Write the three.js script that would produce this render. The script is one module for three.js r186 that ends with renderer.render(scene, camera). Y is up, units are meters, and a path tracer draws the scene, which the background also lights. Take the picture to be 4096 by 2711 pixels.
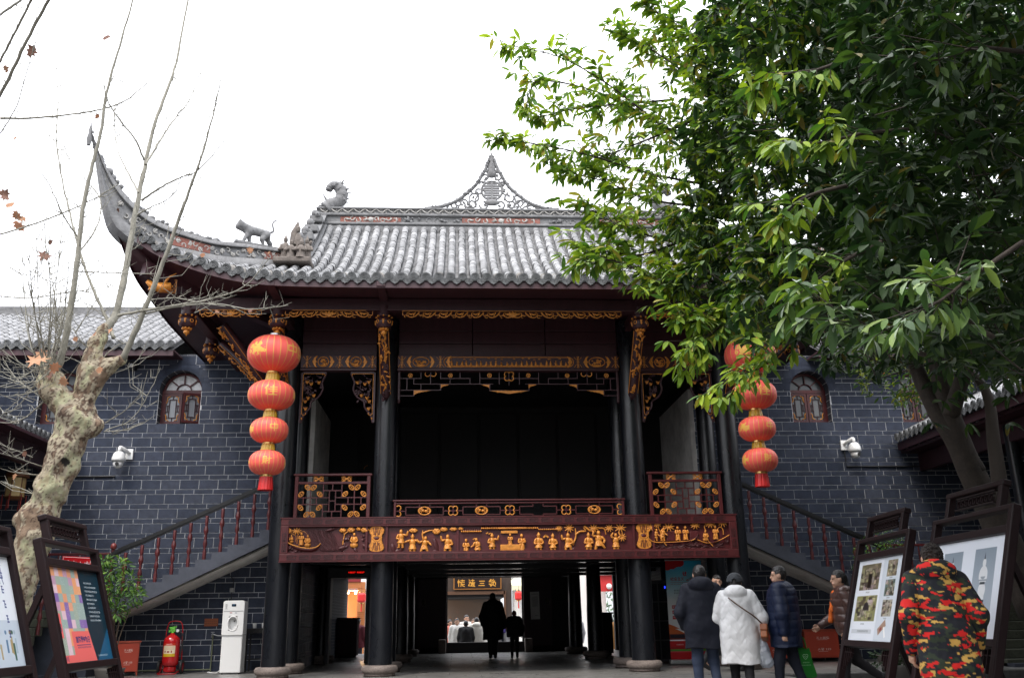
import * as THREE from 'three';
import { mergeGeometries, mergeVertices } from 'three/addons/utils/BufferGeometryUtils.js';
import { RoundedBoxGeometry } from 'three/addons/geometries/RoundedBoxGeometry.js';
import { ImprovedNoise } from 'three/addons/math/ImprovedNoise.js';

// ---------- camera (solved from the columns, pedestals and beams of the stage) ----------
const V = (x, y, z) => new THREE.Vector3(x, y, z);
const CAM = { f: 3650.3, pitch: 0.300333, yaw: 0.063415, roll: -0.015701, pos: V(-1.0708, 0.926, 18.0548) };
const FWD = V(Math.sin(CAM.yaw) * Math.cos(CAM.pitch), Math.sin(CAM.pitch), -Math.cos(CAM.yaw) * Math.cos(CAM.pitch));
const R0 = V(Math.cos(CAM.yaw), 0, Math.sin(CAM.yaw)), U0 = R0.clone().cross(FWD);
const RIGHT = R0.clone().multiplyScalar(Math.cos(CAM.roll)).addScaledVector(U0, Math.sin(CAM.roll));
const UPV = R0.clone().multiplyScalar(-Math.sin(CAM.roll)).addScaledVector(U0, Math.cos(CAM.roll));
const scene = new THREE.Scene();
const camera = new THREE.PerspectiveCamera(2 * Math.atan(1355.5 / CAM.f) * 180 / Math.PI, 1024 / 677, 0.1, 600);
camera.position.copy(CAM.pos); camera.up.copy(UPV); camera.lookAt(CAM.pos.clone().add(FWD));
// ---------- overcast sky, soft sun, exposure ----------
{
  const W = 128, H = 64, d = new Float32Array(W * H * 4);
  for (let j = 0; j < H; j++) for (let i = 0; i < W; i++) {
    const e = ((j + 0.5) / H - 0.5) * Math.PI, s = Math.max(0, Math.sin(e)), L = 0.8 * (1 + 2.3 * s), o = (j * W + i) * 4;
    const k = e < -0.02 ? 0.28 : L;
    d[o] = k * 0.965; d[o + 1] = k * 0.985; d[o + 2] = k * 1.04; d[o + 3] = 1;
  }
  const sky = new THREE.DataTexture(d, W, H, THREE.RGBAFormat, THREE.FloatType);
  sky.mapping = THREE.EquirectangularReflectionMapping; sky.magFilter = THREE.LinearFilter; sky.needsUpdate = true;
  scene.background = sky; scene.environment = sky;
}
const sun = new THREE.DirectionalLight(0xfff6ea, 1.3);
sun.position.set(-9, 26, 15); sun.target.position.set(0, 2, 0); sun.shadow.radius = 26; sun.castShadow = true;
sun.shadow.mapSize.set(2048, 2048);
Object.assign(sun.shadow.camera, { left: -24, right: 24, top: 24, bottom: -24, near: 1, far: 90 });
scene.add(sun, sun.target);
const renderer = new THREE.WebGLRenderer({ antialias: true });
renderer.toneMapping = THREE.LinearToneMapping; renderer.toneMappingExposure = 1.72; renderer.shadowMap.enabled = true;

// ---------- helpers ----------
const K = 4096 / 2369;
const ray = (u, v) => FWD.clone().addScaledVector(RIGHT, (u - 2048) / CAM.f).addScaledVector(UPV, -(v - 1355.5) / CAM.f);
const atZ = (u, v, z) => { const d = ray(u, v); return CAM.pos.clone().addScaledVector(d, (z - CAM.pos.z) / d.z); };
let SEED = 7;
const seed = (s) => { SEED = s; };
const rnd = (a = 1, b) => { SEED = (SEED + 0x6d2b79f5) | 0; let t = Math.imul(SEED ^ (SEED >>> 15), 1 | SEED); t = (t + Math.imul(t ^ (t >>> 7), 61 | t)) ^ t; const r = ((t ^ (t >>> 14)) >>> 0) / 4294967296; return b === undefined ? r * a : a + r * (b - a); };
const lerp = (a, b, t) => a + (b - a) * t, clamp = (x, a, b) => Math.min(b, Math.max(a, x));
const interp = (xs, ys, x) => { if (x <= xs[0]) return ys[0]; for (let i = 1; i < xs.length; i++) if (x <= xs[i]) return lerp(ys[i - 1], ys[i], (x - xs[i - 1]) / (xs[i] - xs[i - 1])); return ys[ys.length - 1]; };
const smooth = (xs, ys, x) => { // monotone-ish cubic through points
  const n = xs.length; if (x <= xs[0]) return ys[0]; if (x >= xs[n - 1]) return ys[n - 1];
  let i = 1; while (x > xs[i]) i++;
  const m = (k) => k <= 0 ? (ys[1] - ys[0]) / (xs[1] - xs[0]) : k >= n - 1 ? (ys[n - 1] - ys[n - 2]) / (xs[n - 1] - xs[n - 2]) : (ys[k + 1] - ys[k - 1]) / (xs[k + 1] - xs[k - 1]);
  const h = xs[i] - xs[i - 1], t = (x - xs[i - 1]) / h, t2 = t * t, t3 = t2 * t;
  return (2 * t3 - 3 * t2 + 1) * ys[i - 1] + (t3 - 2 * t2 + t) * h * m(i - 1) + (-2 * t3 + 3 * t2) * ys[i] + (t3 - t2) * h * m(i);
};
const PN = new ImprovedNoise(), noise = (x, y, z) => PN.noise(x, y, z);
const fbm = (x, y, z) => noise(x, y, z) + 0.5 * noise(2 * x + 3, 2 * y, 2 * z) + 0.25 * noise(4 * x, 4 * y + 5, 4 * z);
const M4 = (x = 0, y = 0, z = 0, rx = 0, ry = 0, rz = 0, sx = 1, sy = 1, sz = 1) => new THREE.Matrix4().compose(V(x, y, z), new THREE.Quaternion().setFromEuler(new THREE.Euler(rx, ry, rz)), V(sx, sy, sz));

function metreUV(g) { // uv in metres from the axis each face points along
  const p = g.attributes.position, n = g.attributes.normal, uv = new Float32Array(p.count * 2);
  for (let i = 0; i < p.count; i += 3) {
    let ax = 0, ay = 0, az = 0;
    for (let k = 0; k < 3; k++) { ax += Math.abs(n.getX(i + k)); ay += Math.abs(n.getY(i + k)); az += Math.abs(n.getZ(i + k)); }
    for (let k = i; k < i + 3; k++) {
      const x = p.getX(k), y = p.getY(k), z = p.getZ(k);
      if (ax > ay && ax > az) { uv[2 * k] = z; uv[2 * k + 1] = y; } else if (ay > az) { uv[2 * k] = x; uv[2 * k + 1] = z; } else { uv[2 * k] = x; uv[2 * k + 1] = y; }
    }
  }
  g.setAttribute('uv', new THREE.BufferAttribute(uv, 2));
  return g;
}
function loft(pts, rad, seg = 8, cap = true) { // tapered tube through points
  const pos = [], idx = [], n = pts.length; let up = null;
  for (let i = 0; i < n; i++) {
    const t = pts[Math.min(n - 1, i + 1)].clone().sub(pts[Math.max(0, i - 1)]).normalize();
    if (!up) up = Math.abs(t.y) < 0.9 ? V(0, 1, 0) : V(1, 0, 0);
    const a = up.clone().addScaledVector(t, -up.dot(t)).normalize(), b = t.clone().cross(a); up = a;
    const r = typeof rad === 'function' ? rad(i / (n - 1), i) : Array.isArray(rad) ? rad[i] : rad;
    for (let j = 0; j < seg; j++) {
      const c = Math.cos(j / seg * 2 * Math.PI), s = Math.sin(j / seg * 2 * Math.PI);
      pos.push(pts[i].x + r * (a.x * c + b.x * s), pts[i].y + r * (a.y * c + b.y * s), pts[i].z + r * (a.z * c + b.z * s));
    }
  }
  for (let i = 0; i < n - 1; i++) for (let j = 0; j < seg; j++) { const a = i * seg + j, b = i * seg + (j + 1) % seg; idx.push(a, b, a + seg, b, b + seg, a + seg); }
  if (cap) for (let j = 1; j < seg - 1; j++) { idx.push(0, j + 1, j); const o = (n - 1) * seg; idx.push(o, o + j, o + j + 1); }
  const g = new THREE.BufferGeometry(); g.setAttribute('position', new THREE.Float32BufferAttribute(pos, 3)); g.setIndex(idx); g.computeVertexNormals();
  return g;
}
const spline = (pts, n) => new THREE.CatmullRomCurve3(pts, false, 'centripetal').getPoints(n);
function grid(nu, nv, fn, flip = false) { // smooth surface from fn(u, v)
  const pos = [], idx = [];
  for (let i = 0; i <= nu; i++) for (let j = 0; j <= nv; j++) { const q = fn(i / nu, j / nv); pos.push(q.x, q.y, q.z); }
  for (let i = 0; i < nu; i++) for (let j = 0; j < nv; j++) { const a = i * (nv + 1) + j, b = a + nv + 1; flip ? idx.push(a, a + 1, b, b, a + 1, b + 1) : idx.push(a, b, a + 1, b, b + 1, a + 1); }
  const g = new THREE.BufferGeometry(); g.setAttribute('position', new THREE.Float32BufferAttribute(pos, 3)); g.setIndex(idx); g.computeVertexNormals();
  return g;
}
class MB { // collects shapes, builds ONE geometry
  constructor() { this.l = []; }
  put(g, m) {
    g = g.index ? g.toNonIndexed() : g.clone();
    for (const k of Object.keys(g.attributes)) if (k !== 'position' && k !== 'normal') g.deleteAttribute(k);
    if (m) g.applyMatrix4(m);
    this.l.push(g); return this;
  }
  box(w, h, d, x = 0, y = 0, z = 0, rx, ry, rz) { return this.put(new THREE.BoxGeometry(w, h, d), M4(x, y, z, rx, ry, rz)); }
  rbox(w, h, d, x = 0, y = 0, z = 0, r = 0.01, rx, ry, rz) { return this.put(new RoundedBoxGeometry(w, h, d, 2, Math.min(r, w / 2.1, h / 2.1, d / 2.1)), M4(x, y, z, rx, ry, rz)); }
  span(x0, x1, y0, y1, z0, z1) { return this.box(x1 - x0, y1 - y0, z1 - z0, (x0 + x1) / 2, (y0 + y1) / 2, (z0 + z1) / 2); }
  cyl(r1, r0, h, x = 0, y = 0, z = 0, seg = 12, rx, ry, rz) { return this.put(new THREE.CylinderGeometry(r1, r0, h, seg), M4(x, y, z, rx, ry, rz)); }
  sph(a, b, c, x = 0, y = 0, z = 0, ws = 10, hs = 7, rx, ry, rz) { return this.put(new THREE.SphereGeometry(1, ws, hs), M4(x, y, z, rx, ry, rz, a, b, c)); }
  tor(R, r, x = 0, y = 0, z = 0, rs = 6, ts = 16, arc = 2 * Math.PI, rx, ry, rz, sx = 1, sy = 1) { return this.put(new THREE.TorusGeometry(R, r, rs, ts, arc), M4(x, y, z, rx, ry, rz, sx, sy, 1)); }
  lathe(prof, seg = 16, x = 0, y = 0, z = 0, rx, ry, rz, s = 1) { return this.put(new THREE.LatheGeometry(prof.map(([r, h]) => new THREE.Vector2(r, h)), seg), M4(x, y, z, rx, ry, rz, s, s, s)); }
  tube(pts, r, seg = 6, n = 0) { if (n && Array.isArray(r)) { const a = r; r = (t) => { const q = t * (a.length - 1), k = Math.min(a.length - 2, Math.floor(q)); return lerp(a[k], a[k + 1], q - k); }; } return this.put(loft(n ? spline(pts, n) : pts, r, seg)); }
  bar(a, b, w, h) { // box between two points
    const d = b.clone().sub(a), L = d.length(), m = new THREE.Matrix4().lookAt(a, b, Math.abs(d.y) / L > 0.99 ? V(1, 0, 0) : V(0, 1, 0));
    return this.put(new THREE.BoxGeometry(w, h, L), m.setPosition(a.clone().add(b).multiplyScalar(0.5)));
  }
  ext(shape, depth, bevel = 0, m = M4(), cs = 8) { return this.put(new THREE.ExtrudeGeometry(shape, { depth, bevelEnabled: bevel > 0, bevelThickness: bevel, bevelSize: bevel, bevelSegments: 1, curveSegments: cs }), m); }
  geo(uv = true) { const g = mergeGeometries(this.l); return uv ? metreUV(g) : g; }
  build(name, mat, parent) { return mesh(name, this.geo(), mat, parent); }
}
const mb = () => new MB();
const used = {};
const numbered = (n) => { used[n] = (used[n] ?? -1) + 1; return used[n] ? n + '_' + String(used[n]).padStart(3, '0') : n; };
function mesh(name, g, mat, parent, m) {
  const o = new THREE.Mesh(g, mat); o.name = parent ? name : numbered(name); o.castShadow = o.receiveShadow = true;
  if (m) { o.applyMatrix4(m); }
  (parent ?? scene).add(o); return o;
}
function thing(name, label, category, x = 0, y = 0, z = 0, turn = 0, group) {
  const o = new THREE.Group(); o.name = numbered(name); o.position.set(x, y, z); o.rotation.y = turn; scene.add(o);
  return tag(o, label, category, group);
}
function tag(o, label, category, group) { Object.assign(o.userData, { label, category }); if (group) o.userData.group = group; return o; }
function structure(name, x = 0, y = 0, z = 0) { const o = new THREE.Group(); o.name = numbered(name); o.position.set(x, y, z); o.userData.kind = 'structure'; scene.add(o); return o; }
function part(name, parent, x = 0, y = 0, z = 0) { const o = new THREE.Group(); o.name = name; o.position.set(x, y, z); parent.add(o); return o; }
const stuff = (o) => { o.userData.kind = 'stuff'; return o; };
const poly = (pts) => new THREE.Shape(pts.map(([x, y]) => new THREE.Vector2(x, y)));

// surface of a signed distance field (naive surface nets)
function nets(f, lo, hi, cell, color) {
  const nx = Math.ceil((hi[0] - lo[0]) / cell) + 1, ny = Math.ceil((hi[1] - lo[1]) / cell) + 1, nz = Math.ceil((hi[2] - lo[2]) / cell) + 1;
  const val = new Float32Array(nx * ny * nz), at = (i, j, k) => (i * ny + j) * nz + k;
  const B = 5, far = B * cell * 0.87 * 1.25 + 0.02;
  for (let I = 0; I < nx; I += B) for (let J = 0; J < ny; J += B) for (let Q = 0; Q < nz; Q += B) { // blocks far from the surface are filled at once
    const m = f(lo[0] + (I + B / 2 - 0.5) * cell, lo[1] + (J + B / 2 - 0.5) * cell, lo[2] + (Q + B / 2 - 0.5) * cell), skip = Math.abs(m) > far;
    for (let i = I; i < Math.min(nx, I + B); i++) for (let j = J; j < Math.min(ny, J + B); j++) for (let k = Q; k < Math.min(nz, Q + B); k++) val[at(i, j, k)] = skip ? m : f(lo[0] + i * cell, lo[1] + j * cell, lo[2] + k * cell);
  }
  const sg = new Uint8Array(val.length), SY1 = nz, SX1 = ny * nz; for (let i = 0; i < val.length; i++) sg[i] = val[i] < 0 ? 1 : 0;
  const vid = new Int32Array(nx * ny * nz).fill(-1), pos = [], idx = [], c = new Float32Array(8);
  for (let i = 0; i < nx - 1; i++) for (let j = 0; j < ny - 1; j++) for (let k = 0; k < nz - 1; k++) {
    const b0 = (i * ny + j) * nz + k, m = sg[b0] + sg[b0 + 1] + sg[b0 + SY1] + sg[b0 + SY1 + 1] + sg[b0 + SX1] + sg[b0 + SX1 + 1] + sg[b0 + SX1 + SY1] + sg[b0 + SX1 + SY1 + 1];
    if (m === 0 || m === 8) continue;
    let n = 0, x = 0, y = 0, z = 0;
    for (let q = 0; q < 8; q++) c[q] = val[b0 + (q & 1) * SX1 + ((q >> 1) & 1) * SY1 + (q >> 2)];
    for (let a = 0; a < 8; a++) for (let b = 0; b < 3; b++) { const e = a ^ (1 << b); if (e < a || (c[a] < 0) === (c[e] < 0)) continue; const t = c[a] / (c[a] - c[e]); x += (a & 1) + ((e & 1) - (a & 1)) * t; y += ((a >> 1) & 1) + (((e >> 1) & 1) - ((a >> 1) & 1)) * t; z += (a >> 2) + ((e >> 2) - (a >> 2)) * t; n++; }
    vid[at(i, j, k)] = pos.length / 3; pos.push(lo[0] + (i + x / n) * cell, lo[1] + (j + y / n) * cell, lo[2] + (k + z / n) * cell);
  }
  const quad = (a, b, c, d, flip) => { if (a < 0 || b < 0 || c < 0 || d < 0) return; flip ? idx.push(a, c, b, a, d, c) : idx.push(a, b, c, a, c, d); };
  for (let i = 0; i < nx - 1; i++) for (let j = 0; j < ny - 1; j++) for (let k = 0; k < nz - 1; k++) {
    const b0 = (i * ny + j) * nz + k, s0 = sg[b0], s = s0 === 1; if (s0 === sg[b0 + SX1] && s0 === sg[b0 + SY1] && s0 === sg[b0 + 1]) continue;
    if (j && k && s !== val[at(i + 1, j, k)] < 0) quad(vid[at(i, j, k)], vid[at(i, j - 1, k)], vid[at(i, j - 1, k - 1)], vid[at(i, j, k - 1)], !s);
    if (i && k && s !== val[at(i, j + 1, k)] < 0) quad(vid[at(i, j, k)], vid[at(i, j, k - 1)], vid[at(i - 1, j, k - 1)], vid[at(i - 1, j, k)], !s);
    if (i && j && s !== val[at(i, j, k + 1)] < 0) quad(vid[at(i, j, k)], vid[at(i - 1, j, k)], vid[at(i - 1, j - 1, k)], vid[at(i, j - 1, k)], !s);
  }
  const nor = new Float32Array(pos.length), h = cell * 0.5, col = color ? new Float32Array(pos.length) : null;
  for (let i = 0; i < pos.length; i += 3) {
    const [x, y, z] = [pos[i], pos[i + 1], pos[i + 2]], a = f(x + h, y, z) - f(x - h, y, z), b = f(x, y + h, z) - f(x, y - h, z), c = f(x, y, z + h) - f(x, y, z - h), L = Math.hypot(a, b, c) || 1;
    nor[i] = a / L; nor[i + 1] = b / L; nor[i + 2] = c / L;
    if (col) { const q = color(x, y, z); col[i] = q[0]; col[i + 1] = q[1]; col[i + 2] = q[2]; }
  }
  const g = new THREE.BufferGeometry(); g.setAttribute('position', new THREE.Float32BufferAttribute(pos, 3)); g.setAttribute('normal', new THREE.BufferAttribute(nor, 3)); g.setIndex(idx);
  if (col) g.setAttribute('color', new THREE.BufferAttribute(col, 3));
  const uv = new Float32Array(pos.length / 3 * 2); for (let i = 0, k = 0; i < pos.length; i += 3, k += 2) { uv[k] = pos[i] + pos[i + 2]; uv[k + 1] = pos[i + 1]; }
  g.setAttribute('uv', new THREE.BufferAttribute(uv, 2));
  return g;
}
const smin = (a, b, k) => { const h = Math.max(k - Math.abs(a - b), 0) / k; return Math.min(a, b) - h * h * k * 0.25; };
const cone = (a, b, ra, rb) => { // tapered capsule distance
  const bx = b[0] - a[0], by = b[1] - a[1], bz = b[2] - a[2], L = bx * bx + by * by + bz * bz || 1e-9;
  return (x, y, z) => { const px = x - a[0], py = y - a[1], pz = z - a[2], t = clamp((px * bx + py * by + pz * bz) / L, 0, 1); return Math.hypot(px - bx * t, py - by * t, pz - bz * t) - (ra + (rb - ra) * t); };
};
const ell = (c, r) => (x, y, z) => { const a = (x - c[0]) / r[0], b = (y - c[1]) / r[1], d = (z - c[2]) / r[2], k = Math.hypot(a, b, d); const k2 = Math.hypot(a / r[0], b / r[1], d / r[2]) || 1e-6; return k * (k - 1) / k2; };
const union = (list, k) => (x, y, z) => { let d = 9; for (const f of list) d = smin(d, f(x, y, z), k); return d; };

// ---------- textures and materials ----------
function tex(w, h, fn, srgb = false) { // bytes 0..255 grey or rgb
  const d = new Uint8Array(w * h * 4);
  for (let j = 0; j < h; j++) for (let i = 0; i < w; i++) { const q = fn(i / w, j / h), o = (j * w + i) * 4; if (typeof q === 'number') { d[o] = d[o + 1] = d[o + 2] = clamp(q, 0, 255); } else { d[o] = clamp(q[0], 0, 255); d[o + 1] = clamp(q[1], 0, 255); d[o + 2] = clamp(q[2], 0, 255); } d[o + 3] = 255; }
  const t = new THREE.DataTexture(d, w, h); t.wrapS = t.wrapT = THREE.RepeatWrapping; t.magFilter = THREE.LinearFilter; t.minFilter = THREE.LinearMipmapLinearFilter; t.generateMipmaps = true;
  if (srgb) t.colorSpace = THREE.SRGBColorSpace; t.needsUpdate = true; return t;
}
// tileable noise: noise on a torus-like blend
const tile = (u, v, s, z = 0) => { const f = (a, b) => fbm(a * s, b * s, z), a = 1 - u, b = 1 - v; return f(u, v) * a * b + f(u - 1, v) * u * b + f(u, v - 1) * a * v + f(u - 1, v - 1) * u * v; };
const rep = (t, x, y = x) => { const c = t.clone(); c.repeat.set(x, y); c.needsUpdate = true; return c; };
const T = {
  mottle: tex(256, 256, (u, v) => 205 + 75 * tile(u, v, 5) + 40 * tile(u, v, 22, 3)),
  fine: tex(256, 256, (u, v) => 128 + 110 * tile(u, v, 30, 7)),
  streak: tex(256, 256, (u, v) => 200 + 60 * tile(u, v * 0.12 + 0.4, 9, 1) + 40 * tile(u, v, 28, 5)),
  weather: tex(512, 512, (u, v) => { const a = tile(u, v, 4, 2), b = tile(u, v, 16, 9), c = tile(u, v, 40, 4); const k = 175 + 95 * a + 65 * b + 45 * c; return b + a > 0.62 ? k * 0.62 : k; }),
  grain: tex(256, 256, (u, v) => 205 + 70 * tile(u, v * 0.08 + 0.3, 14, 2) + 25 * tile(u, v, 30, 6)),
};
const lin = (r, g, b) => new THREE.Color().setRGB(r, g, b);
const mat = (r, g, b, rough = 0.7, o = {}) => new THREE.MeshStandardMaterial({ color: lin(r, g, b), roughness: rough, metalness: 0, side: THREE.DoubleSide, ...o });
const phys = (r, g, b, rough, o = {}) => new THREE.MeshPhysicalMaterial({ color: lin(r, g, b), roughness: rough, side: THREE.DoubleSide, ...o });
const M = {
  black: phys(0.0065, 0.0075, 0.0105, 0.4, { bumpMap: rep(T.mottle, 0.6, 0.25), bumpScale: 0.004, roughnessMap: rep(T.mottle, 0.8, 0.3) }),
  blackwood: mat(0.009, 0.0082, 0.0095, 0.72, { map: rep(T.grain, 1.2) }),
  maroon: mat(0.098, 0.0145, 0.0165, 0.42, { map: rep(T.mottle, 0.9), bumpMap: rep(T.fine, 2), bumpScale: 0.0015 }),
  darkmaroon: mat(0.055, 0.017, 0.023, 0.45, { map: rep(T.grain, 0.8) }),
  fascia: mat(0.062, 0.018, 0.025, 0.45, { map: rep(T.streak, 0.7) }),
  gold: mat(0.8, 0.31, 0.048, 0.42, { map: rep(T.mottle, 3), metalness: 0.12 }),
  dullgold: mat(0.74, 0.28, 0.042, 0.4, { map: rep(T.mottle, 3), metalness: 0.25 }),
  brick: [[0.047, 0.057, 0.087], [0.054, 0.064, 0.096], [0.041, 0.051, 0.079], [0.06, 0.07, 0.1]].map(([r, g, b], i) => phys(r, g, b, 0.75, { specularIntensity: 0.45, map: rep(T.mottle, 1.1 + i * 0.23), bumpMap: rep(T.fine, 1.7), bumpScale: 0.002 })),
  mortar: mat(0.78, 0.79, 0.8, 0.9, { map: rep(T.mottle, 2) }),
  tile: [[0.36, 0.362, 0.368], [0.43, 0.432, 0.438], [0.29, 0.292, 0.296], [0.49, 0.492, 0.496], [0.35, 0.325, 0.295]].map(([r, g, b], i) => mat(r, g, b, 0.75, { map: rep(T.weather, 0.8 + 0.3 * i), bumpMap: rep(T.weather, 2), bumpScale: 0.004 })),
  pan: mat(0.3, 0.302, 0.306, 0.85, { map: rep(T.weather, 1.4) }),
  cap: mat(0.15, 0.155, 0.16, 0.85, { map: rep(T.weather, 3), bumpMap: rep(T.weather, 5), bumpScale: 0.01 }),
  ridge: mat(0.24, 0.24, 0.245, 0.85, { map: rep(T.weather, 0.6), bumpMap: rep(T.weather, 1.5), bumpScale: 0.006 }),
  ridgelight: mat(0.55, 0.53, 0.5, 0.85, { map: rep(T.weather, 1.1) }),
  ridgered: mat(0.33, 0.13, 0.1, 0.85, { map: rep(T.weather, 1.3) }),
  stone: mat(0.26, 0.21, 0.185, 0.8, { map: rep(T.weather, 0.9), bumpMap: rep(T.fine, 3), bumpScale: 0.003 }),
  slab: [[0.26, 0.253, 0.24], [0.285, 0.277, 0.26], [0.24, 0.235, 0.225]].map(([r, g, b], i) => mat(r, g, b, 0.42, { map: rep(T.weather, 0.5 + i * 0.12), roughnessMap: rep(T.mottle, 0.4), bumpMap: rep(T.fine, 1.5), bumpScale: 0.002 })),
  plaster: mat(0.76, 0.73, 0.69, 0.85, { map: rep(T.mottle, 0.4) }),
  slate: mat(0.05, 0.057, 0.078, 0.7, { map: rep(T.mottle, 0.8) }),
  white: mat(0.78, 0.78, 0.77, 0.35),
  whiteshell: phys(0.8, 0.8, 0.79, 0.28, { clearcoat: 0.4 }),
  rubber: mat(0.012, 0.012, 0.013, 0.6),
  steel: mat(0.5, 0.5, 0.5, 0.3, { metalness: 0.9 }),
  brass: mat(0.75, 0.5, 0.18, 0.28, { metalness: 0.9 }),
  glass: phys(0.9, 0.93, 0.95, 0.05, { transmission: 1, thickness: 0, ior: 1.45 }),
  skywhite: mat(0.88, 0.89, 0.9, 0.25, { map: rep(T.mottle, 1) }),  // sky reflection put into the pane colour as white
};
M.soffit = M.darkmaroon;
// ---------- lettering drawn with strokes on a 10 x 10 grid ----------
const STROKES = {
  三: '1282 2575 0888', 一: '0595', 中: '1282861612 5059', 国: '1119 118189 1989 3373 3575 2777 5377 6566', 財: '1117 114147 1343 1545 1747 2709 3749 5393 717968 7456',
  發: '1030 3004 2244 5094 8062 9274 1343 4315 1545 4548 5383 5359 8386 5677 8658', 佳: '2003 1319 4292 6064 3494 4696 6469 3999', 節: '1003 0242 5053 4292 0444 0449 4447 0747 0949 5494 9498 5459', 梦: '1141 2104 2125 2134 5191 7105 7194 4526 4578 7829 4657',
  懷: '1019 0204 2234 4191 6062 434493 4666 6696 5549 6678 6899', 遠: '1021 1333 3308 0899 4181 6063 3494 4547 458587 4787 6648 6688', 絕: '2003 3023 0333 1639 0648 2629 6042 5282 8264 4447 449497 6467 4799',
  游: '1021 0313 1906 3151 2353 4339 3546 4659 6091 6393 7579 6595', 客: '5051 1213 129293 4325 3373 7309 3399 3676 3639 7679 3979', 止: '5159 5485 2529 0999', 步: '5054 5272 2224 0494 5458 3526 7687 8819',
  社: '2021 0333 3307 2529 3546 7079 5393 4999', 会: '5014 5094 3464 2686 4629 2979 7688', 主: '4050 2282 5259 2585 1999', 义: '4050 8119 2189', 核: '0333 2029 2316 2436 7071 5292 7254 5484 7648 8359 6799', 心: '2518 353868 6866 5445 8386',
  价: '2003 1319 6034 6094 5538 7579', 值: '2003 1319 3292 6064 4448 448488 4686 3999', 灭: '1191 2436 8466 5155 5519 5599', 火: '2436 8466 5155 5519 5599', 器: '1141 1113 4143 1343 5191 5153 9193 5393 0595 5508 5598 1747 1719 4749 1949 6797 6769 9799 6999',
  箱: '1003 0141 6053 5191 0444 2349 2509 2648 5595 5559 9599 5797 5999', 警: '0141 0444 5292 6183 8153 1595 2676 2878 2829 7879 2979', 际: '1019 103113 1434 5191 4292 6569 5547 7597', 博: '2029 0333 4191 6064 4244 8284 4484 3595 7579 6769', 物: '2029 0343 0545 4292 9287 6447 8457',
  馆: '1003 1131 3123 2329 4293 5459 5484 8486 5686 5888 8889 5989', 日: '2129 218189 2585 2989', 五: '1181 4139 2474 7479 0999', 代: '2003 1319 3393 6099 8092', 人: '5019 5399', 个: '5014 5094 5359', 家: '5051 121392 2474 5349 4525 4637 5597', 目: '2129 218189 2484 2686 2989', 标: '0333 2029 2316 5181 4494 7479 6548 8597', 准: '1022 0608 4003 3339 5393 5595 5797 3999 7079', 则: '1117 114147 2539 6167 9199',
};
function glyphs(g, text, x, y, s, w = 0.09, dx = 1.08, dy = 0) { // x, y: top left of the first character
  g.lineCap = g.lineJoin = 'round'; g.lineWidth = s * w;
  for (const ch of text) {
    for (const st of (STROKES[ch] ?? '').split(' ')) { g.beginPath(); for (let i = 0; i + 1 < st.length; i += 2) { const a = x + (+st[i] + 0.5) / 10 * s, b = y + (+st[i + 1] + 0.5) / 10 * s; i ? g.lineTo(a, b) : g.moveTo(a, b); } g.stroke(); }
    x += s * dx; y += s * dy;
  }
}
function canvasTex(w, h, draw) { const c = document.createElement('canvas'); c.width = w; c.height = h; draw(c.getContext('2d'), w, h); const t = new THREE.CanvasTexture(c); t.colorSpace = THREE.SRGBColorSpace; t.anisotropy = 8; return t; }
const smallText = (g, x, y, w, h, n = 1) => { for (let k = 0; k < n; k++) for (let i = 0; i < w; i += h * 1.05) { for (let q = 0; q < 3; q++) g.fillRect(x + i + rnd(h * 0.3), y + k * h * 1.7 + q * h * 0.36, h * rnd(0.4, 0.75), h * 0.16); g.fillRect(x + i + h * rnd(0.2, 0.6), y + k * h * 1.7, h * 0.15, h * 0.85); } };
function sheet(name, w, h, texture, parent, m, rough = 0.5, o = {}) { return mesh(name, new THREE.PlaneGeometry(w, h), new THREE.MeshStandardMaterial({ map: texture, roughness: rough, side: THREE.DoubleSide, ...o }), parent, m); }

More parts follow.
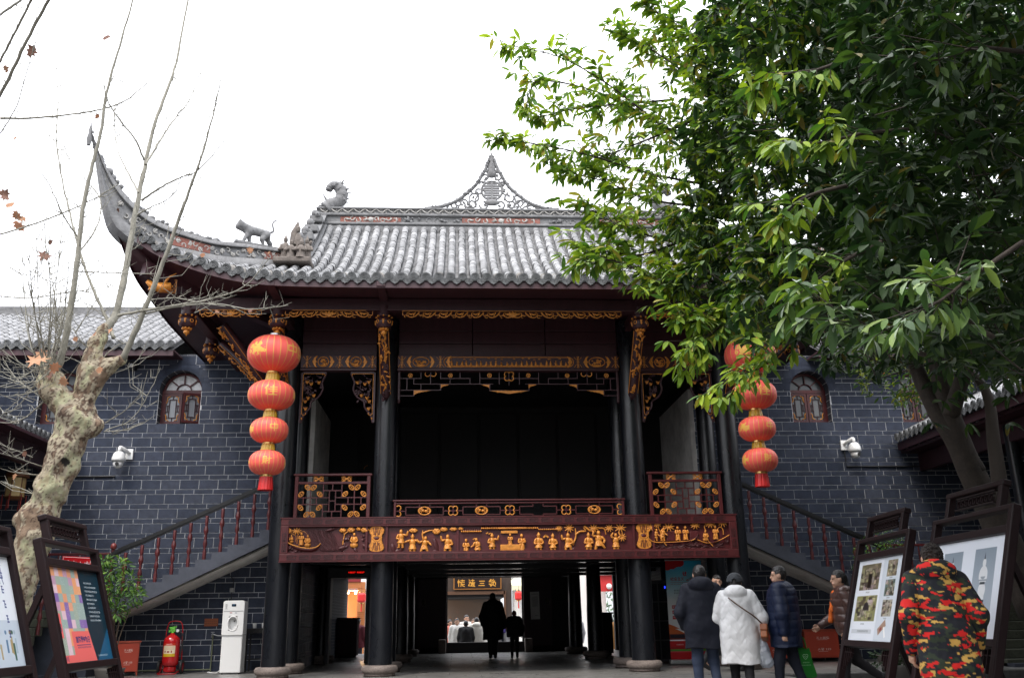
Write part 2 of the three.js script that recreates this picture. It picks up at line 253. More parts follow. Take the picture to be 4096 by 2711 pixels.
// ================= ground, platform =================
{
  const g = structure('ground', 0, -0.66, 0);
  mesh('ground_sheet', metreUV(new THREE.PlaneGeometry(500, 500).rotateX(-Math.PI / 2).toNonIndexed()), mat(0.17, 0.165, 0.155, 0.85, { map: rep(T.weather, 0.2) }), g);
  const c = structure('courtyard');
  mb().span(-22, 22, -0.7, -0.15, 1.2, 40).build('courtyard_paving', mat(0.19, 0.185, 0.175, 0.75, { map: rep(T.weather, 0.35), bumpMap: rep(T.fine, 1), bumpScale: 0.003 }), c);
  // unseen rest of the courtyard, added to block low sky light
  const en = structure('unseen_enclosure'), ew = mat(0.05, 0.055, 0.07, 0.8);
  mb().span(-14, 14, -0.3, 6.2, 33, 33.4).build('unseen_hall_wall', ew, en); mb().put(grid(1, 1, (u, v) => V(lerp(-15, 15, u), 6.0 + 3 * v, lerp(31.8, 36, v)))).build('unseen_hall_roof', M.pan, en);
  for (const q of [-1, 1]) { mb().span(Math.min(q * 12.6, q * 12.9), Math.max(q * 12.6, q * 12.9), -0.3, 6.2, 9.4, 33).build('unseen_gallery_wall', ew, en); mb().put(grid(1, 1, (u, v) => V(q * lerp(9.6, 12.8, u), 4.9 + 1.5 * u, lerp(9.5, 32, v)))).build('gallery_roof', M.pan, en); }
  const s = structure('stone_platform');
  const base = mb().span(-13.5, 4.42, -0.6, -0.02, -13.3, 2.86).span(4.42, 13.5, -0.6, -0.02, -13.3, 1.62);
  base.build('platform_body', mat(0.085, 0.083, 0.08, 0.85, { map: rep(T.weather, 0.5) }), s);
  mb().span(-13.5, -8.9, -0.02, -0.002, -3.2, 2.86).span(8.9, 13.5, -0.02, -0.002, -3.2, 1.62).build('platform_top', M.slab[0], s);
  seed(3);
  const dz = 0.92, dx = 1.186;
  for (let r = 0, z = 2.86; z > -13.2; r++, z -= dz) for (let c2 = -1; c2 < 16; c2++) {
    let x0 = -8.9 + c2 * dx + (r % 2) * dx * 0.5, x1 = x0 + dx, zf = z;
    x0 = Math.max(x0, -8.9); x1 = Math.min(x1, 8.9);
    if (x1 - x0 < 0.1 || (z < -3.4 && (x1 < -4.8 || x0 > 4.8))) continue;
    if (x0 > 4.35 && z > 1.62) { if (z - dz > 1.6) continue; zf = 1.62; }
    if (x0 < 4.42 && x1 > 4.42 && z > 1.62) x1 = 4.42;
    const t = rnd(-0.002, 0.002);
    mb().rbox(x1 - x0 - 0.008, 0.05, zf - z + dz - 0.008, (x0 + x1) / 2, -0.025 + t, (zf + z - dz) / 2, 0.006).build('paving_slab', M.slab[Math.floor(rnd(3))], s);
  }
}

// ================= opera stage =================
const stage = thing('opera_stage', 'two-storey black and maroon opera stage with carved gold reliefs and upswept grey tile roof', 'pavilion');
const COLX = [-4.43, -2.48, 2.48, 4.43];
{
  const colG = (h, r) => mb().lathe([[r * 1.02, 0.2], [r * 1.0, 1.2], [r * 0.96, h * 0.6], [r * 0.9, h], [0, h]], 28).geo();
  const pedG = mb().lathe([[0, 0], [0.29, 0], [0.29, 0.045], [0.275, 0.05], [0.31, 0.065], [0.337, 0.1], [0.337, 0.15], [0.31, 0.19], [0.25, 0.2], [0.2, 0.2]], 28).geo();
  const tall = colG(6.9, 0.222), mid = colG(6.2, 0.2), low = colG(2.3, 0.2);
  const put = (x, z, g) => { const c = mesh('column', g, M.black, stage, M4(x, 0, z)); mesh('column_base', pedG, M.stone, c); };
  for (const x of COLX) { put(x, 0, tall); put(x, -1.54, mid); }
  for (const x of [-2.48, 2.48]) { put(x, -6.2, low); put(x, -10.2, low); }
  put(-4.43, -6.2, low); put(4.43, -6.2, low);
}
// stage floor, beams below, walls of the passage
{
  mb().span(-4.36, 4.36, 2.55, 2.825, -12.6, 0.04).build('stage_floor', M.blackwood, stage);
  const gloss = phys(0.02, 0.018, 0.02, 0.22);
  for (const z of [-1.54, -3.8, -6.2, -8.2, -10.2]) mb().rbox(9.3, 0.3, 0.26, 0, 2.38, z, 0.02).build('cross_beam', gloss, stage);
  for (const x of [-2.48, 2.48]) mb().rbox(0.24, 0.22, 12.2, x, 2.4, -6.4, 0.02).build('floor_beam', M.blackwood, stage);
  // carved front beam
  const X = 4.362, y0 = 2.075, y1 = 2.835, zf = 0.36;
  const beam = part('carved_front_beam', stage);
  const fr = mb();
  fr.span(-X, X, y0, y1, 0.06, 0.27);                                   // core
  const rail = (x0, x1, a, b) => fr.rbox(x1 - x0, b - a, 0.11, (x0 + x1) / 2, (a + b) / 2, zf - 0.055, 0.012);
  rail(-X - 0.01, X + 0.01, y1 - 0.115, y1 + 0.012); rail(-X - 0.01, X + 0.01, y0 - 0.012, y0 + 0.125);
  rail(-X - 0.01, -X + 0.14, y0 + 0.125, y1 - 0.115); rail(X - 0.14, X + 0.01, y0 + 0.125, y1 - 0.115);
  fr.box(2 * X + 0.06, 0.022, 0.14, 0, y1 + 0.022, zf - 0.06); fr.box(2 * X + 0.04, 0.018, 0.13, 0, y0 - 0.02, zf - 0.06);
  for (const [a, b] of [[y0 + 0.125, 0.012], [y1 - 0.115, -0.012]]) fr.box(2 * X - 0.26, 0.02, 0.05, 0, a + b, 0.33);
  fr.build('beam_frame', M.maroon, beam);
  const me = mb();                                                     // key pattern along the frame
  const key = (x, y, w, h, v) => { const e = 0.017, q = (a, b, c, d) => v ? me.box(d, c, 0.008, x + b, y + a, zf + 0.003) : me.box(c, d, 0.008, x + a, y + b, zf + 0.003); q(0, h * 0.42, w * 0.8, e); q(0, -h * 0.42, w * 0.8, e); q(-w * 0.12, 0, w * 0.5, e); q(w * 0.4, h * 0.1, e, h * 0.6); q(-w * 0.4, -h * 0.1, e, h * 0.6); q(w * 0.14, h * 0.2, e, h * 0.4); q(-w * 0.36, 0.01, e, h * 0.3); };
  for (let x = -X + 0.22; x < X - 0.1; x += 0.228) { key(x, y1 - 0.05, 0.2, 0.07); key(x, y0 + 0.056, 0.2, 0.08); }
  for (let y = y0 + 0.24; y < y1 - 0.14; y += 0.19) { key(-X + 0.065, y, 0.17, 0.08, 1); key(X - 0.065, y, 0.17, 0.08, 1); }
  me.build('key_pattern', mat(0.04, 0.0065, 0.008, 0.5), beam);
  // dividers and medallions
  for (const cx of [-2.575, 2.545]) {
    const d = mb().rbox(0.045, 0.53, 0.06, cx - 0.19, 2.46, 0.3, 0.008).rbox(0.045, 0.53, 0.06, cx + 0.19, 2.46, 0.3, 0.008).box(0.36, 0.03, 0.05, cx, 2.71, 0.29).box(0.36, 0.03, 0.05, cx, 2.215, 0.29);
    d.build('medallion_frame', M.maroon, beam);
    const md = mb(), z = 0.285;
    const sh = new THREE.Shape(); const w = 0.135, h = 0.235;
    sh.moveTo(-w, -h * 0.65); sh.quadraticCurveTo(-w, -h, 0, -h); sh.quadraticCurveTo(w, -h, w, -h * 0.65); sh.quadraticCurveTo(w * 0.55, -h * 0.1, w * 0.72, 0.02); sh.quadraticCurveTo(w * 0.55, h * 0.2, w, h * 0.65); sh.quadraticCurveTo(w, h, 0, h); sh.quadraticCurveTo(-w, h, -w, h * 0.65); sh.quadraticCurveTo(-w * 0.55, h * 0.2, -w * 0.72, 0.02); sh.quadraticCurveTo(-w * 0.55, -h * 0.1, -w, -h * 0.65);
    const hole = new THREE.Path(); hole.absellipse(0, 0.01, 0.052, 0.032, 0, Math.PI * 2, true); sh.holes.push(hole);
    for (const s of [-1, 1]) { for (const q of [[0.018, 0.09, 0.012], [0.05, 0.1, 0.014]]) for (const t of [-1, 1]) { const p = new THREE.Path(); const ax = t * q[0], a0 = s * q[1]; p.moveTo(ax - q[2] / 2, a0); p.lineTo(ax + q[2] / 2, a0); p.lineTo(ax + t * 0.012 + q[2] / 2, s * 0.205); p.lineTo(ax + t * 0.012 - q[2] / 2, s * 0.205); sh.holes.push(p); } }
    md.ext(sh, 0.025, 0.008, M4(cx, 2.462, z), 10).tor(0.075, 0.012, cx, 2.472, z + 0.03, 6, 18, Math.PI * 2, 0, 0, 0, 1, 0.62);
    for (const s of [-1, 1]) for (const t of [-1, 1]) { md.tor(0.03, 0.009, cx + t * 0.095, 2.462 + s * 0.12, z + 0.03, 5, 10, 4.4, 0, 0, t > 0 ? -1 : 2); md.tor(0.024, 0.008, cx + t * 0.085, 2.462 + s * 0.19, z + 0.03, 5, 10, 4.4, 0, 0, t > 0 ? 1 : 0); }
    md.build('medallion', M.gold, beam);
    const il = mb(); for (const s of [-1, 1]) { il.box(0.012, 0.15, 0.01, cx - 0.022, 2.462 + s * 0.135, z + 0.034).box(0.012, 0.15, 0.01, cx + 0.022, 2.462 + s * 0.135, z + 0.034).box(0.012, 0.1, 0.01, cx, 2.462 + s * 0.17, z + 0.034); for (const t of [-1, 1]) il.box(0.011, 0.12, 0.01, cx + t * 0.055, 2.462 + s * 0.15, z + 0.034, 0, 0, -s * t * 0.25).box(0.04, 0.01, 0.01, cx + t * 0.04, 2.462 + s * 0.085, z + 0.034); } il.sph(0.05, 0.03, 0.01, cx, 2.472, z + 0.034, 12, 6).build('medallion_inlay', M.maroon, beam);
  }
  // relief figures: [zoom x, feet y, head y, pose] on the two enlarged views of the beam
  const A = (x, y) => atZ(1100 + x * 0.42212, 1800 + y * 0.42212, 0.31), B = (x, y) => atZ(2000 + x * 0.42212, 1800 + y * 0.42212, 0.31);
  const capsule = (m, a, b, r0, r1) => m.put(loft([a, a.clone().lerp(b, 0.5), b], [r0, (r0 + r1) * 0.53, r1], 7));
  function figure(foot, top, pose, hat) {
    const m = mb(), h = (top - foot.y) * 1.05, x = foot.x, y = foot.y, z = 0.285, P = (a, b, c = 0.02) => V(x + a * h, y + b * h, z + c);
    const sit = pose === 'sit', lean = { dance: 0.06, bow: -0.07, pole: 0.1 }[pose] ?? 0, hy = 0.46;
    if (sit) { m.sph(0.24 * h, 0.2 * h, 0.035, x, y + 0.16 * h, z, 10, 7); m.sph(0.17 * h, 0.25 * h, 0.04, x, y + 0.5 * h, z + 0.01, 10, 7); }
    else {
      const sp = { dance: 0.2, kick: 0.17, guard: 0.14 }[pose] ?? 0.09;
      capsule(m, P(-0.05, hy), P(-sp, 0.03), 0.085 * h, 0.05 * h); capsule(m, P(0.05, hy), P(pose === 'kick' ? 0.24 : sp, pose === 'kick' ? 0.16 : 0.03), 0.085 * h, 0.05 * h);
      m.sph(0.07 * h, 0.03 * h, 0.03, x - sp * h - 0.02 * h, y + 0.025 * h, z + 0.03, 6, 4); m.sph(0.07 * h, 0.03 * h, 0.03, x + sp * h, y + 0.025 * h, z + 0.03, 6, 4);
      if (pose === 'robe') m.lathe([[0.17 * h, 0.05 * h], [0.13 * h, 0.3 * h], [0.11 * h, 0.5 * h]], 10, x, y, z).sph(0.13 * h, 0.22 * h, 0.035, x, y + 0.55 * h, z, 10, 7);
      else { m.lathe([[0.19 * h, 0.27 * h], [0.14 * h, 0.42 * h], [0.12 * h, 0.55 * h]], 10, x, y, z); m.sph(0.15 * h, 0.2 * h, 0.042, x + lean * h * 0.5, y + 0.61 * h, z + 0.008, 10, 8); }
    }
    const hx = x + lean * h;
    m.sph(0.075 * h, 0.095 * h, 0.075 * h, hx, y + 0.87 * h, z + 0.025, 10, 8);
    if (hat === 1) m.lathe([[0.1 * h, 0], [0.07 * h, 0.04 * h], [0.02 * h, 0.14 * h], [0, 0.15 * h]], 8, hx, y + 0.9 * h, z + 0.02); else m.sph(0.07 * h, 0.05 * h, 0.05 * h, hx, y + 0.94 * h, z + 0.02, 8, 5);
    const arms = { stand: [[-0.2, 0.5, -0.08, 0.45], [0.2, 0.5, 0.08, 0.45]], robe: [[-0.17, 0.52, -0.03, 0.5], [0.17, 0.52, 0.03, 0.5]], dance: [[-0.26, 0.62, -0.36, 0.82], [0.26, 0.6, 0.34, 0.48]], kick: [[-0.25, 0.75, -0.2, 0.97], [0.24, 0.55, 0.2, 0.4]], guard: [[-0.27, 0.68, -0.3, 0.92], [0.22, 0.5, 0.06, 0.44]], wave: [[-0.2, 0.52, -0.06, 0.46], [0.27, 0.66, 0.33, 0.9]], open: [[-0.25, 0.66, -0.33, 0.62], [0.25, 0.66, 0.33, 0.6]], lift: [[-0.22, 0.82, -0.12, 1.02], [0.22, 0.82, 0.14, 1.02]], bow: [[-0.25, 0.5, -0.36, 0.42], [0.1, 0.5, -0.1, 0.42]], pole: [[0.2, 0.5, 0.3, 0.4], [-0.05, 0.5, 0.1, 0.42]], sit: [[-0.2, 0.45, -0.1, 0.34], [0.2, 0.45, 0.1, 0.34]] }[pose];
    arms.forEach(([a, b, c, d], i) => { const s = P((i ? 0.11 : -0.11) + lean * 0.5, 0.72, 0.03), e = P(a, b, 0.035), f = P(c, d, 0.05); capsule(m, s, e, 0.055 * h, 0.05 * h); capsule(m, e, f, 0.055 * h, 0.035 * h); });
    const tw = mb(); for (const g of m.l) tw.put(g, M4(x, 0, z).multiply(new THREE.Matrix4().makeScale(1.16, 1, 0.95)).multiply(M4(-x, 0, -z)));
    tw.build('carved_figure', M.gold, beam);
  }
  const F = (q, list) => list.forEach(([x, fy, hy, pose, hat]) => figure(q(x, fy), q(x, hy).y, pose, hat));
  F(A, [[150, 878, 808, 'sit', 1], [243, 902, 785, 'robe'], [303, 915, 808, 'sit'], [745, 922, 788, 'sit'], [1190, 928, 758, 'wave'], [1300, 988, 810, 'open', 1], [1412, 985, 822, 'dance'], [1635, 985, 806, 'guard'], [1810, 988, 845, 'robe'], [1920, 985, 836, 'bow'], [2058, 962, 800, 'wave', 1], [2230, 905, 795, 'robe', 1], [2340, 960, 798, 'robe']]);
  F(B, [[370, 975, 795, 'stand', 1], [505, 972, 803, 'stand', 1], [650, 970, 795, 'guard', 1], [845, 966, 795, 'stand', 1], [942, 962, 770, 'kick'], [1105, 965, 793, 'lift'], [1478, 862, 750, 'pole'], [1546, 862, 735, 'pole'], [1692, 856, 725, 'robe'], [1765, 852, 725, 'robe', 1], [1955, 862, 765, 'sit', 1], [2050, 846, 720, 'robe', 1]]);
  // trees and leaf clouds
  const tree = (q, trunk, r, clouds, leafy) => {
    const t = mb(); for (const line of trunk) t.tube(line.map(([x, y]) => q(x, y).setZ(0.3)), (u) => r * (1 - 0.55 * u), 6, 10);
    for (const [x, y, w, h] of clouds) { const p = q(x, y), n = leafy ? 9 : 6; for (let k = 0; k < n; k++) { const a = k / n * Math.PI * 2; leafy ? t.sph(0.012, w * 0.55, 0.008, p.x + Math.sin(a) * w * 0.5, p.y + Math.cos(a) * h * 0.45 - h * 0.1, 0.32, 5, 4, 0, 0, -a) : t.sph(w * 0.36, h * 0.42, 0.02, p.x + Math.cos(a) * w * 0.42, p.y + Math.sin(a) * h * 0.3, 0.305 + 0.006 * (k % 3), 8, 6); } if (!leafy) t.sph(w * 0.4, h * 0.5, 0.03, p.x, p.y, 0.31, 8, 6); }
    t.build('carved_tree', M.gold, beam);
  };
  seed(11);
  tree(A, [[[640, 895], [645, 850], [655, 800], [640, 760]], [[652, 800], [690, 770], [720, 760]]], 0.014, [[640, 760, 0.09, 0.06], [720, 755, 0.1, 0.07], [850, 755, 0.11, 0.07], [790, 745, 0.06, 0.05]]);
  tree(A, [[[1405, 850], [1395, 800], [1400, 760]], [[1398, 790], [1450, 765], [1520, 755]]], 0.02, [[1310, 762, 0.11, 0.06], [1530, 770, 0.1, 0.08], [1600, 750, 0.1, 0.06], [1690, 748, 0.1, 0.05], [1760, 745, 0.07, 0.04]]);
  tree(A, [[[150, 790], [195, 815], [190, 870]], [[205, 885], [215, 800], [270, 770], [305, 800]]], 0.006, [[135, 762, 0.05, 0.06], [205, 765, 0.09, 0.06]], true);
  tree(B, [[[690, 900], [720, 820], [715, 740]], [[716, 800], [760, 770], [815, 765], [790, 730]], [[800, 715], [860, 765], [930, 740], [990, 745], [1005, 800]]], 0.022, [[655, 735, 0.1, 0.1], [890, 735, 0.1, 0.08], [1035, 735, 0.09, 0.08], [1140, 735, 0.12, 0.1], [1160, 820, 0.08, 0.1], [560, 740, 0.07, 0.05]], true);
  tree(B, [[[1540, 850], [1525, 780], [1490, 720]], [[1527, 770], [1560, 725]]], 0.016, [[1430, 725, 0.09, 0.09], [1600, 725, 0.12, 0.08], [1490, 705, 0.08, 0.05]], true);
  tree(B, [[[1955, 770], [1940, 720], [1955, 705]], [[2120, 800], [2115, 750], [2090, 728], [2060, 750]]], 0.012, [[1850, 712, 0.1, 0.06], [1990, 700, 0.1, 0.06], [2110, 692, 0.1, 0.05]], true);
  // boats, water, rocks, roofs, table
  const hull = (q, pts, d) => { const p = pts.map(([x, y]) => q(x, y)); const g = mb(); g.put(grid(16, 4, (u, v) => { const i = u * (p.length - 1), k = Math.min(p.length - 2, Math.floor(i)), a = p[k].clone().lerp(p[k + 1], i - k); const dep = d * Math.pow(Math.sin(Math.PI * clamp(u * 0.94 + 0.03, 0, 1)), 0.6); return V(a.x, a.y - dep * v, 0.3 + 0.045 * Math.sin(Math.PI * Math.min(1, v * 0.8 + 0.2)) * Math.sin(Math.PI * (u * 0.9 + 0.05))); })); return g; };
  hull(A, [[115, 875], [180, 905], [260, 925], [340, 930], [400, 915], [432, 885]], 0.07).build('carved_boat', M.maroon, beam);
  mb().tube([[115, 875], [180, 905], [260, 925], [340, 930], [400, 915], [432, 885]].map(([x, y]) => A(x, y).setZ(0.335)), 0.012, 6, 16).build('boat_rail', M.gold, beam);
  hull(B, [[1408, 838], [1450, 868], [1560, 873], [1700, 868], [1810, 855], [1870, 815], [1885, 770]], 0.03).build('carved_boat', M.maroon, beam);
  mb().tube([[1408, 838], [1450, 868], [1560, 875], [1700, 868], [1810, 858], [1850, 840]].map(([x, y]) => B(x, y).setZ(0.33)), 0.009, 6, 20).build('boat_rail', M.gold, beam);
  hull(B, [[1872, 850], [1930, 870], [2010, 870], [2090, 845], [2175, 802]], 0.03).build('carved_boat', M.maroon, beam);
  mb().tube([[1872, 850], [1950, 878], [2030, 872], [2110, 840], [2175, 802]].map(([x, y]) => B(x, y).setZ(0.33)), 0.009, 6, 16).build('boat_rail', M.gold, beam);
  for (const [a, b, c, d] of [[1515, 830, 1575, 905], [1955, 840, 2015, 912]]) mb().tube([B(a, b).setZ(0.34), B((a + c) / 2, (b + d) / 2).setZ(0.345), B(c, d).setZ(0.345)], [0.004, 0.006, 0.014], 5).build('carved_oar', M.gold, beam);
  for (const [a, b, c, d] of [[1582, 765, 1668, 860], [1800, 768, 1885, 852]]) { const p = B(a, b), q = B(c, d); mb().rbox(q.x - p.x, p.y - q.y, 0.04, (p.x + q.x) / 2, (p.y + q.y) / 2, 0.29, 0.015).build('carved_cabin', M.maroon, beam); }
  const carve = mb(); seed(21);
  for (let k = 0; k < 26; k++) { const x0 = rnd(1415, 2000), y = rnd(895, 945), L = rnd(120, 190); carve.tube([0, 0.25, 0.5, 0.75, 1].map((t) => B(x0 + t * L, y + Math.sin(t * 9 + k) * 12 - t * 6).setZ(0.285 + rnd(0.02))), 0.009, 5, 14); }
  for (const [x, y] of [[1540, 900], [1690, 905], [1870, 890], [2060, 880], [2150, 850]]) for (let r = 0; r < 3; r++) { const p = B(x, y); carve.tor(0.016 + 0.012 * r, 0.007, p.x, p.y, 0.3, 5, 12, 4.5, 0, 0, rnd(6)); }
  for (let k = 0; k < 26; k++) { const t = k / 25, x0 = lerp(290, 520, t); carve.tube([0, 0.3, 0.6, 1].map((u) => A(x0 + u * lerp(150, 110, t) + Math.sin(u * 7 + k) * 7, lerp(745, 760, t) + u * lerp(215, 190, t)).setZ(0.283 + rnd(0.014))), 0.0075, 5, 12); }
  for (let k = 0; k < 34; k++) { const left = k < 14, p = A(left ? rnd(120, 270) : rnd(590, 905), left ? rnd(905, 985) : rnd(800, 985)); carve.put(new THREE.IcosahedronGeometry(rnd(0.022, 0.045), 0), M4(p.x, clamp(p.y, 2.215, 2.7), 0.28, rnd(3), rnd(3), rnd(3), 1, 1.5, 0.8)); }
  for (const [x, y, w, h] of [[1120, 930, 0.05, 0.1], [1180, 950, 0.1, 0.05], [1525, 900, 0.05, 0.15], [1520, 970, 0.1, 0.06], [560, 740, 0.18, 0.03], [660, 915, 0.13, 0.035]]) { const p = A(x, y); carve.put(new THREE.IcosahedronGeometry(1, 1), M4(p.x, p.y, 0.275, 0, 0.4, 0.3, w, h, 0.03)); }
  { const p = B(705, 945); carve.put(new THREE.IcosahedronGeometry(1, 1), M4(p.x, p.y, 0.275, 0, 0.4, 0.3, 0.05, 0.06, 0.03)); }
  carve.build('carved_water_and_rocks', mat(0.075, 0.019, 0.021, 0.45), beam);
  const rf = mb(), tr = mb();
  for (const [x0, x1, y] of [[1770, 1955, 772], [1960, 2370, 742]]) { const a = A(x0, y), b = A(x1, y); for (let x = a.x; x < b.x; x += 0.036) { tr.sph(0.02, 0.017, 0.02, x, a.y, 0.325, 7, 5); rf.tube([V(x, a.y + 0.005, 0.32), V(x - 0.015, a.y + 0.05, 0.285)], 0.013, 5); } }
  { const a = B(0, 742), b = B(360, 742); for (let x = a.x; x < b.x; x += 0.036) { tr.sph(0.02, 0.017, 0.02, x, a.y, 0.325, 7, 5); rf.tube([V(x, a.y + 0.005, 0.32), V(x - 0.015, a.y + 0.04, 0.285)], 0.013, 5); } }
  { const a = B(370, 752), b = B(540, 752); for (let x = a.x; x < b.x; x += 0.036) { tr.sph(0.018, 0.014, 0.02, x, a.y, 0.325, 7, 5); rf.tube([V(x, a.y + 0.005, 0.32), V(x - 0.015, a.y + 0.04, 0.285)], 0.013, 5); } }
  const postL = A(1730, 870), postR = B(568, 870); rf.rbox(0.05, 0.44, 0.03, postL.x, 2.41, 0.285, 0.006).rbox(0.04, 0.44, 0.03, postR.x, 2.41, 0.285, 0.006).box(1.1, 0.03, 0.05, A(2230, 960).x, 2.235, 0.3);
  rf.build('carved_roof', M.maroon, beam); tr.build('carved_roof_edge', M.gold, beam);
  { const a = A(2135, 895), b = A(2330, 960); const t = mb().rbox(b.x - a.x, a.y - b.y, 0.05, (a.x + b.x) / 2, (a.y + b.y) / 2, 0.31, 0.012); for (let k = 0; k < 9; k++) t.tor(0.02, 0.005, lerp(a.x + 0.02, b.x - 0.02, k / 8), b.y + 0.06, 0.336, 4, 8, Math.PI, 0, 0, Math.PI); const c = A(2220, 775); t.rbox(0.32, 0.05, 0.03, c.x, c.y, 0.3, 0.005); for (const [x, y] of [[1885, 840], [2000 + 10, 785], [2035, 790]]) { const p = A(x, y); t.box(0.05, 0.02, 0.02, p.x, p.y, 0.3, 0, 0, 0.5); } const h = B(435, 815); t.box(0.07, 0.03, 0.02, h.x - 0.02, h.y, 0.3, 0, 0, 0.7).box(0.07, 0.03, 0.02, h.x + 0.02, h.y, 0.3, 0, 0, -0.7); t.build('carved_table', M.gold, beam); }
}

// ---------- railings of the stage ----------
{
  const curl = mb().tor(0.038, 0.0095, 0, 0, 0, 6, 14, Math.PI * 2, 0, 0, 0, 1.0, 1.5).tor(0.02, 0.007, -0.012, 0.022, 0.004, 5, 10).tor(0.02, 0.007, 0.014, -0.02, 0.004, 5, 10).sph(0.016, 0.012, 0.01, 0.004, -0.052, 0, 7, 5).geo();
  const knot = mb(); for (const s of [-1, 1]) { for (const o of [-0.018, 0, 0.018]) knot.tube([V(-0.07, s * -0.04 + o * 0.6, 0), V(0, o * 0.4, 0.006 * s), V(0.07, s * 0.04 + o * 0.6, 0)], 0.006, 5); for (const t of [-1, 1]) knot.tor(0.018, 0.006, t * 0.075, s * 0.026, 0, 5, 10).tor(0.012, 0.005, t * 0.04, s * 0.034, 0.003, 5, 8); }
  const knotG = knot.geo();
  for (const side of [-1, 1]) {
    const r = part('side_railing', stage), x0 = side < 0 ? -4.19 : 2.735, x1 = side < 0 ? -2.735 : 4.19, y0 = 2.862, yt = 3.705, z = 0.13;
    mb().rbox(0.07, yt - y0, 0.07, x0 + 0.035, (y0 + yt) / 2, z, 0.01).rbox(0.07, yt - y0, 0.07, x1 - 0.035, (y0 + yt) / 2, z, 0.01).rbox(x1 - x0 + 0.06, 0.045, 0.11, (x0 + x1) / 2, yt, z, 0.014).rbox(x1 - x0, 0.05, 0.055, (x0 + x1) / 2, yt - 0.155, z, 0.01).rbox(x1 - x0, 0.03, 0.06, (x0 + x1) / 2, y0 + 0.012, z, 0.01).build('railing_frame', M.maroon, r);
    const a = x0 + 0.07, w = x1 - x0 - 0.14, top = yt - 0.18, h = top - y0 - 0.02;
    const H = (v, u0, u1) => mb().box((u1 - u0) * w, 0.02, 0.028, a + (u0 + u1) / 2 * w, top - v * h, z).build('lattice_bar', M.maroon, r), L = (u, v0, v1) => mb().box(0.02, (v1 - v0) * h, 0.026, a + u * w, top - (v0 + v1) / 2 * h, z + 0.002).build('lattice_bar', M.maroon, r);
    L(0.18, 0, 1); L(0.82, 0, 1); L(0.365, 0, 0.4); L(0.5, 0, 0.19); L(0.635, 0, 0.4); L(0.365, 0.6, 1); L(0.635, 0.6, 1); L(0.5, 0.81, 1); L(0.455, 0.19, 0.81); L(0.545, 0.19, 0.81); for (const u of [0.08, 0.27, 0.73, 0.92]) L(u, 0.4, 0.6);
    H(0.19, 0.365, 0.635); H(0.81, 0.365, 0.635); H(0.5, 0.455, 0.545); for (const v of [0.4, 0.6]) { H(v, 0, 0.455); H(v, 0.545, 1); }
    for (const c of [0.18, 0.82]) for (const sx of [-1, 1]) for (const sy of [-1, 1]) { // four pairs pointing at the crossing
      mesh('gold_fret', curl, M.gold, r, M4(a + (c + sx * 0.045) * w, top - (0.5 + sy * 0.4) * h, z + 0.016, 0, 0, sx * sy * 0.75));
      mesh('gold_fret', curl, M.gold, r, M4(a + (c + sx * 0.135) * w, top - (0.5 + sy * 0.2) * h, z + 0.016, 0, 0, sx * sy * -0.8 + Math.PI));
    }
    for (const u of [0.29, 0.7]) mesh('gold_knot', knotG, M.gold, r, M4(a + u * w, yt - 0.078, z + 0.01, 0, 0, 0, 1, 1.15, 1));
  }
  // low centre railing
  const r = part('low_railing', stage), z = 0.15, A = (x, y) => atZ(1100 + x * 0.42212, 1800 + y * 0.42212, z), B = (x, y) => atZ(2000 + x * 0.42212, 1800 + y * 0.42212, z);
  const x0 = A(1122, 600).x, x1 = B(1182, 600).x, y0 = 2.86, y1 = 3.19;
  mb().rbox(x1 - x0 + 0.04, 0.035, 0.1, (x0 + x1) / 2, y1, z, 0.012).rbox(x1 - x0, 0.03, 0.05, (x0 + x1) / 2, y1 - 0.05, z, 0.008).rbox(0.045, y1 - y0, 0.06, x0 + 0.025, (y0 + y1) / 2, z, 0.008).rbox(0.045, y1 - y0, 0.06, x1 - 0.025, (y0 + y1) / 2, z, 0.008).rbox(x1 - x0, 0.022, 0.06, (x0 + x1) / 2, y0 + 0.008, z, 0.006).build('railing_frame', M.maroon, r);
  const ym = 2.995, hh = 0.11, quat = mb(); for (let k = 0; k < 4; k++) quat.tor(0.045, 0.012, 0.058 * Math.cos(k * Math.PI / 2 + Math.PI / 4), 0.058 * Math.sin(k * Math.PI / 2 + Math.PI / 4), 0, 6, 12, 4.0, 0, 0, k * Math.PI / 2 + Math.PI / 4 - 2.0);
  const quatG = quat.geo(), peach = mb(); peach.tor(0.075, 0.012, 0, 0, 0, 6, 22, Math.PI * 2, 0, 0, 0, 1.5, 1); for (const s of [-1, 1]) peach.sph(0.034, 0.03, 0.02, s * 0.03, -0.005 * s, 0, 8, 6).tube([V(s * 0.03, 0, 0), V(s * 0.07, 0.03, 0.01), V(s * 0.1, 0.0, 0)], 0.007, 5).tor(0.02, 0.006, s * 0.075, -0.025, 0, 5, 8).sph(0.012, 0.03, 0.01, s * 0.06, 0.035, 0, 6, 5, 0, 0, s * 0.8);
  const peachG = peach.geo(), n = 4, period = (x1 - x0 - 0.09) / n, bar = (a, b, c, d) => mb().box(Math.max(0.018, c - a), Math.max(0.018, d - b), 0.022, (a + c) / 2, (b + d) / 2, z).build('lattice_bar', M.maroon, r);
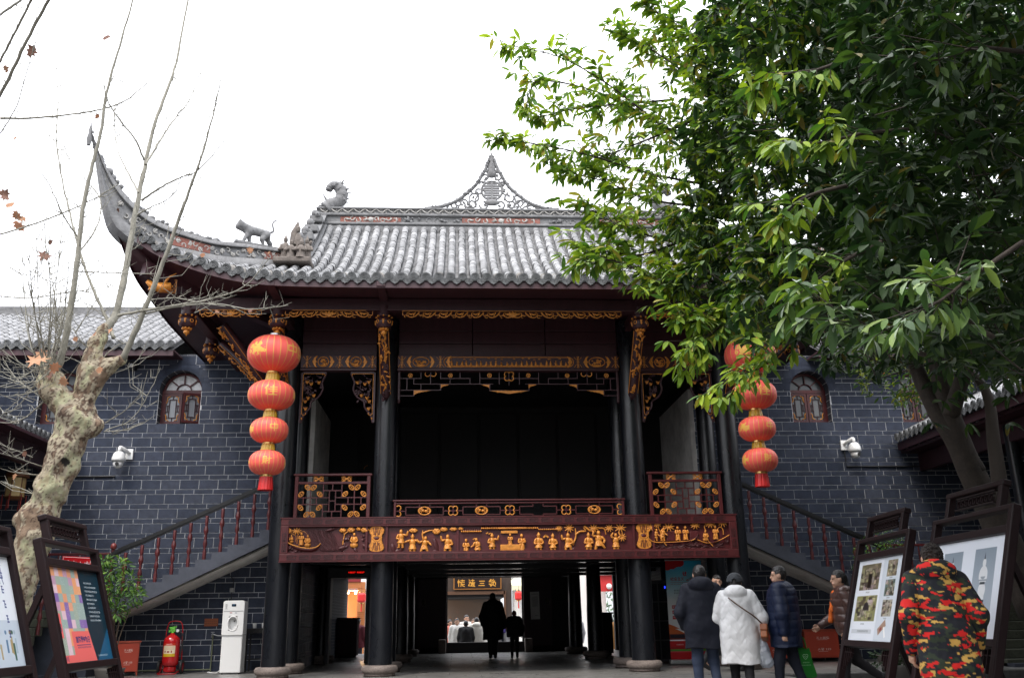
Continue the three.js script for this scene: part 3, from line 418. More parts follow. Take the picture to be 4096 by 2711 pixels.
  for (let k = 0; k <= n; k++) { // quatrefoils, half ones at the ends
    const cx = x0 + 0.045 + k * period;
    if (k > 0 && k < n) { mesh('gold_quatrefoil', quatG, M.gold, r, M4(cx, ym, z + 0.004)); bar(cx, 2.87, cx, 3.13); bar(cx - 0.19, ym, cx + 0.19, ym); }
    else { const s = k ? -1 : 1, hq = mb(); for (const t of [-1, 1]) hq.tor(0.045, 0.012, s * 0.05, t * 0.058, 0, 6, 12, 3.6, 0, 0, (s > 0 ? 0 : Math.PI) - 1.8 + t * s * 0.7); hq.build('gold_quatrefoil', M.gold, r).position.set(cx, ym, z + 0.004); bar(Math.min(cx, cx + s * 0.19), ym, Math.max(cx, cx + s * 0.19), ym); }
    if (k < n) {
      const m = cx + period / 2, w = period / 2 - 0.19;
      bar(m - w, ym - 0.075, m - w, ym + 0.075); bar(m + w, ym - 0.075, m + w, ym + 0.075);
      for (const s of [-1, 1]) { if (k !== 2) bar(m - w, ym + s * 0.075, m + w, ym + s * 0.075); else { bar(m - w, ym + s * 0.075, m - 0.1, ym + s * 0.075); bar(m + 0.1, ym + s * 0.075, m + w, ym + s * 0.075); } for (const t of [-1, 1]) bar(m + t * 0.1, s > 0 ? ym + 0.075 : 2.87, m + t * 0.1, s > 0 ? 3.13 : ym - 0.075); }
      if (k !== 2) mesh('gold_peach_medallion', peachG, M.gold, r, M4(m, ym, z + 0.006));
    }
  }
}
// ---------- lintels, lattice, spandrels ----------
{
  const z = 0.02, lint = part('carved_lintel', stage);
  const bays = [[-4.22, -2.69], [-2.27, 2.27], [2.69, 4.22]];
  for (const [a, b] of bays) mb().rbox(b - a, 0.28, 0.14, (a + b) / 2, 6.01, z, 0.012).rbox(b - a, 0.05, 0.17, (a + b) / 2, 5.842, z, 0.012).build('lintel_beam', M.darkmaroon, lint);
  const zf = z + 0.075;
  const bat = mb().ext((() => { const s = new THREE.Shape(); s.moveTo(0, 0.03); s.quadraticCurveTo(0.02, 0.1, 0.06, 0.115); s.quadraticCurveTo(0.03, 0.07, 0.035, 0.02); s.lineTo(0.05, 0); s.lineTo(0.035, -0.02); s.quadraticCurveTo(0.03, -0.07, 0.06, -0.115); s.quadraticCurveTo(0.02, -0.1, 0, -0.03); s.lineTo(-0.015, 0); return s; })(), 0.012, 0.005).geo();
  const shou = mb(); for (const y of [-0.06, -0.03, 0, 0.03, 0.06]) shou.box(0.045, 0.009, 0.014, 0, y, 0); shou.box(0.009, 0.17, 0.014, 0, 0, 0.001).tor(0.014, 0.005, 0, 0.1, 0, 5, 10).tor(0.014, 0.005, 0, -0.1, 0, 5, 10); for (const s of [-1, 1]) for (const t of [-1, 1]) shou.tube([V(s * 0.03, t * 0.05, 0), V(s * 0.05, t * 0.09, 0), V(s * 0.065, t * 0.1, 0)], 0.005, 5);
  const shouG = shou.geo();
  seed(5);
  const scene_ = (m, w, h, n) => { for (let k = 0; k < n; k++) { const x = lerp(-w, w, (k + 0.5) / n) + rnd(-0.015, 0.015), hh = rnd(0.6, 1) * h; m.sph(0.025, hh * 0.55, 0.018, x, -h + hh * 0.55, 0.004, 7, 6).sph(0.013, 0.016, 0.013, x + rnd(-0.006, 0.006), -h + hh * 1.2, 0.008, 6, 5).tube([V(x, -h + hh * 0.8, 0.012), V(x + rnd(-0.04, 0.04), -h + hh * rnd(0.6, 1.3), 0.016)], 0.006, 4); m.sph(rnd(0.02, 0.04), 0.014, 0.012, x + rnd(-0.03, 0.03), -h + 0.012, 0, 7, 5); if (rnd() < 0.6) m.sph(0.03, 0.01, 0.01, x + rnd(-0.05, 0.05), h * rnd(0.5, 0.9), 0, 7, 4); } return m; };
  const ring = (rx, ry) => { const m = mb(), p = []; for (let k = 0; k <= 28; k++) { const a = k / 28 * Math.PI * 2; p.push(V(rx * Math.cos(a), ry * Math.sin(a), 0.004)); } m.tube(p, 0.01, 5); for (let k = 0; k < 16; k++) m.sph(rnd(0.014, 0.03), rnd(0.012, 0.034), 0.014, rnd(-0.6, 0.6) * rx, rnd(-0.6, 0.45) * ry, 0.004, 7, 5, 0, 0, rnd(3)); m.sph(rx * 0.6, 0.02, 0.012, 0, -ry * 0.75, 0, 8, 5); return m; };
  const row = (list, cy) => { for (const [k, x, o] of list) { if (k === 's') mesh('longevity_emblem', shouG, M.dullgold, lint, M4(x, cy, zf, 0, 0, 0, 1.25, 1.05, 1.2)); else if (k === 'b') mesh('gold_bat', bat, M.dullgold, lint, M4(x, cy, zf, 0, o > 0 ? 0 : Math.PI, 0, 1.35, 1.05, 1)); else ring(o, 0.1).build('gold_roundel', M.dullgold, lint).position.set(x, cy, zf); } };
  const Q = (x) => atZ(1000 + x * 0.42212, 1430, 0.1).x;
  for (const m of [1, -1]) { const f = (x) => m > 0 ? Q(x) : -Q(x) + 0.02;
    row([['s', f(540)], ['b', f(600), m], ['r', f(695), 0.105], ['b', f(788), -m], ['s', f(850)], ['b', f(912), m], ['r', f(1005), 0.105], ['b', f(1102), -m], ['s', f(1160)]], 6.005);
    row([['s', f(1440)], ['b', f(1495), m], ['r', f(1620), 0.165], ['b', f(1740), -m], ['s', f(1803)], ['b', f(1868), m]], 6.005); }
  { const m = mb(), w = 1.23, h = 0.1, p = []; for (let k = 0; k <= 12; k++) { const a = Math.PI / 2 + k / 12 * Math.PI; p.push(V(-w + h * Math.cos(a), h * Math.sin(a), 0)); } for (let k = 0; k <= 12; k++) { const a = -Math.PI / 2 + k / 12 * Math.PI; p.push(V(w + h * Math.cos(a), h * Math.sin(a), 0)); } p.push(p[0].clone()); m.tube(p, 0.009, 5); scene_(m, w, 0.09, 24); for (let k = 0; k < 40; k++) m.sph(0.04, 0.012, 0.012, lerp(-w, w, k / 39), -0.082 + 0.006 * Math.sin(k * 2), 0.002, 6, 4); m.build('gold_cartouche', M.dullgold, lint).position.set(-0.0, 6.005, zf); }
  // hanging lattice of the centre bay
  const lat = part('hanging_lattice', stage), R5 = (x, y) => { const p = atZ(1000 + x * 0.42212, 1150 + y * 0.42212, 0.06); return p; }, bars = [];
  const Hh = (y, a, b) => bars.push([a, y, b, y]), Vv = (x, a, b) => bars.push([x, a, x, b]);
  Hh(857, 1420, 1620); Hh(857, 1805, 2085); Hh(910, 1550, 2300); Hh(968, 1420, 1808); Hh(1022, 1420, 1552); Vv(1485, 857, 968); Vv(1550, 857, 910); Vv(1550, 968, 1022); Vv(1618, 805, 857); Vv(1618, 910, 968); Vv(1710, 805, 910); Vv(1805, 805, 857); Vv(1805, 910, 968); Vv(1895, 857, 910); Vv(1990, 805, 857); Vv(2085, 857, 910); Vv(2178, 805, 910);
  Hh(857, 2178, 2438); Vv(2362, 805, 910); Vv(2272, 910, 972); Hh(972, 2272, 2438);
  const dm = mat(0.06, 0.022, 0.03, 0.45);
  for (const [a, b, c, d] of bars) for (const s of [1, -1]) { const p = R5(a, b), q = R5(c, d); mb().box(Math.abs(q.x - p.x) + 0.014, Math.abs(q.y - p.y) + 0.014, 0.022, s * (p.x + q.x) / 2 + (s < 0 ? 0.01 : 0), (p.y + q.y) / 2, z + (a === c ? 0.002 : 0)).build('lattice_bar', dm, lat); }
  for (const s of [1, -1]) { mb().rbox(0.05, 0.62, 0.06, s * 2.235, 5.53, z, 0.01).sph(0.035, 0.05, 0.035, s * 2.235, 5.2, z, 8, 6).build('lattice_post', M.darkmaroon, lat); }
  mb().box(0.014, 0.3, 0.022, -0.002, 5.68, z).build('lattice_bar', dm, lat);
  const wheel = mb().tor(0.04, 0.009, 0, 0, 0, 5, 16); for (let k = 0; k < 3; k++) wheel.box(0.075, 0.009, 0.01, 0, 0, 0, 0, 0, k * Math.PI / 3); wheel.tor(0.015, 0.005, 0, 0, 0.003, 5, 10); const wheelG = wheel.geo();
  const quat = mb(); for (let k = 0; k < 4; k++) quat.tor(0.05, 0.012, 0.062 * Math.cos(k * Math.PI / 2 + Math.PI / 4), 0.062 * Math.sin(k * Math.PI / 2 + Math.PI / 4), 0, 6, 12, 4, 0, 0, k * Math.PI / 2 + Math.PI / 4 - 2); 
  mesh('gold_quatrefoil', quat.geo(), M.gold, lat, M4(0, 5.72, z + 0.012));
  for (const x of [1518, 1898, 2270]) for (const s of [1, -1]) { const p = R5(x, 829); mesh('gold_wheel', wheelG, M.gold, lat, M4(s * p.x, p.y, z + 0.01)); }
  const hq = mb().tor(0.05, 0.011, -0.06, 0, 0, 6, 12, 3.4, 0, 0, 2.6).tor(0.05, 0.011, 0.06, 0, 0, 6, 12, 3.4, 0, 0, -2.9 + 0.3).geo(); for (const s of [1, -1]) { const p = R5(1710, 815); mesh('gold_half_quatrefoil', hq, M.gold, lat, M4(s * p.x, p.y, z + 0.01)); }
  const spray = (w, h) => { const m = mb(); m.ext(poly([[0, 0], [w, 0], [w * 0.6, -h * 0.25], [w * 0.25, -h * 0.5], [0, -h]]), 0.01, 0.003); for (let k = 0; k < 4; k++) m.tor(h * 0.22 * (1 - k * 0.18), 0.006, w * (0.12 + k * 0.22), -h * (0.4 - k * 0.09), 0.012, 5, 10); return m.geo(); };
  const g1 = spray(0.33, 0.09), g2 = spray(0.16, 0.075);
  for (const s of [1, -1]) { let p = R5(1552, 968); mesh('gold_spray', g1, M.gold, lat, M4(s * p.x, p.y - 0.01, z + 0.01, 0, s > 0 ? 0 : Math.PI, 0)); p = R5(1808, 912); mesh('gold_spray', g2, M.gold, lat, M4(s * p.x, p.y - 0.01, z + 0.01, 0, s > 0 ? 0 : Math.PI, 0)); p = R5(2270, 912); mesh('gold_spray', g2, M.gold, lat, M4(s * p.x, p.y - 0.01, z + 0.01, 0, s > 0 ? Math.PI : 0, 0)); }
  { const p = R5(2275, 972), w = Math.abs(p.x), m = mb().ext(poly([[-w, 0], [w, 0], [w * 0.5, -0.03], [0, -0.06], [-w * 0.5, -0.03]]), 0.01, 0.003); for (let k = -3; k <= 3; k++) m.tor(0.02, 0.006, k * w * 0.2, -0.018, 0.012, 5, 9); m.build('gold_spray', M.gold, lat).position.set(0, p.y - 0.008, z + 0.01); }
  // carved spandrels of the side bays
  const pink = [0.055, 0.02, 0.026], spm = mat(...pink, 0.42);
  for (const [x, s] of [[-4.2, 1], [-2.71, -1], [2.71, 1], [4.2, -1]]) {
    const sp = part('carved_spandrel', stage, x, 5.81, z); sp.scale.x = s;
    const m = mb(); m.box(0.035, 1.05, 0.05, 0.018, -0.52, 0).box(0.5, 0.035, 0.05, 0.25, -0.018, 0);
    m.tube([V(0.5, -0.02, 0), V(0.47, -0.1, 0), V(0.42, -0.22, 0), V(0.44, -0.36, 0), V(0.36, -0.52, 0), V(0.22, -0.62, 0), V(0.2, -0.74, 0), V(0.1, -0.86, 0), V(0.03, -1.05, 0)], 0.022, 6, 26).tor(0.07, 0.016, 0.1, -0.8, 0, 6, 14, 4.5, 0, 0, 1);
    seed(40 + Math.round(x * 3)); for (let k = 0; k < 30; k++) { const a = V(rnd(0.05, 0.4), rnd(-0.06, -0.6), 0), b = a.clone().add(V(rnd(-0.12, 0.12), rnd(-0.12, 0.12), rnd(-0.01, 0.01))); if (b.x > 0.42 || b.y > -0.04 || b.x < 0.03 || a.x + -a.y * 0.35 > 0.48) continue; m.tube([a, b], 0.009, 5); m.sph(0.02, 0.035, 0.008, b.x, b.y, 0.008, 6, 5, 0, 0, rnd(3)); }
    m.build('spandrel_openwork', spm, sp);
    const gd = mb().tube([V(0.45, -0.045, 0.028), V(0.06, -0.045, 0.028), V(0.045, -0.06, 0.028), V(0.045, -0.86, 0.028)], 0.007, 5).tor(0.04, 0.007, 0.085, -0.86, 0.028, 5, 12, 3.6, 0, 0, 3).tor(0.025, 0.007, 0.45, -0.07, 0.028, 5, 10, 4, 0, 0, -1).sph(0.022, 0.026, 0.02, 0.05, -0.965, 0.028, 7, 6);
    gd.build('gold_edge', M.gold, sp);
    for (const [a, b] of [[0.13, -0.22], [0.21, -0.26], [0.36, -0.23], [0.27, -0.5], [0.16, -0.55], [0.11, -0.62], [0.12, -0.77]]) { const f = mb(); for (let k = -1; k < 2; k++) f.sph(0.012, 0.035, 0.014, k * 0.02, 0.004 * Math.abs(k), 0, 6, 5, 0, 0, -k * 0.45); f.sph(0.025, 0.018, 0.016, 0, -0.02, 0, 7, 5); f.build('gold_flower', M.gold, sp).position.set(a, b, 0.035); }
  }
}
// ---------- eave beams, friezes, hanging posts, struts ----------
{
  const z = 1.4, X = 6.14;
  const eb = part('eave_beam', stage);
  mb().rbox(2 * X + 0.2, 0.24, 0.2, 0, 6.75, z, 0.015).rbox(2 * X + 0.2, 0.03, 0.24, 0, 6.64, z, 0.01).build('front_beam', M.darkmaroon, eb);
  for (const s of [-1, 1]) mb().rbox(0.2, 0.24, 4.3, s * X, 6.75, z - 2.25, 0.015).build('side_beam', M.darkmaroon, eb);
  for (const x of [...COLX, -X, X]) mb().rbox(0.14, 0.2, 1.5, x, 6.74, 0.65, 0.01).build('bracket_arm', M.soffit, eb);
  const scroll = (x0, x1, dense) => { // openwork of frets, leaves and curls
    const m = mb(), w = x1 - x0, h = 0.16, cx = (x0 + x1) / 2, y = 6.545;
    m.box(w * 0.98, 0.01, 0.012, cx, y + 0.075, z + 0.1);
    const n = Math.max(4, Math.round(w / 0.3));
    for (const s of [-1, 1]) for (let k = 0; k < n / 2; k++) {
      const a = cx + s * (k + 0.25) * w / n, r = 0.05 - 0.002 * k;
      m.tube([V(a - s * 0.14, y + 0.05, z + 0.1), V(a - s * 0.05, y - 0.04, z + 0.105), V(a + s * 0.05, y - 0.05, z + 0.105), V(a + s * 0.1, y + 0.02, z + 0.1), V(a + s * 0.05, y + 0.05, z + 0.1)], (t) => 0.012 * (1.2 - 0.7 * t), 5, 14);
      m.tor(r * 0.6, 0.007, a + s * 0.12, y - 0.035, z + 0.1, 5, 10, 4.6, 0, 0, k);
      for (let q = 0; q < 3; q++) m.sph(0.014, 0.05 - q * 0.008, 0.01, a + s * (q * 0.04 - 0.04), y + 0.01, z + 0.108, 6, 5, 0, 0, s * (0.5 + q * 0.5));
      m.box(0.01, 0.07, 0.012, a + s * 0.18, y + 0.02, z + 0.1).box(0.09, 0.01, 0.012, a + s * 0.14, y - 0.015, z + 0.1);
    }
    for (let q = -2; q <= 2; q++) m.sph(0.02, 0.07 - Math.abs(q) * 0.008, 0.014, cx + q * 0.04, y + 0.005, z + 0.105, 7, 6, 0, 0, -q * 0.5);
    m.build('gold_scrollwork', M.gold, eb);
  };
  scroll(-5.95, -4.7); scroll(-4.2, -2.78); scroll(-2.15, 2.15); scroll(2.78, 4.2); scroll(4.7, 5.95);
  // hanging posts
  const postG = mb().lathe([[0.13, 0.33], [0.13, 0.16], [0.145, 0.15], [0.145, 0.12], [0.1, 0.1]], 20).geo();
  const bulbG = mb().lathe([[0.1, 0.1], [0.15, 0.06], [0.16, 0], [0.14, -0.07], [0.09, -0.1], [0.05, -0.11]], 20).geo();
  const gilt = mb(); for (let k = 0; k < 8; k++) { const a = k / 8 * Math.PI * 2; gilt.sph(0.03, 0.022, 0.02, 0.14 * Math.cos(a), 0.115, 0.14 * Math.sin(a), 7, 5, 0, -a, 0); if (k % 2) gilt.tor(0.032, 0.009, 0.155 * Math.cos(a), 0.005, 0.155 * Math.sin(a), 5, 10, Math.PI * 2, 0, Math.PI / 2 - a, 0); else gilt.sph(0.02, 0.05, 0.02, 0.152 * Math.cos(a), 0, 0.152 * Math.sin(a), 6, 6).sph(0.03, 0.02, 0.02, 0.15 * Math.cos(a), 0.03, 0.15 * Math.sin(a), 6, 5); gilt.sph(0.045, 0.025, 0.03, 0.06 * Math.cos(a), -0.13, 0.06 * Math.sin(a), 6, 5, 0, -a, 0.3); }
  gilt.lathe([[0.05, -0.11], [0.06, -0.14], [0.035, -0.16], [0.06, -0.19], [0.05, -0.22], [0.015, -0.235], [0.012, -0.26], [0, -0.27]], 14);
  const giltG = gilt.geo();
  for (const [x, zz] of [...[-X, -4.46, -2.46, 2.48, 4.5, X].map((x) => [x, z]), [-6.18, -0.5], [6.18, -0.5]]) { const p = mesh('hanging_post', postG, M.soffit, stage, M4(x, 6.4, zz)); mesh('post_bulb', bulbG, M.darkmaroon, p); mesh('gilded_bulb_carving', giltG, M.dullgold, p); }
  // carved struts from the columns to the hanging posts
  const strut = (a, b) => {
    const s = part('carved_strut', stage), d = b.clone().sub(a), m = mb(), gd = mb(); seed(Math.round(a.x * 100 + 999 + b.x * 37));
    const side = V(0, 1, 0).cross(d).normalize(), nrm = d.clone().cross(side).normalize(); if (nrm.y > 0) nrm.negate();
    const P = (t, u, w) => a.clone().addScaledVector(d, t).addScaledVector(side, u).addScaledVector(nrm, w);
    m.put(loft([0, 0.06, 0.2, 0.5, 0.8, 1].map((t) => P(t, 0, 0)), [0.03, 0.085, 0.1, 0.1, 0.1, 0.09], 8));
    for (let k = 0; k < 26; k++) { const t = rnd(0.02, 0.98), p = P(t, rnd(-0.08, 0.08), 0.085); m.put(new THREE.IcosahedronGeometry(rnd(0.018, 0.032), 0), M4(p.x, p.y, p.z, rnd(3), rnd(3), rnd(3), 1, 1.5, 1)); }
    m.build('strut_body', M.darkmaroon, s);
    for (let k = 0; k < 34; k++) { const t = rnd(0.2, 1), u = rnd(-0.085, 0.085), p = P(t, u, 0.1), q = P(t + rnd(-0.08, 0.08), u + rnd(-0.05, 0.05), 0.112); gd.tube([p, p.clone().lerp(q, 0.5).addScaledVector(nrm, 0.01), q], 0.011, 5); if (k % 2) gd.sph(0.016, rnd(0.03, 0.05), 0.014, q.x, q.y, q.z, 6, 5, 0.5, 0, rnd(3)); if (k % 5 === 0) gd.sph(0.022, 0.055, 0.02, p.x, p.y, p.z, 7, 6, 0.4, 0, rnd(-0.3, 0.3)); }
    for (const u of [-0.095, 0.095]) gd.tube([P(0.1, u, 0.05), P(0.4, u, 0.06), P(0.7, u * 0.95, 0.05), P(0.98, u, 0.05)], 0.008, 5);
    gd.build('gold_strut_carving', M.dullgold, s);
  };
  for (const x of [-2.47, 2.47]) strut(V(x, 5.18, 0.27), V(x, 6.35, 1.3));
  for (const x of [-4.45, 4.45]) strut(V(x, 5.18, 0.27), V(x, 6.35, 1.3));
  for (const s of [-1, 1]) { strut(V(s * 4.62, 5.18, 0.12), V(s * 5.6, 6.5, 0.95)); strut(V(s * 4.66, 5.3, -0.02), V(s * 5.9, 6.5, -0.3)); }
  // panel boards above the lintel, porch ceiling, interior
  const brd = part('board_wall', stage); for (let k = 0; k < 3; k++) for (const [a, b] of [[-4.22, -2.7], [-2.26, -0.75], [-0.74, 0.76], [0.77, 2.26], [2.7, 4.22]]) mb().rbox(b - a - 0.006, 0.265, 0.05, (a + b) / 2, 6.285 + k * 0.275, -0.03, 0.008).build('board', M.soffit, brd);
  mb().span(-6.05, 6.05, 6.965, 7.0, -3.0, 1.35).build('porch_ceiling', M.soffit, stage);
  for (const s of [-1, 1]) { mb().span(Math.min(s * 4.3, s * 4.5), Math.max(s * 4.3, s * 4.5), 5.9, 6.95, -3, -0.2).build('upper_side_board', M.soffit, stage); }
  const inn = part('stage_interior', stage);
  for (let k = 0; k < 9; k++) mb().rbox(0.93, 3.2, 0.05, -4.0 + k * 1.0, 4.42, -4.8, 0.01).build('back_panel', M.blackwood, inn);
  mb().span(-4.5, 4.5, 2.83, 6.9, -5.1, -4.86).build('back_wall', M.blackwood, inn);
  mb().span(-4.5, 4.5, 6.2, 6.3, -5.0, -0.15).build('stage_ceiling', M.blackwood, inn);
  mb().span(-4.26, -4.16, 2.83, 5.7, -4.2, -1.78).build('plaster_panel', M.plaster, inn);
  mb().span(4.16, 4.26, 2.83, 5.9, -4.85, -1.78).build('plaster_panel', M.plaster, inn);
  for (const s of [-1, 1]) mb().span(Math.min(s * 4.3, s * 4.6), Math.max(s * 4.3, s * 4.6), 2.83, 6.9, -5, -3.05).build('interior_side_wall', M.blackwood, inn);
  { const m = mb(); for (const s of [-1, 1]) m.tor(0.09, 0.008, -3.15 + s * 0.12, 4.6, -4.74, 5, 8, 1.5, 0, 0, s > 0 ? 0 : 1.6); m.build('gold_corner_carving', M.dullgold, inn); }
}

// ---------- upswept tile roof of the stage ----------
const EX = [0, 3.47, 4.65, 5.3, 5.93, 6.45, 6.82, 7.05, 7.2], EY = [6.79, 6.795, 6.83, 6.93, 7.11, 7.31, 7.54, 7.7, 7.79], EZ = [2.3, 2.3, 2.32, 2.35, 2.4, 2.45, 2.52, 2.58, 2.62];
const eaveY = (x) => smooth(EX, EY, Math.abs(x)), eaveZ = (x) => smooth(EX, EZ, Math.abs(x));
const SZ = [-3.2, -0.25, 0.55, 1.2, 1.77, 2.2, 2.5, 2.62], SX = [7.0, 7.0, 7.0, 7.0, 7.03, 7.08, 7.14, 7.2], SY = [6.85, 6.87, 6.93, 6.99, 7.09, 7.31, 7.58, 7.79];
const HB = [4.35, 4.7, 5.6, 6.14, 6.85, 7.22], HBY = [8.13, 7.98, 7.68, 7.62, 7.6, 7.9];
const hipZ = (x) => 0.31 + (Math.abs(x) - 4.7) * 0.915, hipY = (x) => smooth(HB, HBY, Math.abs(x));
const RZ = -2.4;
function roofPoint(x, v) { // v 0 at the eave, 1 at the ridge or hip
  const ax = Math.abs(x), y0 = eaveY(x) + 0.2, z0 = eaveZ(x);
  if (ax <= 4.36) { const z = lerp(z0, RZ, v), t = z0 - z; return V(x, y0 + 0.348 * t + 0.0664 * t * t, z); }
  const z1 = Math.min(hipZ(x), z0 - 0.02), y1 = Math.max(hipY(x), y0 + 0.02); return V(x, lerp(y0, y1, v * 0.8 + 0.2 * v * v), lerp(z0, z1, v));
}
{
  const roof = part('tile_roof', stage);
  const deck = mb();
  for (const o of [-0.085, -0.15]) { deck.put(grid(48, 12, (u, v) => { const p = roofPoint(lerp(-4.36, 4.36, u), v); p.y += o; return p; }, true)); for (const s of [-1, 1]) deck.put(grid(16, 8, (u, v) => { const p = roofPoint(s * lerp(4.36, 7.2, u), v); p.y += o; return p; }, s > 0)); }
  for (const s of [-1, 1]) {
    for (const o of [0.03, -0.06]) deck.put(grid(24, 8, (u, v) => { const z = lerp(2.6, -3.2, u), ex = smooth(SZ, SX, z), ey = smooth(SZ, SY, z) + 0.15, ix = z > -0.01 ? 4.7 + (z - 0.31) / 0.915 : 4.36, iy = z > -0.01 ? hipY(ix) : 8.13; return V(s * lerp(ex, Math.min(ix, ex - 0.02), v), lerp(ey, Math.max(iy, ey), v * 0.75 + v * v * 0.25) + o, z); }, s > 0));
    deck.put(new THREE.ExtrudeGeometry(poly([[0.01, 8.05], [RZ, 10.35], [-5, 8.05]]), { depth: 0.06, bevelEnabled: false }), M4(s > 0 ? 4.3 : -4.36, 0, 0, 0, -Math.PI / 2, 0).multiply(new THREE.Matrix4().makeScale(1, 1, s > 0 ? -1 : -1)));
  }
  deck.put(grid(4, 8, (u, v) => V(lerp(-4.36, 4.36, u), 10.2 - 3.6 * v + 0.6 * v * v - 0.6 * v, RZ - 11 * v)));
  deck.build('roof_deck', M.soffit, roof);
  const fas = (f, n, a, b) => { const m = mb(); for (const [dy, dz] of [[0, 0]]) m.put(grid(n, 1, (u, v) => { const p = f(lerp(a, b, u)); p.y += v * 0.145; return p; })).put(grid(n, 1, (u, v) => { const p = f(lerp(a, b, u)); p.z -= v * 0.05; return p; })); return m; };
  fas((x) => V(x, eaveY(x), eaveZ(x)), 90, -7.2, 7.2).build('eave_fascia', M.fascia, roof);
  for (const s of [-1, 1]) { fas((z) => V(s * smooth(SZ, SX, z), smooth(SZ, SY, z), z), 40, -3.2, 2.62).build('side_fascia', M.fascia, roof); }
  // soffit between eave and beam
  const sof = mb().put(grid(60, 3, (u, v) => { const x = lerp(-7.15, 7.15, u), k = Math.abs(x); return V(x * (1 - v * 0.05), lerp(eaveY(x) + 0.05, Math.min(6.93, eaveY(x) + 0.1), v), lerp(eaveZ(x) - 0.03, 1.3, v)); }));
  for (const s of [-1, 1]) sof.put(grid(24, 3, (u, v) => { const z = lerp(-3.2, 2.6, u); return V(s * lerp(smooth(SZ, SX, z) - 0.02, 6.0, v), lerp(smooth(SZ, SY, z) + 0.04, Math.min(6.93, smooth(SZ, SY, z) + 0.09), v), Math.min(z, lerp(2.6, 1.45, v))); }));
  sof.build('eave_soffit', M.soffit, roof);
  for (const x of [-4.46, -2.46, 2.48, 4.5]) mb().rbox(0.16, 0.12, 0.95, x, 6.87, 1.85, 0.01).build('eave_bracket', M.soffit, roof);
  // corner beams with gilded heads
  for (const s of [-1, 1]) {
    mb().bar(V(s * 4.6, 6.75, 0.15), V(s * 6.75, 7.15, 2.25), 0.2, 0.24).build('corner_beam', M.soffit, roof);
    const p = atZ(690, 1148, 1.9); mb().rbox(0.17, 0.3, 0.05, s * Math.abs(p.x), p.y, 1.9, 0.01).build('corner_plate', M.darkmaroon, roof);
    const c = mb(); for (let k = 0; k < 3; k++) for (const t of [-1, 1]) c.tor(0.028, 0.006, s * Math.abs(p.x) + t * 0.03, p.y + (k - 1) * 0.08, 1.93, 5, 10); c.box(0.15, 0.008, 0.01, s * Math.abs(p.x), p.y + 0.13, 1.93).box(0.15, 0.008, 0.01, s * Math.abs(p.x), p.y - 0.13, 1.93).box(0.008, 0.26, 0.01, s * Math.abs(p.x) - 0.07, p.y, 1.93).box(0.008, 0.26, 0.01, s * Math.abs(p.x) + 0.07, p.y, 1.93); c.build('gilded_plate_pattern', M.gold, roof);
    const d = atZ(625, 1138, 2.1), dx = s * Math.abs(d.x), dr = mb().tube([V(dx + -s * 0.22, d.y - 0.02, 2.0), V(dx - s * 0.05, d.y - 0.05, 2.08), V(dx + s * 0.08, d.y - 0.02, 2.12), V(dx + s * 0.16, d.y + 0.05, 2.15)], [0.1, 0.1, 0.07, 0.04], 8).tube([V(dx - s * 0.12, d.y + 0.05, 2.05), V(dx - s * 0.2, d.y + 0.17, 2.05), V(dx - s * 0.32, d.y + 0.24, 2.05)], [0.03, 0.022, 0.01], 6).sph(0.03, 0.03, 0.03, dx + s * 0.02, d.y + 0.06, 2.16, 7, 5).sph(0.06, 0.03, 0.05, dx + s * 0.08, d.y - 0.1, 2.12, 7, 5); dr.build('gilded_dragon_head', M.dullgold, roof);
  }
  // barrel tiles, round end caps, drip tiles
  seed(77);
  const L = 0.235, tg = mb(); {
    const p = [], seg = 8; for (const [zz, r] of [[0.01, 0.082], [0.01, 0.074], [-L * 0.12, 0.08], [-L * 1.02, 0.072]]) for (let j = 0; j <= seg; j++) { const a = j / seg * Math.PI; p.push([Math.cos(a) * r, j === 0 || j === seg ? -0.05 : Math.sin(a) * r * 0.95, zz]); }
    tg.put(grid(3, seg, (u, v) => V(...p[Math.round(u * 3) * (seg + 1) + Math.round(v * seg)])));
  }
  const tileG = mergeVertices(tg.geo(), 1e-4);
  const capG = mb().cyl(0.085, 0.085, 0.03, 0, 0, 0, 16, Math.PI / 2).tor(0.066, 0.009, 0, 0, 0.017, 5, 16).tor(0.036, 0.008, 0, 0, 0.017, 5, 12).sph(0.016, 0.016, 0.012, 0, 0, 0.016, 6, 4).geo();
  const dripS = new THREE.Shape(); dripS.moveTo(-0.088, 0.05); dripS.quadraticCurveTo(0, 0.01, 0.088, 0.05); dripS.quadraticCurveTo(0.1, -0.02, 0.06, -0.05); dripS.quadraticCurveTo(0.05, -0.075, 0.02, -0.08); dripS.lineTo(0, -0.1); dripS.lineTo(-0.02, -0.08); dripS.quadraticCurveTo(-0.05, -0.075, -0.06, -0.05); dripS.quadraticCurveTo(-0.1, -0.02, -0.088, 0.05);
  const dripG = mb().ext(dripS, 0.012, 0.004, M4(), 6).tor(0.035, 0.007, -0.028, -0.015, 0.016, 4, 9, 4).tor(0.035, 0.007, 0.028, -0.015, 0.016, 4, 9, 4, 0, 0, 2).geo();
  const rest = [], pans = [];
  const step = 0.2255, N = 31;
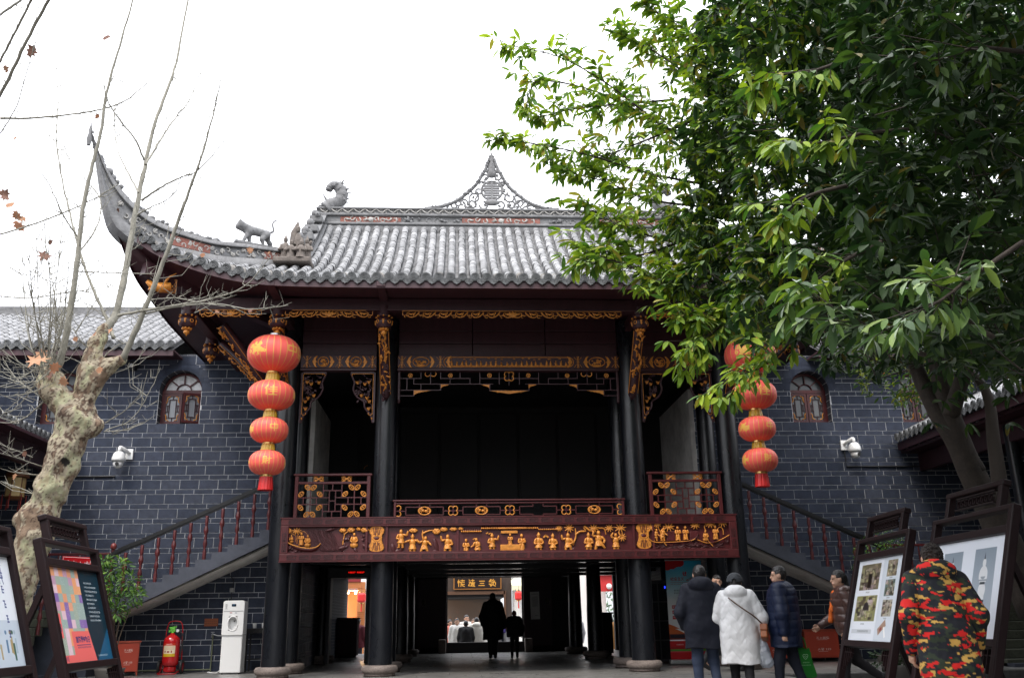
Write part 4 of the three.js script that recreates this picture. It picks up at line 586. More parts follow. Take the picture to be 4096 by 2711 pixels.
  for (let k = -N; k <= N; k++) {
    const x = k * step - 0.06; if (Math.abs(x) > 7.02) continue;
    const pts = []; for (let j = 0; j <= 40; j++) pts.push(roofPoint(x, j / 40));
    const curve = new THREE.CatmullRomCurve3(pts), len = curve.getLength(), n = Math.max(1, Math.floor(len / L));
    const inner = Math.abs(x) < 4.36;
    for (let q = 0; q < n; q++) {
      const a = curve.getPointAt(clamp(q * L / len, 0, 1)), b = curve.getPointAt(clamp((q + 1) * L / len, 0, 1)), d = b.clone().sub(a).normalize();
      const m = M4(a.x + rnd(-0.006, 0.006), a.y + 0.012 + rnd(-0.004, 0.004), a.z, Math.asin(clamp(d.y, -1, 1)), rnd(-0.02, 0.02), 0);
      if (inner ? q < 6 : q < 2) mesh('barrel_tile', tileG, M.tile[Math.floor(Math.pow(rnd(), 1.2) * 5)], roof, m); else rest.push(m);
    }
    const e = roofPoint(x, 0); mesh('round_end_tile', capG, M.cap, roof, M4(e.x, e.y + 0.012, e.z + 0.02, rnd(-0.1, 0.05), rnd(-0.05, 0.05), rnd(6)));
    const xm = x + step / 2; if (Math.abs(xm) < 7.1) {
      const f = roofPoint(xm, 0); mesh('drip_tile', dripG, M.cap, roof, M4(f.x, f.y - 0.045, f.z + 0.02, -0.12 + rnd(-0.06, 0.06), 0, rnd(-0.05, 0.05)));
      const pp = []; for (let j = 0; j <= 30; j++) pp.push(roofPoint(xm, j / 30)); const c2 = new THREE.CatmullRomCurve3(pp), l2 = c2.getLength();
      for (let t = 0; t < l2 - 0.05; t += 0.085) { const a = c2.getPointAt(t / l2), b = c2.getPointAt(Math.min(1, (t + 0.05) / l2)), d = b.clone().sub(a).normalize(); pans.push(M4(a.x, a.y - 0.062, a.z, Math.asin(clamp(d.y, -1, 1)) - 0.12 + rnd(-0.05, 0.05), 0, rnd(-0.06, 0.06))); }
    }
  }
  const inst = (name, g, m, list, shade) => { const o = new THREE.InstancedMesh(g, m, list.length); o.name = name; list.forEach((q, i) => { o.setMatrixAt(i, q); const s = shade(); o.setColorAt(i, lin(s, s * 1.0, s * 1.02)); }); o.castShadow = o.receiveShadow = true; roof.add(o); return stuff(o); };
  inst('upper_barrel_tiles', tileG, mat(1, 1, 1, 0.75, { map: rep(T.weather, 1), bumpMap: rep(T.weather, 2), bumpScale: 0.004 }), rest, () => [0.36, 0.43, 0.29, 0.49, 0.34][Math.floor(rnd(5))]);
  const panG = mergeVertices(mb().put(grid(2, 5, (u, v) => { const a = lerp(-1, 1, v); return V(a * 0.09, 0.028 * a * a - (u > 0.75 ? 0.012 : 0), u < 0.5 ? -0.13 : 0.0 + (u > 0.75 ? 0 : 0)); })).geo(), 1e-5);
  inst('pan_tiles', panG, mat(1, 1, 1, 0.85, { map: rep(T.weather, 1.4) }), pans, () => [0.36, 0.43, 0.29, 0.4, 0.34][Math.floor(rnd(5))]);
  // main ridge
  const rz = RZ + 0.14, Yp = (v) => atZ(1950, 550 + v * 0.6754, rz).y, ytop = Yp(425), y2 = Yp(456), y3 = Yp(472), y4 = Yp(511), y5 = Yp(533);
  const ridge = mb(); const xr = 4.42;
  ridge.rbox(2 * xr, ytop - y2, 0.2, 0, (ytop + y2) / 2, RZ, 0.02).rbox(2 * xr + 0.1, 0.05, 0.3, 0, ytop, RZ, 0.02).rbox(2 * xr + 0.3, y2 - y3, 0.34, 0, (y2 + y3) / 2, RZ, 0.03).rbox(2 * xr + 0.1, y3 - y4 + 0.02, 0.22, 0, (y3 + y4) / 2, RZ, 0.01).rbox(2 * xr, 0.07, 0.32, 0, (y4 + y5) / 2 + 0.03, RZ, 0.03).rbox(2 * xr, 0.4, 0.26, 0, y5 - 0.16, RZ, 0.03);
  ridge.build('main_ridge', M.ridge, roof);
  const wave = mb(); for (let k = 0; k < 64; k++) { const x = -4.3 + k * 0.136, s = k % 2 ? 1 : -1; wave.tube([V(x - 0.07, (ytop + y2) / 2 - s * 0.045, rz - 0.02), V(x, (ytop + y2) / 2 + s * 0.02, rz - 0.015), V(x + 0.07, (ytop + y2) / 2 + s * 0.05, rz - 0.02)], 0.016, 5, 6); wave.tor(0.022, 0.009, x + 0.03, (ytop + y2) / 2 - s * 0.03, rz - 0.03, 4, 8, 4.5, 0, 0, s); } wave.build('ridge_wave_carving', M.ridgelight, roof);
  for (const [x, w] of [[-3.15, 1.45], [0, 1.9], [3.15, 1.45]]) {
    mb().rbox(w, (y3 - y4) * 0.8, 0.02, x, (y3 + y4) / 2, rz - 0.02, 0.008).build('red_ridge_panel', M.ridgered, roof);
    const m = mb(); for (let k = 0; k < 9; k++) { const a = x + lerp(-w * 0.4, w * 0.4, k / 8); m.tor(0.05, 0.013, a, (y3 + y4) / 2 + 0.02 * (k % 2 ? 1 : -1), rz - 0.004, 5, 10, 4.4, 0, 0, k * 1.3); m.sph(0.06, 0.02, 0.02, a + 0.04, (y3 + y4) / 2, rz, 6, 5, 0, 0, k); } m.sph(0.07, 0.06, 0.03, x, (y3 + y4) / 2, rz, 8, 6); m.build('ridge_flower_carving', M.ridgelight, roof);
  }
  for (const x of [-2.1, -1.2, 1.2, 2.1]) { const m = mb(); for (let k = 0; k < 8; k++) m.put(new THREE.IcosahedronGeometry(rnd(0.02, 0.05), 0), M4(x + rnd(-0.25, 0.25), (y3 + y4) / 2 + rnd(-0.05, 0.05), rz - 0.01, rnd(3), rnd(3), rnd(3), 1.4, 1, 0.7)); m.tor(0.06, 0.014, x - 0.35, (y3 + y4) / 2, rz - 0.02, 5, 10, 5).tor(0.06, 0.014, x + 0.35, (y3 + y4) / 2, rz - 0.02, 5, 10, 5); m.build('worn_ridge_carving', M.ridge, roof); }
  // openwork finial on the ridge
  {
    const f = mb(), z = RZ, q = (x, y) => atZ(1100 + x * 0.6754, 550 + y * 0.6754, z), edge = [[895, 420], [985, 408], [1060, 382], [1130, 335], [1185, 285], [1225, 225], [1255, 165], [1272, 120]];
    const c = q(1284, 315), L2 = edge.map(([x, y]) => q(x, y)), base = q(1284, 420).y;
    for (const s of [1, -1]) { const pts = L2.map((p) => V(c.x + s * (p.x - c.x), p.y, z)); f.tube(pts, (t) => 0.05 - 0.012 * t, 6, 40); const sp = spline(pts, 34); sp.forEach((p, i) => { f.sph(rnd(0.035, 0.06), rnd(0.03, 0.05), 0.05, p.x, p.y + rnd(-0.02, 0.03), z + rnd(-0.02, 0.02), 6, 5, 0, 0, rnd(3)); }); for (const [x, y, r] of [[1180, 355, 0.11], [1150, 330, 0.07], [1170, 395, 0.09], [1120, 385, 0.08], [1060, 405, 0.06], [1235, 400, 0.1], [1205, 320, 0.07], [1245, 235, 0.07], [1262, 205, 0.06], [1225, 275, 0.06], [1085, 390, 0.06], [1140, 400, 0.06], [1015, 408, 0.04]]) { const p = q(x, y); f.tor(r, 0.024, c.x + s * (p.x - c.x), p.y, z, 5, 12, 4.8, 0, 0, rnd(6)); f.sph(0.05, 0.03, 0.04, c.x + s * (p.x - c.x) + rnd(-0.05, 0.05), p.y + rnd(-0.06, 0.06), z, 6, 5, 0, 0, rnd(3)); f.tube([V(c.x + s * (p.x - c.x), p.y - r, z), V(c.x + s * (p.x - c.x) + rnd(-0.1, 0.1), Math.max(base, p.y - r - 0.16), z)], 0.022, 5); } }
    const R = Math.abs(q(1345, 315).x - c.x); f.tor(R, 0.03, c.x, c.y, z, 6, 30);
    for (let k = -3; k <= 3; k++) { const y = k * R * 0.25, w = Math.sqrt(Math.max(0.01, R * R - y * y)) * (k % 2 ? 1.55 : 1.9); f.box(w, 0.035, 0.05, c.x, c.y + y, z); } f.box(0.04, R * 1.8, 0.05, c.x, c.y, z + 0.003);
    const tp = q(1277, 90); f.lathe([[0.05, -0.62], [0.075, -0.5], [0.04, -0.42], [0.08, -0.34], [0.045, -0.26], [0.06, -0.2], [0.03, -0.12], [0.04, -0.08], [0.012, 0], [0, 0.02]], 10, c.x - 0.0, tp.y, z); f.sph(0.12, 0.12, 0.06, c.x, q(1284, 215).y, z, 8, 6).sph(0.1, 0.14, 0.05, c.x, q(1284, 190).y + 0.05, z, 8, 6).sph(0.2, 0.09, 0.06, c.x, q(1284, 385).y, z, 8, 6);
    f.build('openwork_finial', M.ridge, roof);
  }
  // dragon fish at the ridge ends
  for (const s of [-1, 1]) {
    const q = (x, y) => { const p = atZ(1100 + x * 0.6754, 550 + y * 0.6754, RZ); return s < 0 ? p : V(-p.x, p.y, p.z); }, m = mb();
    const sp = [[300, 425], [335, 400], [375, 385], [395, 345], [380, 300], [350, 283], [325, 295], [318, 315]].map(([x, y]) => q(x, y)); m.tube(sp, (t) => (0.2 - 0.12 * t) * (1 + 0.05 * Math.sin(t * 60)), 8, 40);
    for (const [x, y, a, b] of [[390, 318, 420, 285], [398, 330, 432, 303], [398, 352, 425, 345], [392, 375, 415, 380], [385, 300, 395, 272], [358, 285, 358, 262], [330, 290, 312, 275], [322, 300, 298, 298]]) m.tube([q(x, y), q((x + a) / 2, (y + b) / 2), q(a, b)], [0.085, 0.05, 0.006], 5);
    for (let k = 0; k < 16; k++) { const t = spline(sp, 30)[4 + k], o = V(t.x - q(345, 335).x, t.y - q(345, 335).y, 0).normalize(); m.tube([t, t.clone().addScaledVector(o, 0.16 + 0.07 * (k % 3)).add(V(rnd(-0.05, 0.05), rnd(-0.03, 0.06), rnd(-0.06, 0.06)))], [0.05, 0.006], 4); m.put(new THREE.IcosahedronGeometry(0.05, 0), M4(t.x + rnd(-0.08, 0.08), t.y + rnd(-0.08, 0.08), t.z + 0.1, rnd(3), rnd(3), 0)); } m.tube([q(305, 375), q(292, 350), q(282, 335)], [0.03, 0.025, 0.012], 5).sph(0.1, 0.09, 0.08, q(300, 395).x, q(300, 395).y, RZ, 8, 6); for (let k = 0; k < 6; k++) { const p = q(270 + k * 14, 415); m.tor(0.06, 0.018, p.x, p.y, RZ, 5, 9, 4, 0, 0, k); } m.build('ridge_dragon_fish', M.ridge, roof);
  }
  // gable ridges with stepped figures
  for (const s of [-1, 1]) {
    const gx = s * 4.36, m = mb(), path = []; for (let k = 0; k <= 14; k++) { const p = roofPoint(4.3, lerp(0.42, 0.99, k / 14)); path.push(V(gx, p.y, p.z)); }
    for (const [w, h, o] of [[0.34, 0.12, 0.06], [0.22, 0.2, 0.2], [0.3, 0.07, 0.33]]) m.put(grid(14, 4, (u, v) => { const p = path[Math.round(u * 14)], c = [[-1, -1], [-1, 1], [1, 1], [1, -1], [-1, -1]][Math.round(v * 4)]; return V(p.x + c[0] * w / 2, p.y + o + c[1] * h / 2, p.z); }));
    for (let k = 1; k < 12; k += 3) { const p = path[k + 1]; m.rbox(0.3, 0.16, 0.3, gx, p.y + 0.42, p.z, 0.02).tor(0.07, 0.02, gx, p.y + 0.56, p.z, 5, 9, 4.5, 0, 0, k).sph(0.09, 0.1, 0.08, gx - 0.03, p.y + 0.56, p.z + 0.1, 7, 5); for (let j = 0; j < 5; j++) m.put(new THREE.IcosahedronGeometry(rnd(0.04, 0.08), 0), M4(gx + rnd(-0.1, 0.1) - s * -0.02, p.y + rnd(0.1, 0.6), p.z + rnd(-0.1, 0.2), rnd(3), rnd(3), rnd(3))); }
    m.build('gable_ridge', M.ridge, roof);
    const e = path[0], f = mb(); f.rbox(0.75, 0.12, 0.5, gx - s * -0.05, e.y + 0.02, e.z + 0.16, 0.03); // figure group at the foot of the gable ridge
    for (const [dx, dz, h] of [[-0.22, 0.2, 0.55], [0.02, 0.16, 0.85], [0.22, 0.22, 0.5], [-0.08, 0.3, 0.42], [0.12, 0.34, 0.4]]) { const x = gx + dx, z = e.z + dz, y = e.y + 0.06; f.lathe([[0.11, 0], [0.085, h * 0.3], [0.1, h * 0.5], [0.06, h * 0.66], [0.035, h * 0.72]], 8, x, y, z).sph(0.045, 0.06, 0.045, x, y + h * 0.82, z, 7, 6).lathe([[0.05, 0], [0.02, 0.06], [0, 0.13]], 6, x, y + h * 0.86, z); for (const t of [-1, 1]) f.tube([V(x + t * 0.08, y + h * 0.6, z), V(x + t * 0.12, y + h * 0.42, z + 0.05), V(x + t * 0.03, y + h * 0.4, z + 0.1)], 0.028, 5); }
    for (let j = 0; j < 18; j++) f.put(new THREE.IcosahedronGeometry(rnd(0.04, 0.09), 0), M4(gx + rnd(-0.3, 0.3), e.y + rnd(0.05, 0.5), e.z + rnd(0.0, 0.16), rnd(3), rnd(3), rnd(3), 1, 1.6, 1)); f.tube([V(gx - 0.06, e.y + 0.5, e.z + 0.05), V(gx - 0.08, e.y + 0.75, e.z + 0.05), V(gx - 0.02, e.y + 0.98, e.z + 0.05)], [0.12, 0.08, 0.02], 6);
    f.build('ridge_figure_group', mat(0.2, 0.17, 0.15, 0.9, { map: rep(T.weather, 2) }), roof);
  }
  // hip ridges sweeping up to the corner tips
  const TX = [4.6, 5.33, 5.89, 6.33, 6.74, 7.06, 7.32, 7.52, 7.68], TY = [8.34, 8.2, 8.06, 8.06, 8.13, 8.34, 8.68, 9.04, 9.5], BX = [4.6, 5.6, 6.14, 6.85, 7.22, 7.34, 7.46, 7.6, 7.68], BY = [7.98, 7.64, 7.56, 7.5, 7.72, 7.99, 8.52, 9.2, 9.48];
  for (const s of [-1, 1]) {
    const top = (x) => smooth(TX, TY, x), bot = (x) => smooth(BX, BY, x), xs = []; for (let k = 0; k <= 44; k++) xs.push(lerp(4.6, 7.68, 1 - Math.pow(1 - k / 44, 1.4)));
    const nx = 0.675 * s, nz = -0.738, wide = (x) => x > 7.1 ? lerp(0.17, 0.03, (x - 7.1) / 0.58) : 0.17;
    const slab = (f0, f1, w) => grid(44, 4, (u, v) => { const x = xs[Math.round(u * 44)], c = [[-1, 0], [-1, 1], [1, 1], [1, 0], [-1, 0]][Math.round(v * 4)], t = wide(x) * w; return V(s * x + c[0] * nx * t, lerp(bot(x), top(x), c[1] ? f1 : f0), hipZ(x) + c[0] * nz * t); });
    mb().put(slab(0, 0.3, 1.15)).put(slab(0.3, 0.78, 0.75)).put(slab(0.78, 0.93, 1.1)).put(slab(0.93, 1, 0.6)).build('hip_ridge', M.ridge, roof);
    const F = (x, f, o) => V(s * x - s * 0.675 * o * -1 * -1, lerp(bot(x), top(x), f), hipZ(x) + 0.738 * o);
    const face = (x, f) => { const t = wide(x) * 0.78; return V(s * x - nx * t, lerp(bot(x), top(x), f), hipZ(x) - nz * t); };
    for (const [a, b] of [[4.75, 5.05], [5.9, 6.5]]) mb().put(grid(10, 2, (u, v) => face(lerp(a, b, u), lerp(0.36, 0.72, v)).add(V(-nx * 0.012, 0, -nz * 0.012)))).build('red_ridge_panel', M.ridgered, roof);
    const c = mb(); for (let k = 0; k < 30; k++) { const x = lerp(4.8, 7.2, k / 29), p = face(x, 0.55 + 0.1 * Math.sin(k * 2)); c.tor(0.04, 0.013, p.x, p.y, p.z + 0.01, 5, 9, 4.4, 0, s * -0.74, k * 1.7); if (k % 2) c.sph(0.07, 0.022, 0.02, p.x, p.y, p.z + 0.01, 6, 5, 0, s * -0.74, k); } c.build('hip_ridge_carving', M.ridgelight, roof);
    const b = mb(); for (let k = 0; k < 90; k++) { const x = lerp(5.75, 7.66, k / 89), r = x > 7.35 ? lerp(0.085, 0.03, (x - 7.35) / 0.31) : 0.055; b.sph(r * rnd(0.7, 1.25), r * rnd(0.6, 1.1), r * 0.8, s * x + rnd(-0.03, 0.03), top(x) + rnd(-0.05, 0.05) + (x > 7.3 ? 0 : 0.02), hipZ(x) + rnd(-0.03, 0.03), 6, 5, 0, 0, rnd(3)); } const tip = V(s * 7.68, 9.5, hipZ(7.68)); b.lathe([[0.03, -0.3], [0.05, -0.18], [0.03, -0.06], [0.035, 0], [0.012, 0.12], [0, 0.22]], 8, tip.x, tip.y, tip.z); b.build('hip_ridge_beads', M.ridge, roof);
    // tiger walking along the hip ridge
    const at = s < 0 ? atZ(1020, 985, 0.75) : V(5.2, 8.2, 0.75); const gy = top(Math.abs(at.x)) ;
    const f = union([cone([-0.16, 0.26, 0], [0.16, 0.24, 0], 0.075, 0.07), cone([-0.17, 0.27, 0], [-0.26, 0.3, 0.01], 0.06, 0.075), cone([-0.26, 0.28, 0.01], [-0.32, 0.26, 0.02], 0.055, 0.035), cone([-0.14, 0.2, 0.03], [-0.22, 0.02, 0.04], 0.04, 0.026), cone([-0.12, 0.2, -0.03], [-0.09, 0.02, -0.04], 0.04, 0.026), cone([0.15, 0.2, 0.03], [0.08, 0.12, 0.04], 0.05, 0.03), cone([0.08, 0.12, 0.04], [0.11, 0.02, 0.04], 0.03, 0.025), cone([0.16, 0.2, -0.03], [0.24, 0.1, -0.04], 0.05, 0.03), cone([0.24, 0.1, -0.04], [0.25, 0.02, -0.04], 0.03, 0.025), cone([-0.29, 0.37, 0.05], [-0.28, 0.33, 0.04], 0.018, 0.02), cone([-0.29, 0.37, -0.03], [-0.28, 0.33, -0.02], 0.018, 0.02)], 0.05);
    const tg2 = mb().put(nets(f, [-0.4, -0.03, -0.12], [0.34, 0.42, 0.12], 0.016)).tube([V(0.2, 0.27, 0), V(0.27, 0.32, 0), V(0.25, 0.45, 0), V(0.3, 0.52, 0), V(0.42, 0.54, 0)], [0.022, 0.018, 0.015, 0.012, 0.005], 6, 14).rbox(0.7, 0.05, 0.14, 0, 0.0, 0, 0.01);
    const t = tg2.build('ridge_tiger', M.ridge, roof); t.position.set(at.x, gy + 0.02, hipZ(at.x)); t.rotation.y = s < 0 ? 0.5 : Math.PI - 0.5; t.scale.setScalar(1.25);
  }
}

// ================= brick wings either side of the stage =================
const PITCH = 0.3235, TALL = 0.2165, BL = 0.4245, JT = 0.012;
const brickG = [0, 1, 2, 3].map((k) => { const g = mb().box(1, 1, 1).geo(); const uv = g.attributes.uv; for (let i = 0; i < uv.count; i++) uv.setXY(i, uv.getX(i) * 0.42 + k * 0.37, uv.getY(i) * 0.21 + k * 0.23); return g; });
// bricks on the plane z = zp from x0 to x1; cut(y) lists openings [a, b] at that height; returns placements
function bricksFor(x0, x1, y0, y1, phase, cut) {
  const out = []; let row = Math.round((y0) / PITCH) * 2, y = y0;
  for (let k = 0; y < y1 - 0.02; k++) {
    const h = k % 2 ? PITCH - TALL : TALL, yt = Math.min(y + h, y1), off = phase + (k % 2 ? BL * 0.5 : 0) + (k % 4 > 1 ? BL * 0.27 : 0);
    const spans = []; let segs = [[x0, x1]]; for (const [a, b] of cut((y + yt) / 2, y, yt)) segs = segs.flatMap(([p, q]) => b <= p || a >= q ? [[p, q]] : [[p, a], [b, q]].filter(([u, v]) => v - u > 0.03));
    for (const [p, q] of segs) for (let i = Math.floor((p - off) / BL); off + i * BL < q; i++) { const a = Math.max(p, off + i * BL), b = Math.min(q, off + (i + 1) * BL); if (b - a > 0.035) spans.push([a, b]); }
    for (const [a, b] of spans) out.push({ x: (a + b) / 2, y: (y + yt) / 2, w: b - a - JT, h: yt - y - JT, tall: k % 2 === 0 });
    y = yt;
  }
  return out;
}
const archPath = (P, cx, yb, w, hs) => { const p = new P(); p.moveTo(cx - w / 2, yb); p.lineTo(cx + w / 2, yb); p.lineTo(cx + w / 2, yb + hs); p.absarc(cx, yb + hs, w / 2, 0, Math.PI, false); p.lineTo(cx - w / 2, yb); return p; };
function wallBricks(list, parent, zp, depth, limit) {
  const near = list.filter((b) => b.tall && b.w > 0.12).sort((a, b) => a.rank - b.rank).slice(0, limit), set = new Set(near), far = list.filter((b) => !set.has(b));
  for (const b of near) { const m = mesh('brick', brickG[Math.floor(rnd(4))], M.brick[Math.floor(rnd(4))], parent); m.position.set(b.x, b.y, zp - depth / 2 + rnd(-0.0015, 0.0015)); m.scale.set(b.w, b.h, depth); }
  const o = new THREE.InstancedMesh(brickG[0], phys(1, 1, 1, 0.75, { specularIntensity: 0.45, map: rep(T.mottle, 1.3), bumpMap: rep(T.fine, 1.7), bumpScale: 0.002 }), far.length); o.name = 'more_bricks';
  far.forEach((b, i) => { o.setMatrixAt(i, M4(b.x, b.y, zp - depth / 2 + rnd(-0.0015, 0.0015), 0, 0, 0, b.w, b.h, depth)); const s = rnd(0.85, 1.15); o.setColorAt(i, lin(0.05 * s, 0.06 * s, 0.09 * s)); }); o.castShadow = o.receiveShadow = true; parent.add(o); stuff(o);
}
const smallTile = (() => { const seg = 6, L = 0.235, p = []; for (const [zz, r] of [[0.01, 0.082], [-L * 0.1, 0.078], [-L * 1.02, 0.072]]) for (let j = 0; j <= seg; j++) { const a = j / seg * Math.PI; p.push([Math.cos(a) * r, Math.sin(a) * r * 0.95, zz]); } return mergeVertices(mb().put(grid(2, seg, (u, v) => V(...p[Math.round(u * 2) * (seg + 1) + Math.round(v * seg)]))).geo(), 1e-4); })();
const roundCap = mb().cyl(0.086, 0.086, 0.03, 0, 0, 0, 14, Math.PI / 2).tor(0.064, 0.01, 0, 0, 0.016, 5, 14).tor(0.03, 0.008, 0, 0, 0.016, 5, 10).geo();
const dripCap = (() => { const s = new THREE.Shape(); s.moveTo(-0.088, 0.05); s.quadraticCurveTo(0, 0.01, 0.088, 0.05); s.quadraticCurveTo(0.1, -0.02, 0.06, -0.05); s.lineTo(0, -0.1); s.lineTo(-0.06, -0.05); s.quadraticCurveTo(-0.1, -0.02, -0.088, 0.05); return mb().ext(s, 0.012, 0.004, M4(), 5).geo(); })();
// straight tiled slope in local axes: eave along x at z = 0, rising towards -z
function tiledSlope(parent, x0, x1, run, rise, light) {
  const len = Math.hypot(run, rise), an = Math.atan2(rise, run), list = [], pans = [], step = 0.2255;
  for (let x = x0 + 0.1; x < x1; x += step) {
    for (let q = 0; q < len / 0.235; q++) { const d = q * 0.235; list.push(M4(x + rnd(-0.006, 0.006), d * Math.sin(an) + rnd(-0.004, 0.004), -d * Math.cos(an), an, rnd(-0.02, 0.02), 0)); }
    mesh('round_end_tile', roundCap, M.cap, parent, M4(x, 0.01, 0.02, rnd(-0.1, 0.05), 0, rnd(6)));
    if (x + step < x1) mesh('drip_tile', dripCap, M.cap, parent, M4(x + step / 2, -0.05, 0.02, -0.12, 0, rnd(-0.05, 0.05)));
  }
  const o = new THREE.InstancedMesh(smallTile, mat(1, 1, 1, 0.7, { map: rep(T.weather, 1) }), list.length); o.name = 'barrel_tiles'; list.forEach((m, i) => { o.setMatrixAt(i, m); const s = rnd(0.8, 1.2) * light; o.setColorAt(i, lin(s, s, s * 1.02)); }); o.castShadow = o.receiveShadow = true; parent.add(o); stuff(o);
  mb().put(grid(1, 6, (u, v) => V(lerp(x0, x1, u), v * rise - 0.07, -v * run))).put(grid(1, 6, (u, v) => V(lerp(x0, x1, u), v * rise - 0.13, -v * run))).build('roof_deck', M.pan, parent);
}
function archedWindow(parent, cx, yb, w, hs, open) {
  const win = part('arched_window', parent, cx, yb, -3.28), z = 0;
  const fr = mb().span(-w / 2, -w / 2 + 0.05, 0, hs, -0.04, 0.04).span(w / 2 - 0.05, w / 2, 0, hs, -0.04, 0.04).span(-w / 2, w / 2, 0, 0.05, -0.04, 0.04).span(-w / 2, w / 2, hs - 0.03, hs + 0.05, -0.045, 0.045);
  const arc = []; for (let k = 0; k <= 16; k++) { const a = k / 16 * Math.PI; arc.push(V(Math.cos(a) * (w / 2 - 0.03), hs + Math.sin(a) * (w / 2 - 0.03), 0)); } fr.tube(arc, 0.035, 6);
  const a2 = []; for (let k = 0; k <= 12; k++) { const a = k / 12 * Math.PI; a2.push(V(Math.cos(a) * 0.17, hs + 0.03 + Math.sin(a) * 0.17, 0.005)); } fr.tube(a2, 0.016, 6);
  for (const a of [Math.PI / 4.2, Math.PI / 2, Math.PI - Math.PI / 4.2]) fr.bar(V(Math.cos(a) * 0.17, hs + 0.03 + Math.sin(a) * 0.17, 0.005), V(Math.cos(a) * (w / 2 - 0.04), hs + Math.sin(a) * (w / 2 - 0.04), 0.005), 0.03, 0.03);
  fr.build('window_frame', M.maroon, win);
  mesh('fanlight_pane', metreUV(new THREE.ShapeGeometry((() => { const s = new THREE.Shape(); s.absarc(0, hs + 0.02, w / 2 - 0.04, 0, Math.PI, false); return s; })(), 14).toNonIndexed()), open ? M.skywhite : mat(0.1, 0.11, 0.12, 0.2), win, M4(0, 0, -0.02));  // left window: white pane colour stands in for reflected sky
  for (const s of [-1, 1]) {
    const cw = w / 2 - 0.06, ch = hs - 0.09, c = part('casement', win, s * (w / 2 - 0.05), 0.05, 0.02); c.rotation.y = open && s > 0 ? 0.42 : open ? -0.05 : 0; // hinged at the jamb
    const ox = -s * cw / 2, m = mb(), e = 0.055, lb = mb(), gd = mb();
    m.span(ox - cw / 2, ox - cw / 2 + e, 0, ch, -0.02, 0.02).span(ox + cw / 2 - e, ox + cw / 2, 0, ch, -0.02, 0.02).span(ox - cw / 2 + e, ox + cw / 2 - e, 0, e, -0.02, 0.02).span(ox - cw / 2 + e, ox + cw / 2 - e, ch - e, ch, -0.02, 0.02);
    const iw = cw / 2 - e, ih = ch / 2 - e, L = (a, b, c2, d) => lb.span(ox + Math.min(a, c2) - 0.009, ox + Math.max(a, c2) + 0.009, ch / 2 + Math.min(b, d) - 0.009, ch / 2 + Math.max(b, d) + 0.009, -0.004, 0.016);
    for (const t of [-1, 1]) { L(t * iw * 0.5, -ih * 0.72, t * iw * 0.5, ih * 0.72); L(-iw * 0.5, t * ih * 0.72, iw * 0.5, t * ih * 0.72); L(0, t * ih * 0.72, 0, t * ih); for (const u of [-1, 1]) { L(t * iw * 0.5, u * ih * 0.25, t * iw, u * ih * 0.25); } L(t * iw * 0.75, -ih * 0.25, t * iw * 0.75, ih * 0.25); }
    for (const t of [-1, 1]) for (const u of [-1, 1]) { gd.tube([V(ox + t * iw * 0.98, ch / 2 + u * ih * 0.45, 0.015), V(ox + t * iw * 0.8, ch / 2 + u * ih * 0.62, 0.02), V(ox + t * iw * 0.82, ch / 2 + u * ih * 0.86, 0.02), V(ox + t * iw * 0.4, ch / 2 + u * ih * 0.97, 0.015)], 0.012, 5, 10); }
    const g = m.build('casement_frame', M.maroon, win), l = lb.build('casement_lattice', M.darkmaroon, win), q = gd.build('casement_gilding', M.gold, win), p = mesh('casement_pane', metreUV(new THREE.PlaneGeometry(cw - 2 * e, ch - 2 * e).toNonIndexed()), open ? mat(0.3, 0.31, 0.33, 0.2) : mat(0.12, 0.125, 0.13, 0.2), win, M4(0, 0, 0));
    p.geometry.translate(ox, ch / 2, -0.01); for (const o of [g, l, q, p]) { o.position.copy(c.position); o.rotation.copy(c.rotation); } win.remove(c);
  }
}
const wings = [];
